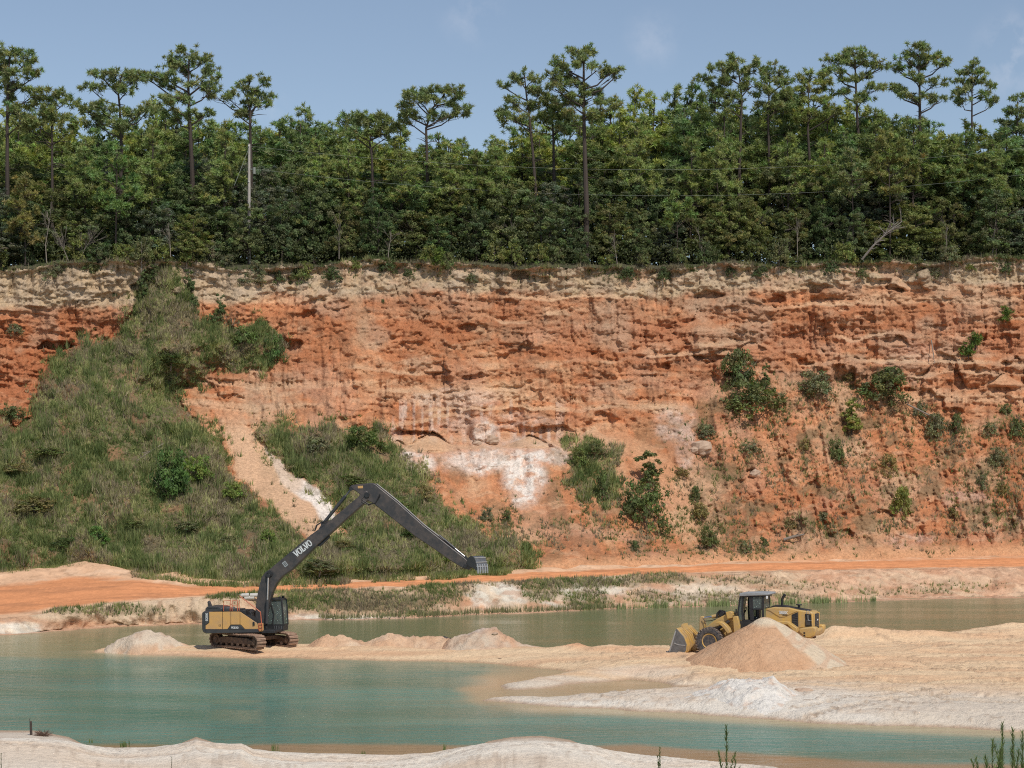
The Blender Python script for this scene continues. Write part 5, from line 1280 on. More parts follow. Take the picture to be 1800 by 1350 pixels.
def far_wood():
    r2 = np.random.default_rng(77)
    m = 3600
    x = r2.uniform(-75, 78, m); y = 246 + r2.uniform(-6, 8, m)
    uu = CU + F * x / y
    top = CH - (interp(uu, SKYL) + 62 - HZ) / F * y
    z = plat_z(0) - 1.5 + (top - plat_z(0) + 1.5) * r2.uniform(0, 1, m) ** 1.3
    K = 26
    q = r2.normal(size=(m, K, 3)) * np.array((.9, .9, .6)); pos = np.stack([x, y, z], -1)[:, None, :] + q
    n_ = r2.normal(size=(m, K, 3)) + np.array((0, -.5, .6)); n_ /= np.linalg.norm(n_, axis=-1, keepdims=True)
    t = np.cross(n_, r2.normal(size=n_.shape)); t /= np.linalg.norm(t, axis=-1, keepdims=True); b = np.cross(n_, t)
    L = .45
    v = np.stack([pos - t * L, pos - b * L * .6, pos + t * L, pos + b * L * .6], 2).reshape(-1, 3)
    c = np.repeat(np.array((.065, .085, .035)) * r2.uniform(.7, 1.3, (m, 1)), K * 4, 0)
    me = new_mesh('far_wood', v, np.arange(len(v)).reshape(-1, 4), leaf_mat('far_leaves', .25, False), c)
    tag(put('far_wood', me), 'dense foliage of the wood behind the rows of trees', kind='stuff')
far_wood()
# ------------------------------------------------------------------ machines
class Plane:
    """vertical plane through O with horizontal direction d, shifted sideways by t along n; turns photo pixels into local (x, z)"""
    def __init__(s, O, ang):
        s.O = np.array(O); s.a = ang
        s.d = np.array((math.cos(ang), math.sin(ang))); s.n = np.array((math.sin(ang), -math.cos(ang)))   # n points to the camera side
        s.M = Matrix.Translation((0, 0, 0)) @ Matrix.Rotation(ang, 4, 'Z')
    def xz(s, u, v, t=0.0):
        ox, oy = s.O[0] + s.n[0] * t, s.O[1] + s.n[1] * t
        k = (u - CU) / F
        xl = (k * oy - ox) / (s.d[0] - k * s.d[1])
        Y = oy + xl * s.d[1]
        return (xl, CH - (v - HZ) / F * Y - s.O[2])
    def poly(s, pts, t=0.0): return [s.xz(u, v, t) for u, v in pts]
# in local frames: x along d, y = -t (t towards the camera), z up

GLY = {  # strokes of block capitals on a 4 x 6 grid, drawn as thin bars
 'V': [((0, 6), (1.6, 0)), ((2.4, 0), (4, 6)), ((1.6, 0), (2.4, 0)), ((-.5, 6), (.8, 6)), ((3.2, 6), (4.5, 6))],
 'O': [((1, 0), (3, 0)), ((3, 0), (4, 1.5)), ((4, 1.5), (4, 4.5)), ((4, 4.5), (3, 6)), ((3, 6), (1, 6)), ((1, 6), (0, 4.5)), ((0, 4.5), (0, 1.5)), ((0, 1.5), (1, 0))],
 'L': [((.8, 6), (.8, 0)), ((0, 0), (4, 0)), ((4, 0), (4, 1.6)), ((0, 6), (1.8, 6))],
 'E': [((.4, 0), (.4, 6)), ((.4, 6), (4, 6)), ((.4, 3), (3.2, 3)), ((.4, 0), (4, 0))],
 'C': [((4, 1), (3, 0)), ((3, 0), (1, 0)), ((1, 0), (0, 1.5)), ((0, 1.5), (0, 4.5)), ((0, 4.5), (1, 6)), ((1, 6), (3, 6)), ((3, 6), (4, 5))],
 '3': [((0, 6), (3, 6)), ((3, 6), (4, 5)), ((4, 5), (3, 3.1)), ((3, 3.1), (1.4, 3.1)), ((3, 3.1), (4, 1.5)), ((4, 1.5), (3, 0)), ((3, 0), (0, 0))],
 '8': [((1, 0), (3, 0)), ((3, 0), (4, 1.5)), ((4, 1.5), (3, 3.1)), ((3, 3.1), (1, 3.1)), ((1, 3.1), (0, 1.5)), ((0, 1.5), (1, 0)), ((3, 3.1), (3.8, 4.6)), ((3.8, 4.6), (3, 6)), ((3, 6), (1, 6)), ((1, 6), (.2, 4.6)), ((.2, 4.6), (1, 3.1))],
 '0': [((1, 0), (3, 0)), ((3, 0), (4, 1.5)), ((4, 1.5), (4, 4.5)), ((4, 4.5), (3, 6)), ((3, 6), (1, 6)), ((1, 6), (0, 4.5)), ((0, 4.5), (0, 1.5)), ((0, 1.5), (1, 0))],
 '9': [((4, 3), (4, 4.6)), ((4, 4.6), (3, 6)), ((3, 6), (1, 6)), ((1, 6), (0, 4.6)), ((0, 4.6), (1, 3)), ((1, 3), (4, 3)), ((4, 3), (3.4, 0)), ((3.4, 0), (1, 0))],
 '6': [((3.6, 6), (1, 6)), ((1, 6), (0, 3)), ((0, 3), (0, 1.2)), ((0, 1.2), (1, 0)), ((1, 0), (3, 0)), ((3, 0), (4, 1.4)), ((4, 1.4), (3, 3)), ((3, 3), (0, 3))],
 'K': [((.4, 0), (.4, 6)), ((.4, 2.6), (4, 6)), ((1.6, 3.4), (4, 0))],
}
def lettering(text, origin, dx, dz, h, y, w=0.16, gap=1.6, squash=1.0, th=.02):
    """letters on the plane y; dx, dz unit vectors (x, z) of writing and up directions"""
    mb = MB(); s = h / 6.0
    pen = 0
    for ch in text:
        for (a, b) in GLY[ch]:
            p0 = np.array(origin) + np.array(dx) * (pen + a[0] * squash) * s + np.array(dz) * a[1] * s
            p1 = np.array(origin) + np.array(dx) * (pen + b[0] * squash) * s + np.array(dz) * b[1] * s
            e = p1 - p0; l = np.linalg.norm(e); e = e / l; q = np.array((-e[1], e[0])) * w * h / 2
            p0 = p0 - e * w * h / 3; p1 = p1 + e * w * h / 3
            mb.prism([tuple(p0 - q), tuple(p1 - q), tuple(p1 + q), tuple(p0 + q)], y - th, y)
        pen += 4 * squash + gap
    return mb

def excavator():
    C = G(446, 1135, .50); zg = .50
    root = empty('excavator', tuple(C))
    tag(root, 'long-reach excavator with ochre body and black boom, parked at the left of the sand bar', 'excavator')
    up = Plane(C, math.radians(-10)); lo = Plane(C, math.radians(-43))
    RU, RL = Matrix.Rotation(up.a, 4, 'Z'), Matrix.Rotation(lo.a, 4, 'Z')
    # ---- tracks
    for side in (1, -1):
        y0 = -1.30 * side
        hw, R, Lh = .33, .40, 1.92
        tr = MB()
        lobe = []
        path = []
        for k in range(13): a = -math.pi / 2 - math.pi * k / 12; path.append((-Lh + R * math.cos(a), R + R * math.sin(a)))
        for k in range(1, 8): x = -Lh + 2 * Lh * k / 8; path.append((x, 2 * R - .06 * math.sin(math.pi * k / 8) * (1 if k % 2 else .6) + .03))
        for k in range(13): a = math.pi / 2 - math.pi * k / 12; path.append((Lh + R * math.cos(a), R + R * math.sin(a)))
        inner = [(x * .96, R + (z - R) * .84) for x, z in path]
        trk = MB(); n = len(path)
        # belt as a ring with thickness
        vs_ = [(x, y0 - hw, z) for x, z in path] + [(x, y0 + hw, z) for x, z in path] + [(x, y0 - hw, z) for x, z in inner] + [(x, y0 + hw, z) for x, z in inner]
        fs_ = []
        for i in range(n):
            j = (i + 1) % n
            fs_ += [(i, j, j + n, i + n), (i + 2 * n, i + 3 * n, j + 3 * n, j + 2 * n), (i, i + 2 * n, j + 2 * n, j), (i + n, j + n, j + 3 * n, i + 3 * n)]
        trk.add(vs_, fs_).xf(RL)
        t_o = trk.build('track', M_MUD, root)
        # grouser plates
        sh = MB()
        P2 = np.array(path + [path[0]]); dl = np.r_[0, np.cumsum(np.hypot(*np.diff(P2, axis=0).T))]
        m = 48
        for k in range(m):
            q = dl[-1] * k / m
            x = np.interp(q, dl, P2[:, 0]); z = np.interp(q, dl, P2[:, 1]); x2 = np.interp((q + .02) % dl[-1], dl, P2[:, 0]); z2 = np.interp((q + .02) % dl[-1], dl, P2[:, 1])
            a = math.atan2(z2 - z, x2 - x)
            M = Matrix.Rotation(-a, 3, 'Y')
            nx, nz = -math.sin(a), math.cos(a)
            s_ = -1
            sh.box((x + nx * s_ * -.025, y0, z + nz * s_ * -.025), (.155, 2 * hw + .04, .035), M)
            sh.box((x + nx * .05, y0, z + nz * .05), (.03, 2 * hw + .04, .05), M)
        sh.xf(RL); s_o = sh.build('track_shoes', M_SHOE, t_o); s_o['kind'] = 'stuff'
        fr = MB()
        fr.prism([(-1.7, .22), (1.75, .22), (1.8, .42), (1.2, .62), (-1.2, .62), (-1.75, .45)], y0 - hw * .62, y0 + hw * .62)
        fr.xf(RL).build('track_frame', M_MUD, t_o, bevel=.03)
        for x_, r_, nm_ in ((Lh - .02, .30, 'idler_wheel'), (-Lh + .02, .32, 'drive_sprocket')):
            w_ = MB(); w_.lathe([(.06, -hw * .75), (r_ * .55, -hw * .78), (r_ * .6, -hw * .6), (r_, -hw * .55), (r_, hw * .55), (r_ * .6, hw * .6), (.06, hw * .75)], (x_, y0, R), 18)
            w_.xf(RL).build(nm_, M_MUD, t_o, smooth=True)
        for k in range(6):
            w_ = MB(); w_.lathe([(.03, -hw * .7), (.11, -hw * .68), (.11, hw * .68), (.03, hw * .7)], (-1.35 + k * .54, y0, .17), 12)
            w_.xf(RL).build('roller', M_MUD, t_o, smooth=True)
    cf = MB(); cf.box((0, 0, .62), (1.6, 2.2, .36)); cf.box((.9, 0, .55), (.5, 2.3, .25)); cf.box((-.9, 0, .55), (.5, 2.3, .25))
    cf.xf(RL).build('undercarriage_frame', M_MUD, root, bevel=.04)
    tt_ = MB(); 
    tt_.v = []; ringv = []
    for k in range(24):
        a = k * 2 * math.pi / 24; ringv.append((math.cos(a), math.sin(a)))
    vs_ = [(x * .95, y * .95, .74) for x, y in ringv] + [(x * 1.0, y * 1.0, .93) for x, y in ringv]
    tt_.add(vs_, [tuple(range(23, -1, -1)), tuple(range(24, 48))] + [(k, (k + 1) % 24, 24 + (k + 1) % 24, 24 + k) for k in range(24)])
    tt_.build('turntable', M_BLACK, root)
    # ---- upper deck and body, side facing the camera at t = 1.45
    T = 1.42
    def xz(u, v, t=T): return up.xz(u, v, t)
    def part(name, pts, t0, t1, mat, bevel=.025, parent=root, tt=None, label=None):
        mb = MB().prism(up.poly(pts, t1 if tt is None else tt), -t1, -t0).xf(RU)
        return mb.build(name, mat, parent, bevel=bevel, label=label)
    part('deck', [(361, 1106), (455, 1106), (455, 1112), (361, 1113.5)], -1.35, T, M_DGREY)
    deckf = MB().box((.95, 0, .98), (1.6, 2.5, .16)).xf(RU).build('cab_floor', M_BLACK, root, bevel=.02)
    cw = part('counterweight', [(354.5, 1078), (358, 1074.5), (372, 1075), (372, 1108), (366, 1113.5), (357, 1112), (354.8, 1106)], -1.38, T - .02, M_DGREY, .06)
    # body core (dark) and ochre panels standing 3 cm proud of it
    part('engine_housing', [(361, 1075.5), (421, 1075.5), (448, 1093), (455, 1106), (361, 1106)], -1.34, T - .03, M_BLACK)
    pan = [[(367.6, 1075.6), (390.4, 1075.4), (390.6, 1106), (361.3, 1106), (361.3, 1099.5), (367.8, 1095)],
           [(391.2, 1075.4), (405.0, 1075.2), (405.2, 1098.2), (399.8, 1105.9), (391.3, 1106)],
           [(405.8, 1075.2), (421.2, 1075.2), (421.4, 1098.0), (405.9, 1098.0)],
           [(422.0, 1075.3), (451.8, 1095.5), (454.3, 1105.6), (430.5, 1105.8), (423.6, 1098.3), (422.1, 1098)]]
    for k, p in enumerate(pan):
        o = part('side_panel', p, T - .03, T + .005, M_YEL, .012)
        if k == 0: bp0 = o
    bd = part('badge_panel', [(405.6, 1098.6), (422.8, 1098.6), (430, 1106.6), (399.6, 1106.6)], T - .03, T + .015, M_DGREY, .008)
    x0, z0 = up.xz(407, 1104.6, T)
    lettering('VOLVO', (x0, z0), (1, 0), (0, 1), .105, -(T + .016), .2, 1.3).xf(RU).build('lettering', M_WHITE, bd, label='VOLVO')
    dk = part('rear_plate', [(359.8, 1077), (367, 1077), (367.2, 1094.4), (360.8, 1098.8), (359.8, 1098.8)], T - .03, T + .012, M_DGREY, .01)
    x0, z0 = up.xz(365.2, 1091.5, T)
    lettering('EC380E', (x0, z0), (0, 1), (-1, 0), .12, -(T + .013), .2, .9, .8).xf(RU).build('lettering', M_WHITE, dk, label='EC380E written upwards')
    lt = MB(); x0, z0 = up.xz(386.5, 1100.5, T)
    for a, b, c_, d_ in ((0, 0, .14, .02), (0, .08, .14, .02), (-.06, .04, .02, .1), (.06, .04, .02, .1)): lt.box((x0 + a, -(T + .008), z0 + b), (c_, .012, d_))
    lt.xf(RU).build('door_latch', M_DGREY, bp0)
    part('fuel_cap_box', [(444, 1093.5), (447, 1092.6), (447.5, 1099.5), (444, 1100)], T, T + .05, M_BLACK, .01)
    part('front_box', [(452.8, 1096), (459.5, 1096), (460.5, 1110), (453.5, 1110)], .95, T - .05, M_YEL, .015)
    # roof of the body
    part('hood', [(361, 1070), (364, 1066.3), (384, 1066.6), (391, 1070.5), (392, 1075), (360.5, 1075)], -.6, 1.15, M_DGREY, .02)
    gr = MB()
    for k in range(8):
        x0, z0 = up.xz(366 + k * 2.2, 1069, 1.15); gr.box((x0, -1.16, z0), (.05, .012, .07))
    gr.xf(RU).build('vent_grille', M_BLACK, root)
    part('exhaust_stack', [(364.2, 1058.8), (366, 1056), (367.5, 1057), (371.5, 1066.4), (365.8, 1066.4)], .15, .42, M_DGREY, .02)
    part('walkway', [(392, 1071), (421, 1071), (421, 1075), (392, 1075)], .0, 1.2, M_DGREY, .01)
    part('air_cleaner', [(397, 1068), (410, 1067.5), (411, 1071.5), (396, 1071.5)], .2, .6, M_WORN, .03)
    part('tank_top', [(420, 1073), (431, 1073), (431.5, 1083), (424, 1078)], .3, 1.3, M_BLACK, .02)
    part('valve_cover', [(431, 1072), (441, 1076), (446, 1092), (452, 1103), (432, 1090)], -.3, .5, M_BLACK, .02)
    # ---- handrails
    def rail(pts, t=T - .12, r=.022, name='handrail'):
        mb = MB()
        for seg in pts:
            mb.tube([(up.xz(a, b, t)[0], -t, up.xz(a, b, t)[1]) for a, b in seg], r, 6)
        return mb.xf(RU).build(name, M_RED, root)
    rail([[(393, 1074), (393.5, 1056), (406, 1055.5)], [(404.4, 1074), (404.8, 1055.5)], [(408, 1074), (408, 1055.5)], [(404.6, 1062), (408, 1062)], [(404.5, 1069), (408, 1069)], [(393.2, 1065), (404, 1065)]])
    rail([[(408, 1056), (417.5, 1055.6), (417.5, 1074)], [(420.5, 1074), (420.4, 1055)], [(408, 1065), (417.5, 1065)]], T - .2)
    rail([[(427, 1052), (458, 1076), (460.2, 1103)], [(421, 1047.5), (427, 1052)]], T - .05, .028)
    rail([[(455, 1096), (455, 1108)], [(460.4, 1096), (460.8, 1107)], [(455, 1096), (460.4, 1096)], [(455, 1102), (460.6, 1102)], [(455, 1108), (460.8, 1107)]], T + .02, .022, 'step_frame')
    # ---- cab on the far side
    cb0, cb1 = -1.42, -.38
    c_out = [(462, 1109), (462, 1060), (466, 1053.5), (480, 1052), (493, 1052.8), (495.5, 1056), (497.5, 1080), (498.5, 1108), (490, 1110)]
    tc_ = -.38
    def frame_mesh(outer, t):   # posts as flat bars between outline points
        pass
    po = up.poly(c_out, tc_)
    cab = MB()
    cab.prism(up.poly([(462, 1098), (498.2, 1098), (498.4, 1109), (462, 1109.5)], tc_), -cb1, -cb0)
    cab.prism(up.poly([(463, 1056), (466, 1052.6), (480, 1051.4), (493.5, 1052.2), (495.2, 1055.5)], tc_), -cb1 - .02, -cb0 + .02)
    for t in (cb1 - .06, cb0):
        for seg in ([(462, 1100), (462.2, 1080), (464, 1055)], [(478.5, 1100), (481, 1080), (477.5, 1066), (471.5, 1055)], [(498, 1100), (497.3, 1080), (494.8, 1055)], [(462, 1078), (470, 1078), (470, 1100)]):
            for a, b in zip(seg[:-1], seg[1:]):
                A = np.array(up.xz(*a, tc_)); B = np.array(up.xz(*b, tc_)); e = B - A; e /= np.linalg.norm(e); q = np.array((-e[1], e[0])) * .045
                cab.prism([tuple(A - q), tuple(B - q), tuple(B + q), tuple(A + q)], -t - .06, -t)
    cab_o = cab.xf(RU).build('cab', M_BLACK, root, bevel=.015)
    # panes
    def pane(pts, t, nm='window_pane'):
        MB().prism(up.poly(pts, tc_), -t - .012, -t).xf(RU).build(nm, M_GLASS, cab_o)
    pane([(463, 1097.5), (463, 1080), (469.5, 1080), (477, 1097.5)], cb1 - .05); pane([(464.5, 1077), (465.5, 1056.5), (470.5, 1056.5), (477, 1067), (480, 1080), (478, 1097.5)], cb1 - .05)
    pane([(479.5, 1097.5), (482, 1080), (478.8, 1066), (473, 1056.5), (494, 1056.5), (496.5, 1080), (497.3, 1097.5)], cb1 - .05)
    pane([(463, 1097.5), (464, 1056.5), (494, 1056.5), (497.3, 1097.5)], cb0 + .03)
    A = up.xz(494.9, 1056, tc_); B = up.xz(497.6, 1097.5, tc_)
    MB().prism([A, (A[0] + .015, A[1]), (B[0] + .015, B[1]), B], -cb1 + .06, -cb0 - .06).xf(RU).build('windscreen', M_GLASS, cab_o)
    st_ = MB(); x0, z0 = up.xz(478, 1094, tc_); st_.box((x0, .9, z0 + .0), (.5, .5, .18)); st_.box((x0 - .22, .9, z0 + .45), (.14, .48, .8))
    st_.xf(RU).build('operator_seat', M_DGREY, cab_o, bevel=.04)
    gd = MB()
    for k in range(5):
        a = up.xz(483 + k * 3, 1100, tc_); b = up.xz(483 + k * 3, 1107, tc_); gd.tube([(a[0], -tc_ - .02, a[1]), (b[0], -tc_ - .02, b[1])], .018, 5)
    gd.xf(RU).build('step_guard', M_WORN, cab_o)
    bc_ = MB(); x0, z0 = up.xz(491, 1050.5, tc_)
    for y_ in (.5, 1.2): bc_.box((x0, y_, z0), (.14, .16, .12))
    bc_.xf(RU).build('work_light', M_BLACK, cab_o, bevel=.01)
    # ---- boom
    bo = [(446.5, 1100), (449.5, 1062), (453.5, 1038), (459.5, 1015), (466, 1006), (473, 1001.5), (510, 970.5), (543.7, 942), (573.3, 920.5), (606, 893), (629.5, 873.5), (636, 864), (645, 862.5), (649, 870), (646, 880), (640, 885), (614.8, 907), (576, 942), (558.5, 957.5), (530, 985), (514, 1001), (497, 1012.5), (486, 1025), (478, 1042), (470, 1070), (466, 1097), (456, 1106)]
    boom = part('boom', bo, -.27, .27, M_ARM, .05, tt=.27)
    fl = [(447.2, 1096), (450.6, 1060), (454.6, 1038), (460.6, 1016), (467, 1008), (474, 1003.4), (544.7, 944), (607, 895), (630.5, 875.5)]
    # bottom bracket
    part('boom_bracket', [(557, 957), (575, 941.5), (578, 943), (577, 946), (561, 961), (557, 960)], -.12, .12, M_BLACK, .01, parent=boom, tt=.27)
    # lettering along the boom
    a = np.array(up.xz(521.5, 978.5, .27)); b = np.array(up.xz(550.5, 955.5, .27)); e = b - a; L_ = np.linalg.norm(e); e /= L_
    lettering('VOLVO', tuple(a), tuple(e), (-e[1], e[0]), .34, -.272, .20, 1.15, .88).xf(RU).build('lettering', M_WHITE, boom, label='VOLVO in white capitals')
    q = np.array(up.xz(501.2, 997.5, .27)); n_ = np.array((-e[1], e[0]))
    MB().prism([tuple(q - e * .0), tuple(q + e * .26), tuple(q + e * .26 + n_ * .34), tuple(q + n_ * .34)], -.285, -.272).xf(RU).build('badge', M_BRIGHT, boom, label='small pale square sign')
    sg = MB()
    for k in range(3): 
        p_ = q + e * .05 + n_ * (.07 + .08 * k); sg.prism([tuple(p_), tuple(p_ + e * .16), tuple(p_ + e * .16 + n_ * .03), tuple(p_ + n_ * .03)], -.292, -.285)
    sg.xf(RU).build('badge_print', M_BLACK, boom)
    # pivots at the bend
    for (u_, v_, r_) in ((474.5, 1008, .2), (471, 1012, .17), (645, 870, .17), (455.5, 1098, .2)):
        x_, z_ = up.xz(u_, v_, .27); MB().lathe([(r_, -.03), (r_, .03)], (x_, -.30, z_), 16).xf(RU).build('pivot_pin', M_BLACK, boom, bevel=.01)
    # boom cylinders (near side and far side)
    for t in (.42, -.42):
        a = np.array(up.xz(468.5, 1096, t)); b = np.array(up.xz(472, 1012, t)); m_ = a + (b - a) * .50
        c_o = MB().tube([(a[0], -t, a[1]), (m_[0], -t, m_[1])], .10, 12).xf(RU).build('boom_cylinder', M_DGREY, root, smooth=True)
        MB().tube([(m_[0], -t, m_[1]), (b[0], -t, b[1])], .055, 10).xf(RU).build('piston_rod', M_CHROME, c_o, smooth=True)
        MB().lathe([(.13, -.07), (.13, .07)], (b[0], -t, b[1]), 14).xf(RU).build('cylinder_eye', M_BLACK, c_o, bevel=.01)
    # arm cylinder above the boom
    a = np.array(up.xz(566, 923, 0)); b = np.array(up.xz(617.5, 859.5, 0)); m_ = a + (b - a) * .80
    c_o = MB().tube([(a[0], 0, a[1]), (m_[0], 0, m_[1])], .105, 12).xf(RU).build('arm_cylinder', M_DGREY, root, smooth=True)
    MB().tube([(m_[0], 0, m_[1]), (b[0], 0, b[1])], .05, 10).xf(RU).build('piston_rod', M_WORN, c_o, smooth=True)
    part('cylinder_bracket', [(560, 930), (566, 920), (572, 917.5), (580, 914.5), (578, 918), (572, 922)], -.12, .12, M_ARM, .01, parent=boom, tt=.1)
    # arm
    ar = [(615, 861), (614.6, 856.5), (618, 852.6), (636, 850.6), (654, 849), (661, 852), (669.8, 859.5), (697.8, 882), (744.5, 924), (790, 960), (817, 981), (826, 990), (829, 998), (824, 1002), (813, 998.5), (788, 983), (760, 963), (729, 942.5), (682, 905.5), (666, 893), (655, 884.5), (647, 880), (638, 877), (631, 868), (624, 862)]
    arm = part('arm', ar, -.23, .23, M_ARM, .04, tt=.23)
    MB().prism(up.poly([(629, 854.2), (638, 853.8), (638, 858.2), (629, 858.4)], .23), -.238, -.231).xf(RU).build('warning_plate', M_YEL, arm)
    for (u_, v_, r_) in ((645, 872, .15), (617.5, 859, .13), (818, 995, .12)):
        x_, z_ = up.xz(u_, v_, .23); MB().lathe([(r_, -.03), (r_, .03)], (x_, -.25, z_), 14).xf(RU).build('pivot_pin', M_BLACK, arm, bevel=.01)
    # hoses round the elbow
    for q_, off in ((0, 0), (2.2, .08), (4, -.08)):
        hs = MB()
        pts = [(641 - q_, 872 + q_), (636, 878 + q_), (648, 886 + q_ * .6), (660, 884), (668, 872 - q_)]
        hs.tube([(up.xz(a, b, .27)[0], -.27 + off * .3, up.xz(a, b, .27)[1]) for a, b in pts], .022, 5)
        hs.xf(RU).build('hydraulic_hose', M_BLACK, root)
    for q_ in (0, 1.8, 3.4):
        hs = MB()
        pts = [(553 + q_, 934 - q_), (556 + q_, 923), (566 + q_, 917), (578, 914 + q_ * .5)]
        hs.tube([(up.xz(a, b, 0)[0], -.05 - q_ * .04, up.xz(a, b, 0)[1]) for a, b in pts], .022, 5)
        hs.xf(RU).build('hydraulic_hose', M_BLACK, root)
    ln = MB()
    ln.tube([(up.xz(a, b, .05)[0], -.05, up.xz(a, b, .05)[1]) for a, b in [(662, 850.5), (700, 881.5), (746, 923), (780, 949)]], .022, 5)
    ln.tube([(up.xz(a, b, -.08)[0], .08, up.xz(a, b, -.08)[1]) for a, b in [(662, 850), (700, 880.5), (746, 922), (780, 948)]], .022, 5)
    ln.xf(RU).build('steel_pipe', M_DGREY, arm)
    # bucket cylinder on the arm
    a = np.array(up.xz(772, 941, 0)); b = np.array(up.xz(817, 978, 0)); m_ = a + (b - a) * .62
    c_o = MB().tube([(a[0], 0, a[1]), (m_[0], 0, m_[1])], .075, 10).xf(RU).build('bucket_cylinder', M_DGREY, root, smooth=True)
    MB().tube([(m_[0], 0, m_[1]), (b[0], 0, b[1])], .04, 10).xf(RU).build('piston_rod', M_CHROME, c_o, smooth=True)
    for t in (.15, -.15):
        lk = MB()
        for p0, p1 in (((817, 978), (822, 996)), ((817, 978), (829, 990))):
            A = np.array(up.xz(*p0, 0)); B = np.array(up.xz(*p1, 0)); e2 = (B - A) / np.linalg.norm(B - A); q2 = np.array((-e2[1], e2[0])) * .05
            lk.prism([tuple(A - q2), tuple(B - q2), tuple(B + q2), tuple(A + q2)], -t - .03, -t + .03)
        lk.xf(RU).build('bucket_link', M_BLACK, root, bevel=.01)
    # bucket, slightly turned so that its back and teeth show
    bk = Plane(C, math.radians(-38))
    cx_, cz_ = up.xz(832, 990, 0)
    loc = RU @ Vector((cx_, 0, cz_))
    MBk = Matrix.Translation(loc) @ Matrix.Rotation(math.radians(-44), 4, 'Z')
    SB = 1.10
    side = [(x * SB, z * SB) for x, z in [(-.10, .12), (0.0, .30), (.14, .40), (.32, .42), (.48, .36), (.60, .20), (.67, -.05), (.72, -.32), (.64, -.38), (.40, -.24), (.10, -.16), (-.06, -.06)]]
    hwb = .46
    shell = side[1:8]; inn = [(x * .93 + .01, z * .92 - .005) for x, z in shell]
    b_ = MB()
    nn_ = len(shell)
    b_.prism(shell + inn[::-1], -hwb, hwb)
    bucket = b_.xf(MBk).build('bucket', M_WORN, root, bevel=.006)
    for y_ in (-hwb, hwb - .03):
        MB().prism(side, y_, y_ + .03).xf(MBk).build('bucket_side', M_DGREY, bucket, bevel=.008)
    rb = MB()
    for f in (3.3, 4.5, 5.4):
        i_ = int(f); p_ = np.array(shell[i_]) + (np.array(shell[min(i_ + 1, 6)]) - np.array(shell[i_])) * (f - i_)
        rb.box((p_[0] * 1.02, 0, p_[1] * 1.02 + .01), (.05, 2 * hwb + .02, .06))
    rb.xf(MBk).build('wear_strip', M_BRIGHT, bucket)
    for k in range(5):
        y_ = -hwb + .05 + k * (2 * hwb - .1) / 4
        MB().prism([(x * SB, z * SB) for x, z in [(.64, -.02), (.72, -.02), (.77, -.34), (.78, -.54), (.73, -.54), (.66, -.34)]], y_ - .035, y_ + .035).xf(MBk).build('tooth', M_BRIGHT, bucket, bevel=.008)
    MB().prism([(-.14, .16), (.05, .18), (.16, .02), (.05, -.14), (-.12, -.10)], -.16, .16).xf(MBk).build('bucket_ear', M_BLACK, bucket, bevel=.02)
    return root
excavator()

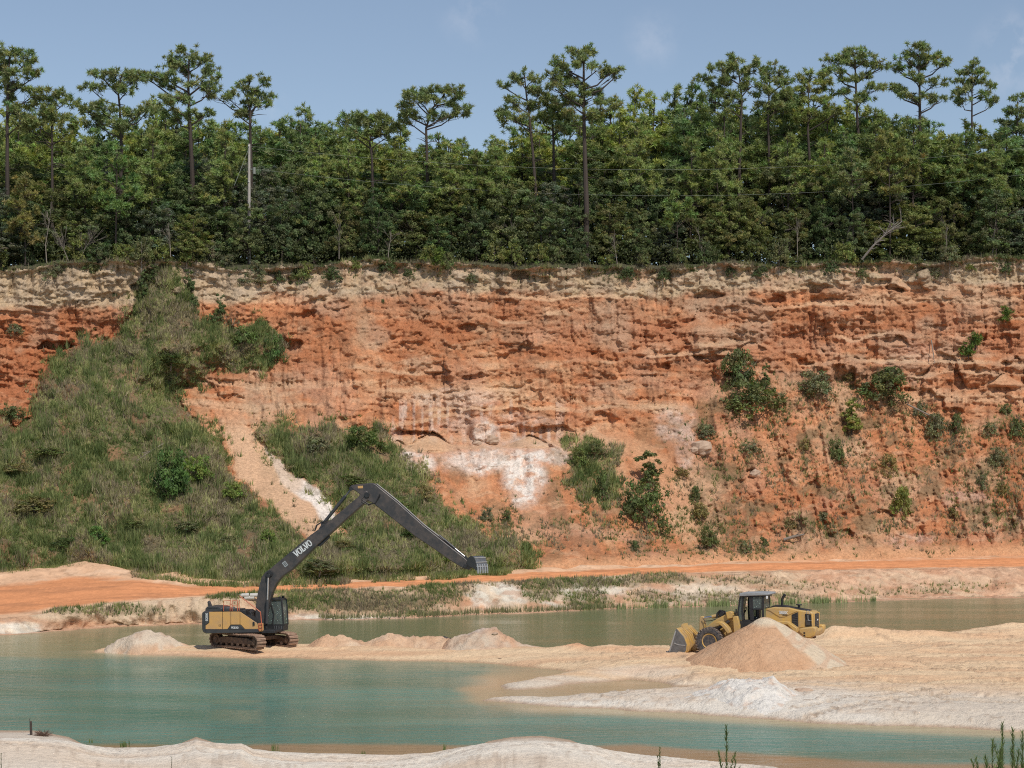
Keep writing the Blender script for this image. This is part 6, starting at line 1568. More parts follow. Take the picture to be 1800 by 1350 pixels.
def loader():
    gp = G(1248.6, 1150.5, .55)
    b = math.radians(-22)                        # x runs to the rear: right and towards the camera
    n = np.array((math.sin(b), -math.cos(b)))
    O = np.array((gp[0] - n[0] * 1.05, gp[1] - n[1] * 1.05, .55))
    root = empty('wheel_loader', tuple(O))
    tag(root, 'yellow wheel loader with dark cab, bucket lowered, half hidden behind the sand cone', 'wheel loader')
    pl = Plane(O, b); RM = Matrix.Rotation(b, 4, 'Z')
    def part(name, pts, t0, t1, mat, bevel=.025, parent=root, tt=None, label=None):
        return MB().prism(pl.poly(pts, t1 if tt is None else tt), -t1, -t0).xf(RM).build(name, mat, parent, bevel=bevel, label=label)
    # ---- wheels
    R = .83
    for xw in (0.0, 3.35):
        for sd_ in (1, -1):
            yc = -1.05 * sd_
            w = empty('wheel'); w.parent = root
            w.location = RM @ Vector((xw, yc, R - .03)); w.rotation_euler = (0, 0, b)
            hw = .30
            ty = MB(); ty.lathe([(R * .56, -hw * .75), (R * .62, -hw * .95), (R * .80, -hw * 1.02), (R * .90, -hw * .95), (R * .94, -hw * .8), (R * .94, hw * .8), (R * .90, hw * .95), (R * .80, hw * 1.02), (R * .62, hw * .95), (R * .56, hw * .75)], (0, 0, 0), 40)
            ty.build('tyre', M_RUB, w, smooth=True)
            tr = MB()
            for k in range(26):
                for s2 in (1, -1):
                    a = (k + (.5 if s2 > 0 else 0)) * 2 * math.pi / 26
                    M = Matrix.Rotation(-a, 3, 'Y') @ Matrix.Rotation(s2 * .45, 3, 'X')
                    tr.box((R * .955 * math.cos(a), s2 * hw * .52, R * .955 * math.sin(a)), (.085, hw * 1.05, .11), M)
            t_o = tr.build('tread_lugs', M_TREAD, w); t_o['kind'] = 'stuff'
            rm = MB(); s_ = -sd_
            rm.lathe([(.02, s_ * .10), (R * .20, s_ * .12), (R * .24, s_ * .16), (R * .30, s_ * .08), (R * .42, s_ * .10), (R * .47, s_ * .24), (R * .53, s_ * .26), (R * .57, s_ * .22), (R * .57, -s_ * .2)] if s_ < 0 else
                     [(R * .57, -.2), (R * .57, .22), (R * .53, .26), (R * .47, .24), (R * .42, .10), (R * .30, .08), (R * .24, .16), (R * .20, .12), (.02, .10)], (0, 0, 0), 32)
            rm.build('rim', M_CYEL, w, smooth=True)
            for k in range(10):
                a = k * 2 * math.pi / 10
                if sd_ > 0: MB().box((R * .33 * math.cos(a), -.105, R * .33 * math.sin(a)), (.04, .03, .04)).build('wheel_nut', M_MUD, w)
    # axles
    ax = MB()
    for xw in (0.0, 3.35): ax.tube([(xw, -1, R), (xw, 1, R)], .17, 10)
    ax.xf(RM).build('axle', M_CYEL, root)
    # ---- front frame, lift arms, linkage
    part('front_frame', [(1262, 1132), (1262, 1108), (1272, 1090), (1282, 1076), (1290, 1078), (1292, 1110), (1290, 1128)], -.45, .45, M_CYEL, .04, tt=.45)
    for t in (.42, -.62):
        part('lift_arm', [(1282, 1077), (1289, 1076.5), (1291, 1084), (1280, 1090), (1262, 1101), (1244, 1112), (1232, 1130), (1224, 1142), (1216, 1143), (1219, 1132), (1230, 1112), (1240, 1103), (1260, 1088)], t, t + .16, M_CYEL, .02, tt=.5)
    part('tilt_lever', [(1229, 1107), (1229.5, 1087), (1231.5, 1083), (1236, 1083.5), (1240, 1098), (1239, 1106), (1234, 1118)], -.14, .14, M_CYEL, .03, tt=.14)
    a = np.array(pl.xz(1232, 1086.5, 0)); c_ = np.array(pl.xz(1252, 1084, 0)); e_ = np.array(pl.xz(1274, 1081, 0))
    cy = MB().tube([(c_[0], 0, c_[1]), (e_[0], 0, e_[1])], .115, 14).xf(RM).build('tilt_cylinder', M_CYEL, root, smooth=True)
    MB().tube([(a[0], 0, a[1]), (c_[0], 0, c_[1])], .055, 12).xf(RM).build('piston_rod', M_CHROME, cy, smooth=True)
    for t in (.72, -.72):
        a = np.array(pl.xz(1255, 1110, t)); c_ = np.array(pl.xz(1282, 1092, t))
        MB().tube([(a[0], -t, a[1]), (c_[0], -t, c_[1])], .09, 10).xf(RM).build('lift_cylinder', M_DGREY, root, smooth=True)
    for q_ in (0, 2, 4):
        hs = MB()
        pts = [(1259 + q_, 1086), (1260, 1078 + q_), (1266, 1072 + q_ * .6), (1274, 1074 + q_ * .6), (1281, 1086 + q_), (1286, 1094)]
        hs.tube([(pl.xz(u_, v_, .3)[0], -.3 + .05 * q_, pl.xz(u_, v_, .3)[1]) for u_, v_ in pts], .03, 6)
        hs.xf(RM).build('hydraulic_hose', M_BLACK, root)
    hs = MB(); hs.tube([(pl.xz(u_, v_, .3)[0], -.25, pl.xz(u_, v_, .3)[1]) for u_, v_ in [(1235, 1086), (1238, 1091), (1240, 1098)]], .025, 6)
    hs.xf(RM).build('hydraulic_hose', M_BLACK, root)
    hs = MB(); hs.tube([(pl.xz(u_, v_, .2)[0], -.2, pl.xz(u_, v_, .2)[1]) for u_, v_ in [(1238, 1092), (1250, 1091), (1262, 1087)]], .025, 6)
    hs.xf(RM).build('hydraulic_hose', M_BLACK, root)
    part('pipe_guard', [(1263, 1080), (1266, 1075), (1271, 1074), (1273, 1079), (1270, 1084), (1265, 1085)], -.2, .3, M_BLACK, .03, tt=.3)
    part('headlight_bracket', [(1276, 1076), (1283, 1074.5), (1288, 1077), (1288, 1086), (1279, 1088)], .3, .75, M_CYEL, .02, tt=.7)
    # front fenders
    for t0, t1 in ((.72, 1.30), (-1.30, -.72)):
        pts = [(1256, 1094), (1264, 1092.5), (1272, 1096), (1280, 1105), (1283, 1112), (1279, 1114), (1271, 1103), (1264, 1097)]
        part('fender', pts, t0, t1, M_CYEL, .02, tt=1.3)
    # ---- bucket
    near = 1.42
    bp = [(1171.5, 1146.5), (1176, 1145.5), (1187.6, 1108), (1189.5, 1104.8), (1202, 1119.5), (1207, 1133), (1206, 1143), (1203, 1148.5), (1190, 1148.5)]
    shell = [(1188.5, 1104.5), (1190.5, 1104.0), (1203, 1119), (1208, 1133), (1207.5, 1144), (1204, 1149), (1172, 1149), (1172, 1147.4), (1202, 1147), (1205, 1143), (1205.5, 1133.5), (1201, 1120.5)]
    bk = MB().prism(pl.poly(shell, near), -near, near).xf(RM).build('bucket', M_CYEL, root, bevel=.012)
    MB().prism(pl.poly(bp, near), -near - .03, -near).xf(RM).build('bucket_side', M_WORN, bk, bevel=.01)
    MB().prism(pl.poly(bp, near), near, near + .03).xf(RM).build('bucket_side', M_WORN, bk, bevel=.01)
    MB().prism(pl.poly([(1176, 1145), (1187.4, 1108), (1189, 1110), (1178.6, 1145)], near), -near - .06, -near - .03).xf(RM).build('side_edge', M_BRIGHT, bk)
    MB().prism(pl.poly([(1186, 1129.5), (1192, 1132.5), (1205, 1134), (1205, 1135.2), (1192, 1134), (1185, 1130.8)], near), -near - .05, -near - .03).xf(RM).build('wear_rib', M_BRIGHT, bk)
    MB().prism(pl.poly([(1167.5, 1147), (1173, 1145.6), (1176, 1148.8), (1169, 1149.4)], near), -near - .02, near + .02).xf(RM).build('cutting_edge', M_BRIGHT, bk, bevel=.01)
    for k in range(7):
        y_ = -near + .25 + k * (2 * near - .5) / 6
        MB().prism(pl.poly([(1189, 1105), (1196, 1108), (1205, 1117.5), (1210.5, 1132), (1209.5, 1144), (1206, 1148), (1207, 1133), (1202, 1119.5)], near), y_ - .035, y_ + .035).xf(RM).build('back_rib', M_CYEL, bk, bevel=.008)
    MB().prism(pl.poly([(1188.5, 1104.8), (1189.5, 1101), (1191.5, 1098.5), (1193.5, 1104.5), (1196, 1110)], near), -.55, .55).xf(RM).build('spill_guard', M_CYEL, bk, bevel=.01)
    # ---- rear body
    hood = [(1345.5, 1070.2), (1360, 1067.3), (1385, 1068.4), (1402.5, 1072.4), (1425.5, 1075.8), (1428.5, 1078), (1429.5, 1106), (1404, 1110), (1402, 1124), (1330, 1124), (1330, 1106), (1345.5, 1104)]
    part('engine_hood', hood, -.74, .74, M_CYEL, .05)
    part('hood_top_panel', [(1350, 1068.5), (1356, 1065.2), (1374, 1065.5), (1402, 1070.8), (1420, 1073.9), (1420, 1075.5), (1360, 1069)], -.40, .40, M_BLACK, .02, tt=.74)
    side_grille = part('side_grille', [(1391.5, 1080.5), (1402.6, 1075.8), (1403, 1105.5), (1392, 1101.5)], .74, .765, M_BLACK, .01)
    for k in range(7):
        part('louvre', [(1392.5, 1083 + k * 3.1), (1402, 1082 + k * 3.1), (1402, 1083.4 + k * 3.1), (1392.5, 1084.4 + k * 3.1)], .765, .785, M_DGREY, .004, parent=side_grille)
    sp = part('side_panel', [(1346, 1071), (1361, 1068.6), (1402, 1074), (1390, 1079.2), (1380, 1084), (1371, 1084.6), (1363, 1080), (1354, 1074)], .74, .775, M_CYEL, .01)
    x0, z0 = pl.xz(1369.5, 1078.6, .78)
    lettering('966K', (x0, z0), (1, -.02), (.02, 1), .15, -.777, .22, 1.2).xf(RM).build('lettering', M_WHITE, sp, label='966K')
    MB().prism(pl.poly([(1375, 1080.2), (1385, 1080.6), (1383, 1082), (1376, 1081.8)], .78), -.79, -.777).xf(RM).build('model_stripe', M_BLACK, sp)
    part('rear_opening', [(1415, 1079), (1426, 1080), (1427, 1101), (1415.6, 1101.5)], .74, .755, M_BLACK, .01)
    part('access_door', [(1404.2, 1074.8), (1413.5, 1076.2), (1414.5, 1102.2), (1404.5, 1103.5)], .74, .765, M_CYEL, .008)
    part('tail_tank', [(1415.8, 1090), (1420, 1087.8), (1424, 1091), (1424, 1099.5), (1416, 1100)], .755, .83, M_DGREY, .03)
    rl = MB(); rl.tube([(pl.xz(u_, v_, .8)[0], -.85, pl.xz(u_, v_, .8)[1]) for u_, v_ in [(1418.5, 1079), (1418.6, 1074), (1421, 1072.6), (1422.8, 1074), (1422.8, 1079)]], .02, 6)
    rl.tube([(pl.xz(u_, v_, .8)[0], -.85, pl.xz(u_, v_, .8)[1]) for u_, v_ in [(1420.5, 1081), (1420.8, 1091), (1427, 1091)]], .02, 6)
    rl.xf(RM).build('handrail', M_BRIGHT, root)
    # rear face with radiator grille
    xr = pl.xz(1429.0, 1090, .74)[0]; zt = pl.xz(1428, 1078.2, .74)[1]; zb = pl.xz(1429.5, 1108, .74)[1]
    rg = MB().box((xr + .03, 0, (zt + zb) / 2 - .02), (.08, 1.02, (zt - zb) * .92)).xf(RM).build('rear_grille', M_BLACK, root, bevel=.03)
    for k in range(8):
        MB().box((xr + .08, 0, zb + .12 + k * (zt - zb - .2) / 7.5), (.02, .96, .035)).xf(RM).build('grille_bar', M_DGREY, rg)
    MB().box((xr + .10, .0, zb + (zt - zb) * .58), (.015, .28, .07)).xf(RM).build('name_plate', M_WHITE, rg)
    for y_ in (-.63, .63): MB().box((xr + .02, y_, (zt + zb) / 2), (.10, .16, (zt - zb) * 1.0)).xf(RM).build('grille_frame', M_CYEL, rg, bevel=.03)
    # counterweight
    cwp = [(1403.5, 1106), (1409, 1104), (1428, 1102), (1434, 1103), (1434, 1110), (1431, 1118), (1424, 1122), (1416, 1121.5), (1404, 1112)]
    part('counterweight', cwp, .70, 1.30, M_CYEL, .07)
    part('counterweight', cwp, -1.30, -.70, M_CYEL, .07, tt=1.3)
    part('rear_bumper', [(1425, 1108), (1431, 1106), (1434, 1110), (1431, 1118), (1424, 1121)], -.70, .70, M_CYEL, .05, tt=1.3)
    part('hitch', [(1420, 1117), (1428, 1116), (1427, 1124), (1419, 1124)], -.2, .2, M_MUD, .02, tt=.9)
    lg = MB()
    for v_ in (1112.6, 1117): x0, z0 = pl.xz(1414, v_, 1.3); lg.box((x0, -1.305, z0), (.10, .02, .09))
    lg.xf(RM).build('tail_socket', M_BLACK, root)
    # stacks
    ex = MB(); P_ = [(1375, 1067.5), (1375, 1053.5), (1376.5, 1050), (1380, 1045)]
    ex.tube([(pl.xz(u_, v_, .2)[0], -.2, pl.xz(u_, v_, .2)[1]) for u_, v_ in P_], [.075, .075, .085, .085], 12)
    ex.xf(RM).build('exhaust_stack', M_BLACK, root, smooth=True)
    x0, z0 = pl.xz(1404.6, 1070, .1); pc_ = MB(); 
    def vcyl(mb, x, y, z, r, h, n=16):
        vs_ = [(x + r * math.cos(k * 2 * math.pi / n), y + r * math.sin(k * 2 * math.pi / n), z + q) for q in (0, h) for k in range(n)]
        mb.add(vs_, [tuple(range(n - 1, -1, -1)), tuple(range(n, 2 * n))] + [(k, (k + 1) % n, n + (k + 1) % n, n + k) for k in range(n)])
    vcyl(pc_, x0, -.1, z0, .075, .22); vcyl(pc_, x0, -.1, z0 + .20, .17, .07)
    pc_.xf(RM).build('air_precleaner', M_BLACK, root, bevel=.02)
    # ---- cab
    T = .72
    cab = MB()
    def bar(pts, t, w=.05, d=.09):
        for a, b_ in zip(pts[:-1], pts[1:]):
            A = np.array(pl.xz(*a, T)); B = np.array(pl.xz(*b_, T)); e = B - A; e /= np.linalg.norm(e); q = np.array((-e[1], e[0])) * w
            cab.prism([tuple(A - q), tuple(B - q), tuple(B + q), tuple(A + q)], -t, -t + d)
    for t in (T, -T + .09):
        bar([(1297, 1096), (1297.5, 1072), (1301, 1048)], t, .045)
        bar([(1306, 1093), (1304.6, 1072), (1305.5, 1048)], t, .045)
        bar([(1322, 1092), (1320.5, 1070), (1319.5, 1048)], t, .11)
        bar([(1341, 1092), (1340.5, 1070), (1341, 1048)], t, .065)
        bar([(1320, 1071), (1341, 1070.5)], t, .05)
        bar([(1305, 1091), (1343, 1091)], t, .05)
    cab.prism(pl.poly([(1297, 1092), (1344, 1090), (1344, 1112), (1303, 1112), (1298, 1102)], T), -T, T)
    cab_o = cab.xf(RM).build('cab', M_BLACK, root, bevel=.012)
    MB().prism(pl.poly([(1299, 1044.5), (1301, 1042.4), (1330, 1041.6), (1350.5, 1042.4), (1352, 1044), (1351, 1046.5), (1300, 1048.4)], T + .1), -T - .1, T + .1).xf(RM).build('roof', M_ROOF, cab_o, bevel=.04)
    MB().prism(pl.poly([(1300, 1048), (1346, 1046.4), (1346, 1049), (1301, 1050)], T), -T, T).xf(RM).build('roof_liner', M_BLACK, cab_o)
    def pane(pts, y0, nm='window_pane'):
        MB().prism(pl.poly(pts, T), y0, y0 + .012).xf(RM).build(nm, M_GLASS, cab_o)
    pane([(1306.5, 1090.5), (1305.2, 1072), (1306.2, 1050), (1318, 1050), (1319, 1070), (1320.5, 1090.5)], T - .06)
    pane([(1322, 1069.5), (1321, 1050), (1340, 1050), (1340, 1069.5)], -T + .03); pane([(1322, 1069.5), (1321, 1050), (1340, 1050), (1340, 1069.5)], T - .06)
    pane([(1297.8, 1090), (1298.6, 1072), (1301.6, 1050), (1304.6, 1050), (1303.8, 1072), (1305, 1090)], -T + .03)
    A = pl.xz(1301, 1050, T); B = pl.xz(1297.6, 1090, T)
    MB().prism([A, (A[0] + .015, A[1]), (B[0] + .015, B[1]), B], -T + .08, T - .08).xf(RM).build('windscreen', M_GLASS, cab_o)
    A = pl.xz(1341.5, 1050, T); B = pl.xz(1341.5, 1070, T)
    MB().prism([A, (A[0] + .015, A[1]), (B[0] + .015, B[1]), B], -T + .08, T - .08).xf(RM).build('rear_window', M_GLASS, cab_o)
    st_ = MB(); x0, z0 = pl.xz(1327, 1086, 0); st_.box((x0, 0, z0), (.5, .5, .16)); st_.box((x0 + .25, 0, z0 + .42), (.14, .5, .8)); st_.xf(RM).build('operator_seat', M_DGREY, cab_o, bevel=.04)
    sw = MB(); x0, z0 = pl.xz(1308, 1072, 0); sw.tube([(x0 - .1, 0, z0 - .5), (x0 + .08, 0, z0)], .03, 6)
    sw.tube([(x0 + .08 + .05 * math.cos(k * .5236), .19 * math.sin(k * .5236), z0 + .17 * math.cos(k * .5236)) for k in range(13)], .018, 6, cap=False)
    sw.xf(RM).build('steering_wheel', M_BLACK, cab_o)
    MB().box((pl.xz(1349, 1050, T)[0], -T - .12, pl.xz(1349, 1050, T)[1]), (.10, .08, .16)).xf(RM).build('work_light', M_WHITE, cab_o, bevel=.01)
    MB().box((pl.xz(1295, 1072, T)[0], -T - .12, pl.xz(1295, 1074, T)[1]), (.06, .14, .26)).xf(RM).build('mirror', M_BLACK, cab_o, bevel=.01)
    part('cab_step', [(1288, 1084), (1296, 1083), (1300, 1100), (1300, 1112), (1290, 1112)], .3, .95, M_CYEL, .03, tt=.95)
    part('articulation_frame', [(1288, 1100), (1330, 1100), (1340, 1128), (1292, 1128)], -.4, .4, M_CYEL, .03, tt=.4)
    part('rear_fender', [(1335, 1100), (1352, 1092), (1384, 1093), (1400, 1104), (1402, 1112), (1398, 1112), (1384, 1098), (1352, 1097), (1340, 1104)], .75, 1.3, M_CYEL, .02, tt=1.3)
    return root
loader()
# ------------------------------------------------------------------ shrubs on the slopes, poles, wires, dead wood, stones
def lump_bush(seed, n=80, leafn=32, leaf=.125, flat=.75):
    r2 = np.random.default_rng(seed)
    return crown_mesh('crown', seed, 1.75 * flat, 1.0, 0.05, n, leafn, leaf, lumps=4, shape=1.0, taper=.1)
BUSH = [lump_bush(700 + k) for k in range(5)]
BUSHW = [wood_mesh('trunk', 710 + k, 1.4, .95, 0, .035, 18, M_TWIG) for k in range(3)]
TALLB = [crown_mesh('crown', 720 + k, 2.9, .85, .2, 80, 42, .15, lumps=7, taper=.15) for k in range(3)]
TALLW = [wood_mesh('trunk', 730 + k, 2.9, .7, 0, .05, 8, M_BARK) for k in range(2)]
GRN, YGR, GRY, DRK, BRO = (1.15, 1.15, .95), (1.9, 1.75, 1.05), (1.6, 1.4, 1.55), (1.0, 1.08, .95), (2.1, 1.5, 1.3)
SHRUBS = [  # u, v of the foot, width px, height px, hue, tall?, label
 (295, 884, 95, 105, (.72, 1.05, .68), 0, 'big dense round green bush in the middle of the grassy slope'),
 (340, 850, 70, 55, (1.4, 1.7, .8), 0, 'soft light green thicket right of the big round bush'),
 (1300, 690, 60, 62, GRN, 0, 'tall leafy clump, upper one of the clump on the pale rib of the right slope'),
 (1316, 728, 95, 46, GRN, 0, 'broad leafy clump below the tall one on the pale rib of the right slope'),
 (1344, 690, 24, 48, GRN, 1, 'slim sapling standing right of the leafy clump on the pale rib'),
 (1434, 700, 56, 38, GRY, 0, 'grey-green rounded bush, left one of the pair above the right slope'),
 (1490, 670, 32, 20, BRO, 0, 'small brown twiggy bush above and between the pair of rounded bushes'),
 (1552, 706, 84, 50, GRN, 0, 'wide dark bush, right one of the pair above the right slope'),
 (1497, 770, 46, 68, YGR, 1, 'light yellow-green bush hanging below the wide dark bush'),
 (1243, 774, 50, 32, GRY, 0, 'low grey bush left of the leafy clumps near the pale chute'),
 (1470, 815, 42, 46, GRN, 0, 'green bush in the middle of the right slope'),
 (1563, 835, 42, 42, BRO, 0, 'dry brownish bush right of the green bush in the middle of the right slope'),
 (1613, 735, 44, 34, GRY, 0, 'thin grey bush on the crest of the right slope'),
 (1643, 772, 52, 50, GRY, 0, 'sparse grey-green bush hanging down the right slope'),
 (1683, 764, 34, 42, GRN, 0, 'compact round bush below the fluted red wall at the right'),
 (1767, 730, 32, 22, GRN, 0, 'small bush on the bright debris fan at the far right'),
 (1740, 768, 42, 28, GRY, 0, 'greyish bush near the right edge, upper left of three'),
 (1786, 772, 42, 40, GRN, 0, 'bush cut by the right edge of the photo'),
 (1753, 822, 44, 40, GRY, 0, 'greyish bush near the right edge, lowest of three'),
 (1583, 905, 48, 56, YGR, 0, 'yellowish green bush low on the right slope'),
 (1413, 795, 28, 26, BRO, 0, 'brown tuft of a bush left of the green bush on the right slope'),
 (1317, 800, 40, 28, GRY, 0, 'faded low bush under the leafy clumps'),
 (1727, 866, 30, 34, GRY, 0, 'small grey bush between the yellowish bush and the right edge'),
 (1767, 876, 34, 32, BRO, 0, 'brown bush low near the right edge'),
 (1220, 885, 26, 34, GRN, 0, 'small green bush at the foot of the pale chute'),
 (1232, 915, 40, 34, BRO, 0, 'brown-grey bush beside the foot of the pale chute'),
 (1134, 928, 100, 92, (1.0, 1.1, .85), 0, 'large leafy bush at the foot of the cliff right of centre'),
 (1140, 862, 52, 70, GRN, 1, 'leafy sapling rising above the large bush right of centre'),
 (1198, 842, 34, 22, BRO, 0, 'small dry bush right of the sapling at the cliff foot'),
 (1060, 880, 36, 60, (1.1, 1.2, .9), 0, 'upright green bush at the lower right of the scrub patch'),
 (1020, 826, 44, 44, (1.3, 1.3, .9), 0, 'dusty green bush at the upper left of the scrub patch'),
 (1044, 800, 40, 28, (1.3, 1.2, 1), 0, 'small bush on top of the scrub patch in the centre'),
 (890, 918, 26, 22, GRN, 0, 'small round dark green bush right of the excavator arm'),
 (855, 916, 30, 26, GRY, 0, 'grey bush just left of the small round dark bush'),
 (1115, 970, 24, 22, DRK, 0, 'tiny dark bush above the road right of centre'),
 (1246, 965, 50, 36, (1.1, 1.05, .85), 0, 'broad dusty bush low on the slope above the loader'),
 (1310, 975, 34, 28, GRY, 0, 'small grey bush right of the broad dusty bush'),
 (1342, 962, 22, 18, GRN, 0, 'tiny green bush right of the log'),
 (1385, 930, 38, 24, BRO, 0, 'low brown bush above the log'),
 (1450, 925, 38, 28, GRY, 0, 'grey bush above the smooth orange fan of the right slope'),
 (1676, 915, 20, 42, BRO, 1, 'dead dark snag of a shrub above the road at the right'),
 (700, 905, 60, 34, (1.3, 1.3, 1), 0, 'grey-green bush behind the raised arm of the excavator'),
 (745, 880, 40, 30, BRO, 0, 'brown bush on the edge of the scrub mound right of the boom'),
 (640, 790, 90, 44, (1.0, 1.15, .8), 0, 'thick green bush on top of the scrub mound above the boom'),
 (560, 800, 60, 36, GRY, 0, 'grey bush on the scrub mound left of its green top'),
 (478, 640, 60, 60, (.8, 1.05, .75), 0, 'dark green bush at the right end of the grassy shoulder'),
 (430, 610, 60, 40, (1.1, 1.3, .9), 0, 'green bush on the grassy shoulder left of the dark one'),
 (252, 530, 26, 56, DRK, 1, 'dark shrub on the left side of the ridge top'),
 (268, 500, 26, 36, DRK, 1, 'dark leafy shrub just under the rim at the ridge top'),
 (330, 520, 26, 46, DRK, 1, 'dark shrub on the right side of the ridge top'),
 (340, 545, 30, 30, DRK, 0, 'low dark bush lower on the right side of the ridge'),
 (378, 572, 40, 26, DRK, 0, 'dark low bush where the shoulder leaves the ridge'),
 (386, 560, 22, 44, DRK, 1, 'single dark sapling standing on the shoulder of the ridge'),
 (200, 522, 10, 12, DRK, 0, 'tiny dark plant on the tan band left of the ridge'),
 (90, 490, 44, 24, GRY, 0, 'hanging bush under the rim at the far left'),
 (155, 480, 44, 24, GRN, 0, 'green bush hanging over the tan band left of the ridge'),
 (22, 590, 40, 22, GRY, 0, 'grey bush on the red wall at the left edge'),
 (20, 745, 60, 34, GRN, 0, 'green thicket on the near mound at the left edge'),
 (440, 500, 60, 30, GRY, 0, 'grey dry bush hanging under the rim right of the ridge'),
 (525, 500, 50, 34, (1.1, 1.1, .9), 0, 'ragged bush hanging under the rim left of the pale chute top'),
 (410, 880, 60, 36, (1.5, 1.6, .9), 0, 'bright green thicket on the slope left of the sand chute'),
 (470, 958, 40, 30, (1.4, 1.6, .9), 0, 'light green bush low on the slope left of the boom'),
 (170, 955, 50, 34, (1.1, 1.6, .9), 0, 'fresh green bush low on the left slope'),
 (780, 990, 60, 30, (1.3, 1.5, .85), 0, 'green bush behind the tip of the excavator arm'),
 (672, 535, 9, 10, GRN, 0, 'tiny green plant on the brown wall right of the pale chute'),
]
for k, (u, v, w, h, hue, tall, lab) in enumerate(SHRUBS):
    p = cliff_at(u, v - 2)
    kk = p[1] / F
    sc2 = 1.45 if (u > 1180 and w > 54) else 1.05
    W_ = w * kk * sc2; H_ = h * kk * sc2
    rz = random.Random(k).uniform(0, 6.28)
    if tall:
        make_pair('shrub', TALLB[k % 3], TALLW[k % 2], (p[0], p[1], p[2] - .1), lab, 'shrub', 'shrubs on the cliff and slopes', hue, rz, W_ / 1.9, H_ / 3.0)
    else:
        make_pair('shrub', BUSH[k % 5], BUSHW[k % 3], (p[0], p[1] + .1 * W_, p[2] - .12 * H_), lab, 'shrub', 'shrubs on the cliff and slopes', hue, rz, W_ / 2.2, H_ / 1.45)
tp_, ts_ = [], []
rt = np.random.default_rng(88)
for (u, v, w, h, hue, tall, lab) in SHRUBS:
    if u < 800 or v < 520: continue
    for q in range(int(26 + w * 1.1)):
        uu_, vv_ = u + rt.normal(0, w * .62), v + rt.normal(h * .25, h * .6)
        if vv_ > interp(uu_, RIM) + 8 and vv_ < 985: tp_.append(cliff_at(uu_, vv_)); ts_.append(rt.uniform(.2, .75))
tp_ = np.array(tp_); ts_ = np.array(ts_)
tufts('trailing_scrub', 'olive and dry creeping scrub round and below the bushes on the bare slopes', tp_, ts_, grass_col(CU + F * tp_[:, 0] / tp_[:, 1], HZ - (tp_[:, 2] - CH) * F / tp_[:, 1], rng, 8, .15) * .75, 10, .9, .04, 89, droop=.5)
GS = [(90, 800), (150, 860), (60, 900), (210, 760), (240, 930), (330, 930), (180, 690), (300, 640), (120, 720), (400, 950), (30, 830), (350, 800), (620, 850), (690, 850), (600, 960), (730, 940), (820, 955), (560, 1000), (250, 860), (110, 960)]
nmg = {0: 'olive', 1: 'grey', 2: 'brown', 3: 'dark'}
where = ['high on the left mound', 'left of the big round bush', 'low at the left edge', 'above the big round bush', 'below the big round bush', 'below right of the big round bush', 'under the left flank of the ridge', 'in the middle of the ridge', 'near the red wall at the left', 'just above the road left of the boom',
         'close to the left edge', 'right above the big round bush', 'on the scrub mound left of the raised elbow', 'under the elbow of the boom', 'behind the long boom', 'below the middle of the arm', 'above the tip of the arm', 'above the road behind the boom', 'on the left side of the big round bush', 'lowest at the far left']
for k, (u, v) in enumerate(GS):
    if k % 5 in (1, 3): continue
    p = cliff_at(u, v); rr = random.Random(k + 300); q = rr.uniform(.9, 2.0)
    make_pair('shrub', BUSH[k % 5], BUSHW[k % 3], (p[0], p[1] - .3, p[2] - .2), f'small {nmg[k % 4]} thicket in the grass {where[k]}', 'shrub', 'thickets in the grassy slopes', [(1.0, 1.0, .7), (1.2, 1.1, 1.1), (1.5, 1.15, .95), (.7, .85, .6)][k % 4], rr.uniform(0, 6.28), q * 1.25, q * rr.uniform(.45, .7))
for k, (u, h) in enumerate(((300, 60), (596, 70), (682, 44), (905, 66), (1085, 50), (1236, 60), (1402, 80), (1662, 56), (1745, 66))):
    Yd = rim_y((u - CU) / F * 212) + .7
    dead_spec = (u, h, Yd)
    DEADS = globals().setdefault('DEADS', []); DEADS.append(dead_spec)
# shrubs along the rim, in front of the trees
nrm_ = Namer('low shrub on the rim'); nrh_ = Namer('shrub hanging below the rim')
r = random.Random(99)
u = -50
while u < 1860:
    x_ = (u - CU) / F * 208; Y = rim_y(x_) + r.uniform(.3, 1.6); x = (u - CU) / F * Y
    hc = r.choice([('dusty green', (1.2, 1.15, 1.0)), ('dark green', (.8, .9, .8)), ('grey', (1.4, 1.25, 1.4)), ('yellow-green', (1.5, 1.45, .95))])
    s_ = r.uniform(.8, 1.5)
    hang_ = (u > 380 or u < 130) and r.random() < .5
    q_ = cliff_at(u, interp(u, RIM) + r.uniform(10, 26)) if hang_ else (x, Y, plat_z(x) - .5)
    if hang_: s_ *= .75
    make_pair('rim_shrub', BUSH[r.randrange(5)], BUSHW[r.randrange(3)], (q_[0], q_[1], q_[2] - (.5 if hang_ else 0)), nrm_(u, hc[0]) if not hang_ else nrh_(u, hc[0]), 'shrub', 'low shrubs along the rim', hc[1], r.uniform(0, 6.28), s_ * 1.15, s_ * r.uniform(1.0, 1.7))
    u += r.uniform(26, 58)
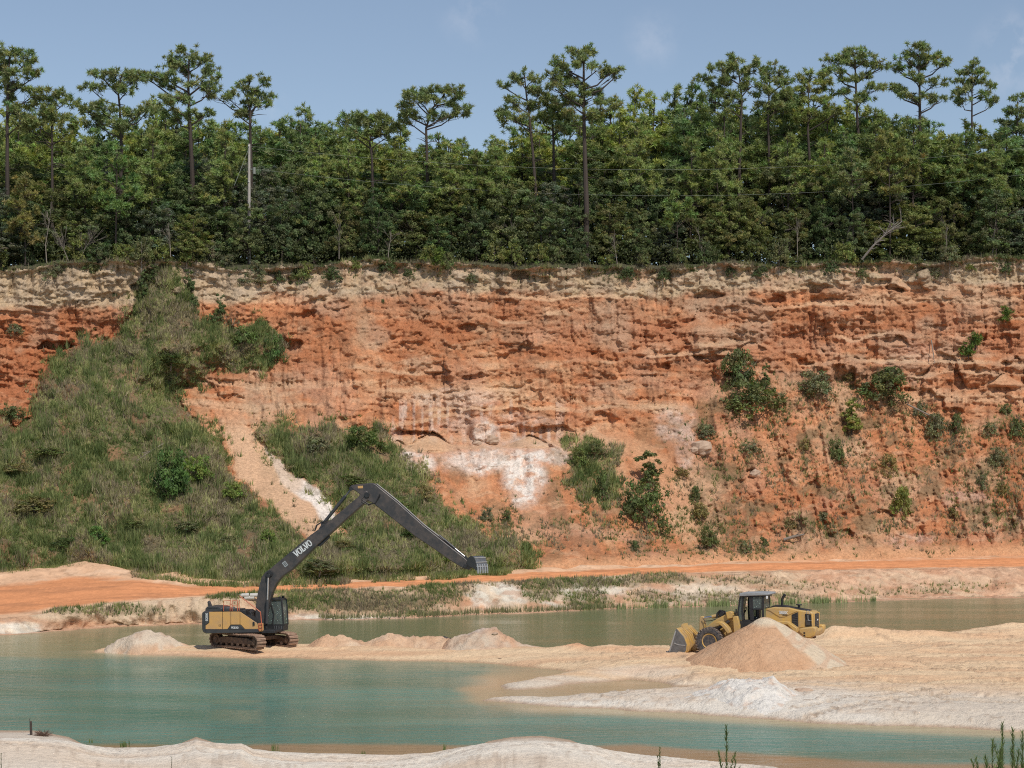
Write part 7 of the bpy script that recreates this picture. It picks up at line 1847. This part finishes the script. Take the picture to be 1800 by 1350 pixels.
# little pines on the cliff
for (u, v, h, lab) in ((1767, 568, 24, 'tiny pine seedling growing from the red wall near the right edge'), (1713, 612, 24, 'small pine seedling on the ledge, right one of two'), (1701, 628, 18, 'small pine seedling on the ledge, left one of two'), (768, 470, 36, 'bright green young pine on the rim right of centre')):
    p = cliff_at(u, max(v - 2, interp(u, RIM) + 6)); k_ = p[1] / F; H_ = h * k_
    cme, wme = pine_mesh(int(u), [(0, H_ * .8, .35, .3), (.1, H_ * .5, .5, .25), (-.1, H_ * .3, .45, .2)], [(0, -.2), (0, H_ * .5), (0, H_)], .05, clump_r=.42, nneed=18, dens=1.4, col=(.14, .2, .05), bare=0)
    root = empty('pine_seedling', (p[0], p[1] - .2, p[2] - .1)); put('crown', cme, root).color = (1, 1, 1, 1); put('trunk', wme, root)
    tag(root, lab, 'pine seedling', 'young pines')

# utility pole, its guy wire and the lines
def pole(u, vt, vb, Y, lab, extra=True):
    x = (u - CU) / F * Y; zg = plat_z(x); top = CH - (vt - HZ) / F * Y
    root = empty('utility_pole', (x, Y, zg - .3))
    H = top - zg + .3
    MB().tube([(0, 0, 0), (0, 0, H)], [.19, .13], 12).build('shaft', M_POLE, root, smooth=True)
    MB().tube([(0, -.12, H - 1.2), (0, -.12, H - .3)], .03, 6).build('ground_wire', M_WIRE, root)
    for dz in (.25, 4.0):
        mb = MB(); mb.lathe([(.03, 0), (.06, .02), (.04, .05), (.06, .08), (.03, .12)], (0, -.25, H - dz), 10); mb.build('insulator', M_WHITE, root)
    tr = MB(); tr.tube([(.55, -.12, H - 3.2), (.55, -.12, H - 2.5)], .16, 10); tr.build('fuse_box', M_WIRE, root, smooth=True)
    ar = MB(); ar.box((.3, -.08, H - 2.7), (.5, .06, .06)); ar.build('bracket', M_WIRE, root)
    return tag(root, lab, 'utility pole'), np.array((x, Y, top))
POLE_Y = rim_y((438 - CU) / F * 206) + 3.4
p1, t1 = pole(438, 253, 362, POLE_Y, 'pale weathered wooden utility pole standing among the trees at the left')
p2, t2 = pole(1868, 248, 400, 222, 'second pale utility pole just beyond the right edge')
def wire(name, lab, u0v0, u1v1, sagv, Y0=POLE_Y, Y1=222, r=.011, cat='power line', group='power lines'):
    a = P(*u0v0, Y0); b = P(*u1v1, Y1); pts = []
    for k in range(41):
        f = k / 40; q = a + (b - a) * f
        q[2] -= 4 * f * (1 - f) * sagv
        pts.append(tuple(q))
    o = MB().tube(pts, r, 5).build(name, M_WIRE)
    return tag(o, lab, cat, group)
wire('power_line', 'upper power line crossing the trees from the top of the utility pole', (440, 257), (1868, 252), 2.75)
wire('power_line', 'lower power line crossing the trees below the upper one', (440, 296), (1868, 298), 2.95)
o = MB().tube([tuple(P(437, 262, POLE_Y - .2)), tuple(P(412, 326, POLE_Y - 1.5))], .022, 5).build('guy_wire', M_WIRE)
tag(o, 'taut guy wire slanting down to the left from the utility pole', 'guy wire')

# dead wood
def dead_tree(lab, pts, Y, r0, seed, name='dead_tree', nb=14, up=True, cat='dead tree', mat=None, spread=1.0):
    P3 = [Vector(P(a, b, Y + c)) for a, b, c in pts]
    O = P3[0].copy(); P3 = [p - O for p in P3]
    mb = MB(); n = len(P3)
    mb.tube(P3, [r0 * (1 - .75 * k / (n - 1)) for k in range(n)], 7)
    r = random.Random(seed)
    for k in range(nb):
        f = r.uniform(.25, .98) * (n - 1); i = min(int(f), n - 2); p = P3[i].lerp(P3[i + 1], f - i)
        d = (P3[-1] - P3[0]).normalized()
        l = r.uniform(.6, 1.9) * spread
        q = (d * r.uniform(.4, 1) + Vector((r.uniform(-.7, .7), r.uniform(-.6, .4), r.uniform(-.5, .8)))).normalized() * l
        m = p + q * .5 + Vector((0, 0, r.uniform(-.1, .15)))
        mb.tube([p, m, p + q], [r0 * .35, r0 * .2, .008], 4, cap=False)
        for s in range(2):
            q2 = q.normalized() * l * .4 + Vector((r.uniform(-.3, .3), r.uniform(-.2, .2), r.uniform(-.25, .3)))
            mb.tube([m, m + q2], [r0 * .18, .006], 4, cap=False)
    o = mb.build(name, mat or M_TWIG); o.location = O
    return tag(o, lab, cat)
yr0 = rim_y((1540 - CU) / F * 212)
dead_tree('bare grey fallen tree leaning to the right on the rim', [(1515, 456, -.3), (1535, 432, -.9), (1558, 410, -1.2), (1586, 389, -1.4)], yr0, .15, 31, 'fallen_tree', 26, mat=plain('bleached_wood', (0.27, 0.24, 0.21), 0.9, dirt=(0.18, 0.15, 0.13), dscale=5, spec=0.2))
yl = rim_y((85 - CU) / F * 206)
dead_tree('pale leafless sapling with upright branches at the left of the rim', [(82, 462, .5), (80, 430, .6), (86, 395, .7), (88, 380, .7)], yl, .06, 33, 'bare_sapling', 12)
dead_tree('twiggy leafless bush right of the pale leafless sapling', [(140, 460, .4), (150, 435, .4), (165, 415, .5)], yl, .05, 35, 'bare_bush', 26, spread=1.5)
dead_tree('bare grey brush leaning out of the wood edge near the young low-crowned pine', [(120, 458, .4), (112, 438, .3), (100, 420, .3)], yl, .05, 36, 'bare_bush', 22, spread=1.4)
dead_tree('thin pale trunk without leaves beside the fallen tree', [(1487, 450, .6), (1489, 420, .6), (1493, 398, .7)], yr0, .06, 37, 'bare_sapling', 7)
nmd = Namer('leafless sapling on the rim')
for k, (u, h, Yd) in enumerate(DEADS):
    v0 = interp(u, RIM) - 6; rr = random.Random(k + 400); lean = rr.uniform(-10, 10)
    dead_tree(nmd(u, rr.choice(['thin pale', 'thin grey'])), [(u, v0, 0), (u + lean * .4, v0 - h * .5, .1), (u + lean, v0 - h, .2)], Yd, .05, 410 + k, 'bare_sapling', 10)
def on_cliff_log(lab, a, b, r, name='log', cat='log'):
    p = cliff_at(*a); q = cliff_at(*b); m = (p + q) / 2
    mb = MB().tube([Vector(p - m), Vector((0, 0, .05)), Vector(q - m)], [r, r * .9, r * .5], 8); 
    e = Vector(q - p) * .3; mb.tube([(0, 0, .05), (e.x, e.y - .2, e.z + .35)], [r * .5, .02], 5)
    o = mb.build(name, M_TWIG); o.location = m + np.array((0, -.25, .1)); return tag(o, lab, cat)
on_cliff_log('short grey log lying on the orange slope above the loader', (1376, 950), (1412, 940), .16)
on_cliff_log('thin grey fallen trunk on the slope under the right hand bushes', (1592, 712), (1672, 752), .09)
on_cliff_log('pale dead stick on the grassy ridge left of the sand chute', (288, 780), (240, 810), .04)
on_cliff_log('small bleached root hanging on the red wall at the right', (1636, 600), (1640, 640), .06)

# stones
M_PALEROCK = plain('chalky_rock', (0.66, 0.58, 0.50), 0.95, dirt=(0.5, 0.38, 0.28), dscale=2, spec=0.1, bump=0.8)
for (u, v, r_, lab) in ((863, 774, .75, 'brown boulder at the foot of the pale block on the shelf'), (838, 780, .55, 'flat pale boulder left of the brown boulder on the shelf'), (1231, 790, 1.1, 'large pale boulder on the left rim of the right slope'),
                        (1222, 792, .6, 'small boulder beside the large pale boulder'), (1325, 833, .6, 'brown boulder in the middle of the right slope')):
    p = cliff_at(u, v); rock('boulder', lab, 'boulder', (p[0], p[1] - r_ * .3, p[2] + r_ * .1), r_, seed=int(u))
for (u, v, z, r_, lab) in ((870, 1114, 2.0, .16, 'orange clod on top of the middle mound'),
                           (1412, 1216, .45, .35, 'orange-brown clod on the white sand at the right')):
    if z < 1:
        zz_ = z
        for _ in range(6): p = G(u, v, zz_); zz_ = max(ground_z(p[0], p[1]), .02)
    p = G(u, v, zz_ if z < 1 else z)
    sq = (1.6, 1.0, .22) if r_ > .9 else (1.3, 1, .55)
    rock('boulder' if r_ > .2 else 'clod', lab, 'boulder', p, r_, sq, seed=int(u), mat=M_PALEROCK if 'pale' in lab else None)
# dark clods along the wet edge of the bar, right of the middle mound
for k in range(9):
    u = 868 + k * 13 + random.Random(k).uniform(-4, 4); v = 1158 + k * 1.2 + random.Random(k + 5).uniform(-2, 2)
    rock('clod', f'dark wet clod at the water edge, {ORD[k]} of the row right of the middle mound', 'clod', G(u, v, .12), random.Random(k + 9).uniform(.14, .3), (1.5, 1, .6), seed=k + 60, mat=M_MUD, group='dark clods at the water edge')
# white pipes on the bank behind the excavator
for k, (a, b) in enumerate((((420, 1047), (438, 1046)), ((440, 1046.5), (456, 1046)), ((430, 1051), (447, 1050.5)))):
    q0 = P(*a, 149.5); q1 = P(*b, 149.5); m = (q0 + q1) / 2
    o = MB().tube([Vector(q0 - m), Vector(q1 - m)], .16, 12).build('pipe', M_PIPE, smooth=True); o.location = m
    tag(o, ('left upper white pipe lying on the bank behind the excavator', 'right upper white pipe lying on the bank behind the boom', 'lower white pipe lying on the bank behind the excavator')[k], 'pipe', 'white pipes on the bank')

# post, twigs and weeds in the foreground
def post():
    b = G(54, 1299, 0.0); zt = CH - (1268 - HZ) / F * b[1]
    root = empty('wooden_post', (b[0], b[1], -.3))
    MB().tube([(0, 0, 0), (.02, 0, zt * .6), (0, 0, zt + .3)], [.07, .06, .05], 8).build('shaft', M_BARK, root)
    MB().tube([(0, 0, zt + .05), (-.05, 0, zt + .42)], [.03, .01], 5).build('splinter', M_BARK, root)
    tag(root, 'short dark post standing in the shallows at the lower left', 'post')
post()
def twig_bush(u, v, w, h, lab, seed, colr, name='dry_bush', n=60, z=0.0, green=None, cat='bush'):
    b = G(u, v, z); k = b[1] / F; r = np.random.default_rng(seed)
    W_, H_ = w * k, h * k
    mb = MB()
    for q in range(n):
        a = r.uniform(0, 6.28); l = r.uniform(.4, 1)
        e = Vector((math.cos(a) * W_ * .5 * l, math.sin(a) * W_ * .4 * l, H_ * math.sqrt(max(.05, 1.05 - l * l * .8)) * r.uniform(.6, 1)))
        m = e * .5 + Vector((0, 0, H_ * .12))
        mb.tube([(0, 0, -.1), m, e], [.012, .009, .004], 4, cap=False)
    o = mb.build(name, colr); o.location = b
    return tag(o, lab, cat)
twig_bush(76, 1300, 42, 22, 'dry brown twiggy bush right of the dark post', 41, plain('dry_brown_twigs', (.16, .10, .07), .9), n=110)
def weed(u, vtop, Y, lab, seed, stems=1, hgt=None, name='weed', needle=.16, w=.0, col=(.12, .17, .06), fan=.12, cat='weed', group=None):
    """upright feathery weed: stems with thin leaves"""
    x = (u - CU) / F * Y; zg = ground_z(x, Y); top = CH - (vtop - HZ) / F * Y
    H = top - zg
    r = np.random.default_rng(seed)
    root = empty(name, (x, Y, zg - .05)); mb = MB(); V_ = []; 
    for s in range(stems):
        a = r.uniform(0, 6.28); ln = fan * H * (0 if s == 0 else r.uniform(.4, 1.6)); hh = H * (1 if s == 0 else r.uniform(.6, .98))
        pts = [Vector((math.cos(a) * w * (s > 0) + math.cos(a) * ln * f ** 1.6, math.sin(a) * ln * f * .6, hh * f)) for f in (0, .35, .7, 1)]
        mb.tube(pts, [.014, .011, .008, .003], 5, cap=False)
        for q in range(int(46 * hh / 2 * 2.4) + 8):
            f = r.uniform(.25, 1); i = min(int(f * 3), 2); p = pts[i].lerp(pts[i + 1], f * 3 - i)
            an = r.uniform(0, 6.28); L = needle * r.uniform(.5, 1.2) * (1.25 - .6 * f)
            e = p + Vector((math.cos(an) * L * .55, math.sin(an) * L * .55, L * .9)); sdv = Vector((-math.sin(an), math.cos(an), 0)) * .012
            V_ += [p - sdv, p + sdv, p.lerp(e, .6) + sdv, e]
    put('stem', new_mesh('stem', mb.v, mb.f, M_BARK), root)
    V_ = np.array([tuple(q) for q in V_])
    put('foliage', new_mesh('foliage', V_, np.arange(len(V_)).reshape(-1, 4), M_GRASS, np.broadcast_to(np.array(col), (len(V_), 3))), root)
    return tag(root, lab, cat, group)
weed(1277, 1274, 62, 'tall feathery green weed in the foreground right of centre', 51, 3, fan=.10, needle=.24)
weed(1292, 1322, 62, 'short side weed right of the tall feathery weed', 52, 3, needle=.2)
for k, (u, v) in enumerate(((1745, 1300), (1762, 1268), (1780, 1278), (1797, 1285), (1733, 1325), (1812, 1275))):
    weed(u, v, 58 + k * .4, ('left stem of the weed clump at the lower right corner', 'tallest weed of the clump at the lower right corner', 'third weed of the clump at the lower right corner', 'weed of the corner clump just inside the right edge',
         'lowest leftmost weed of the clump at the lower right corner', 'weed of the corner clump cut by the right edge')[k], 60 + k, 4, fan=.14, needle=.26, col=(.15, .20, .08), group='weed clump in the lower right corner')
weed(1160, 1312, 66, 'small dark weed at the bottom edge right of the middle', 71, 2, needle=.14)
weed(302, 1328, 68, 'thin green stalk at the bottom edge left of the middle', 72, 1, needle=.05)
weed(2, 1322, 66, 'green stalk in the bottom left corner', 73, 1, needle=.06)
for k, (u, v, vt) in enumerate(((218, 1314, 1300), (478, 1322, 1300), (487, 1323, 1303), (782, 1322, 1302), (160, 1306, 1297), (640, 1326, 1318))):
    b = G(u, v, .15)
    rr_ = np.random.default_rng(80 + k); n_ = 26 if k == 0 else 7
    tm = (b[None, :] + rr_.normal(0, .10 if k == 0 else .05, (n_, 3)) * np.array((1, 1, 0)))
    H = (v - vt) * b[1] / F
    a_ = rr_.uniform(0, 6.28, n_); tips = tm + np.stack([np.cos(a_) * .12 * H, np.sin(a_) * .1 * H, H * rr_.uniform(.6, 1, n_)], -1)
    sdv = np.array((.012, 0, 0))
    V_ = np.stack([tm - sdv, tm + sdv, (tm + tips) / 2 + sdv, tips], 1).reshape(-1, 3)
    o = put('reed_tuft', new_mesh('reed_tuft', V_ - b, np.arange(len(V_)).reshape(-1, 4), M_GRASS, np.broadcast_to(np.array((.13, .17, .06)), (len(V_), 3))), loc=tuple(b))
    tag(o, ('dense green reed tuft in the shallows left of the middle', 'taller thin reed at the near shore below the excavator', 'thin reed right beside the taller one below the excavator', 'lone dark reed at the near shore left of the big sand hump', 'tiny reed right of the dry brown bush', 'tiny reed at the near shore between the two sand humps')[k], 'reed', 'reeds on the near shore')
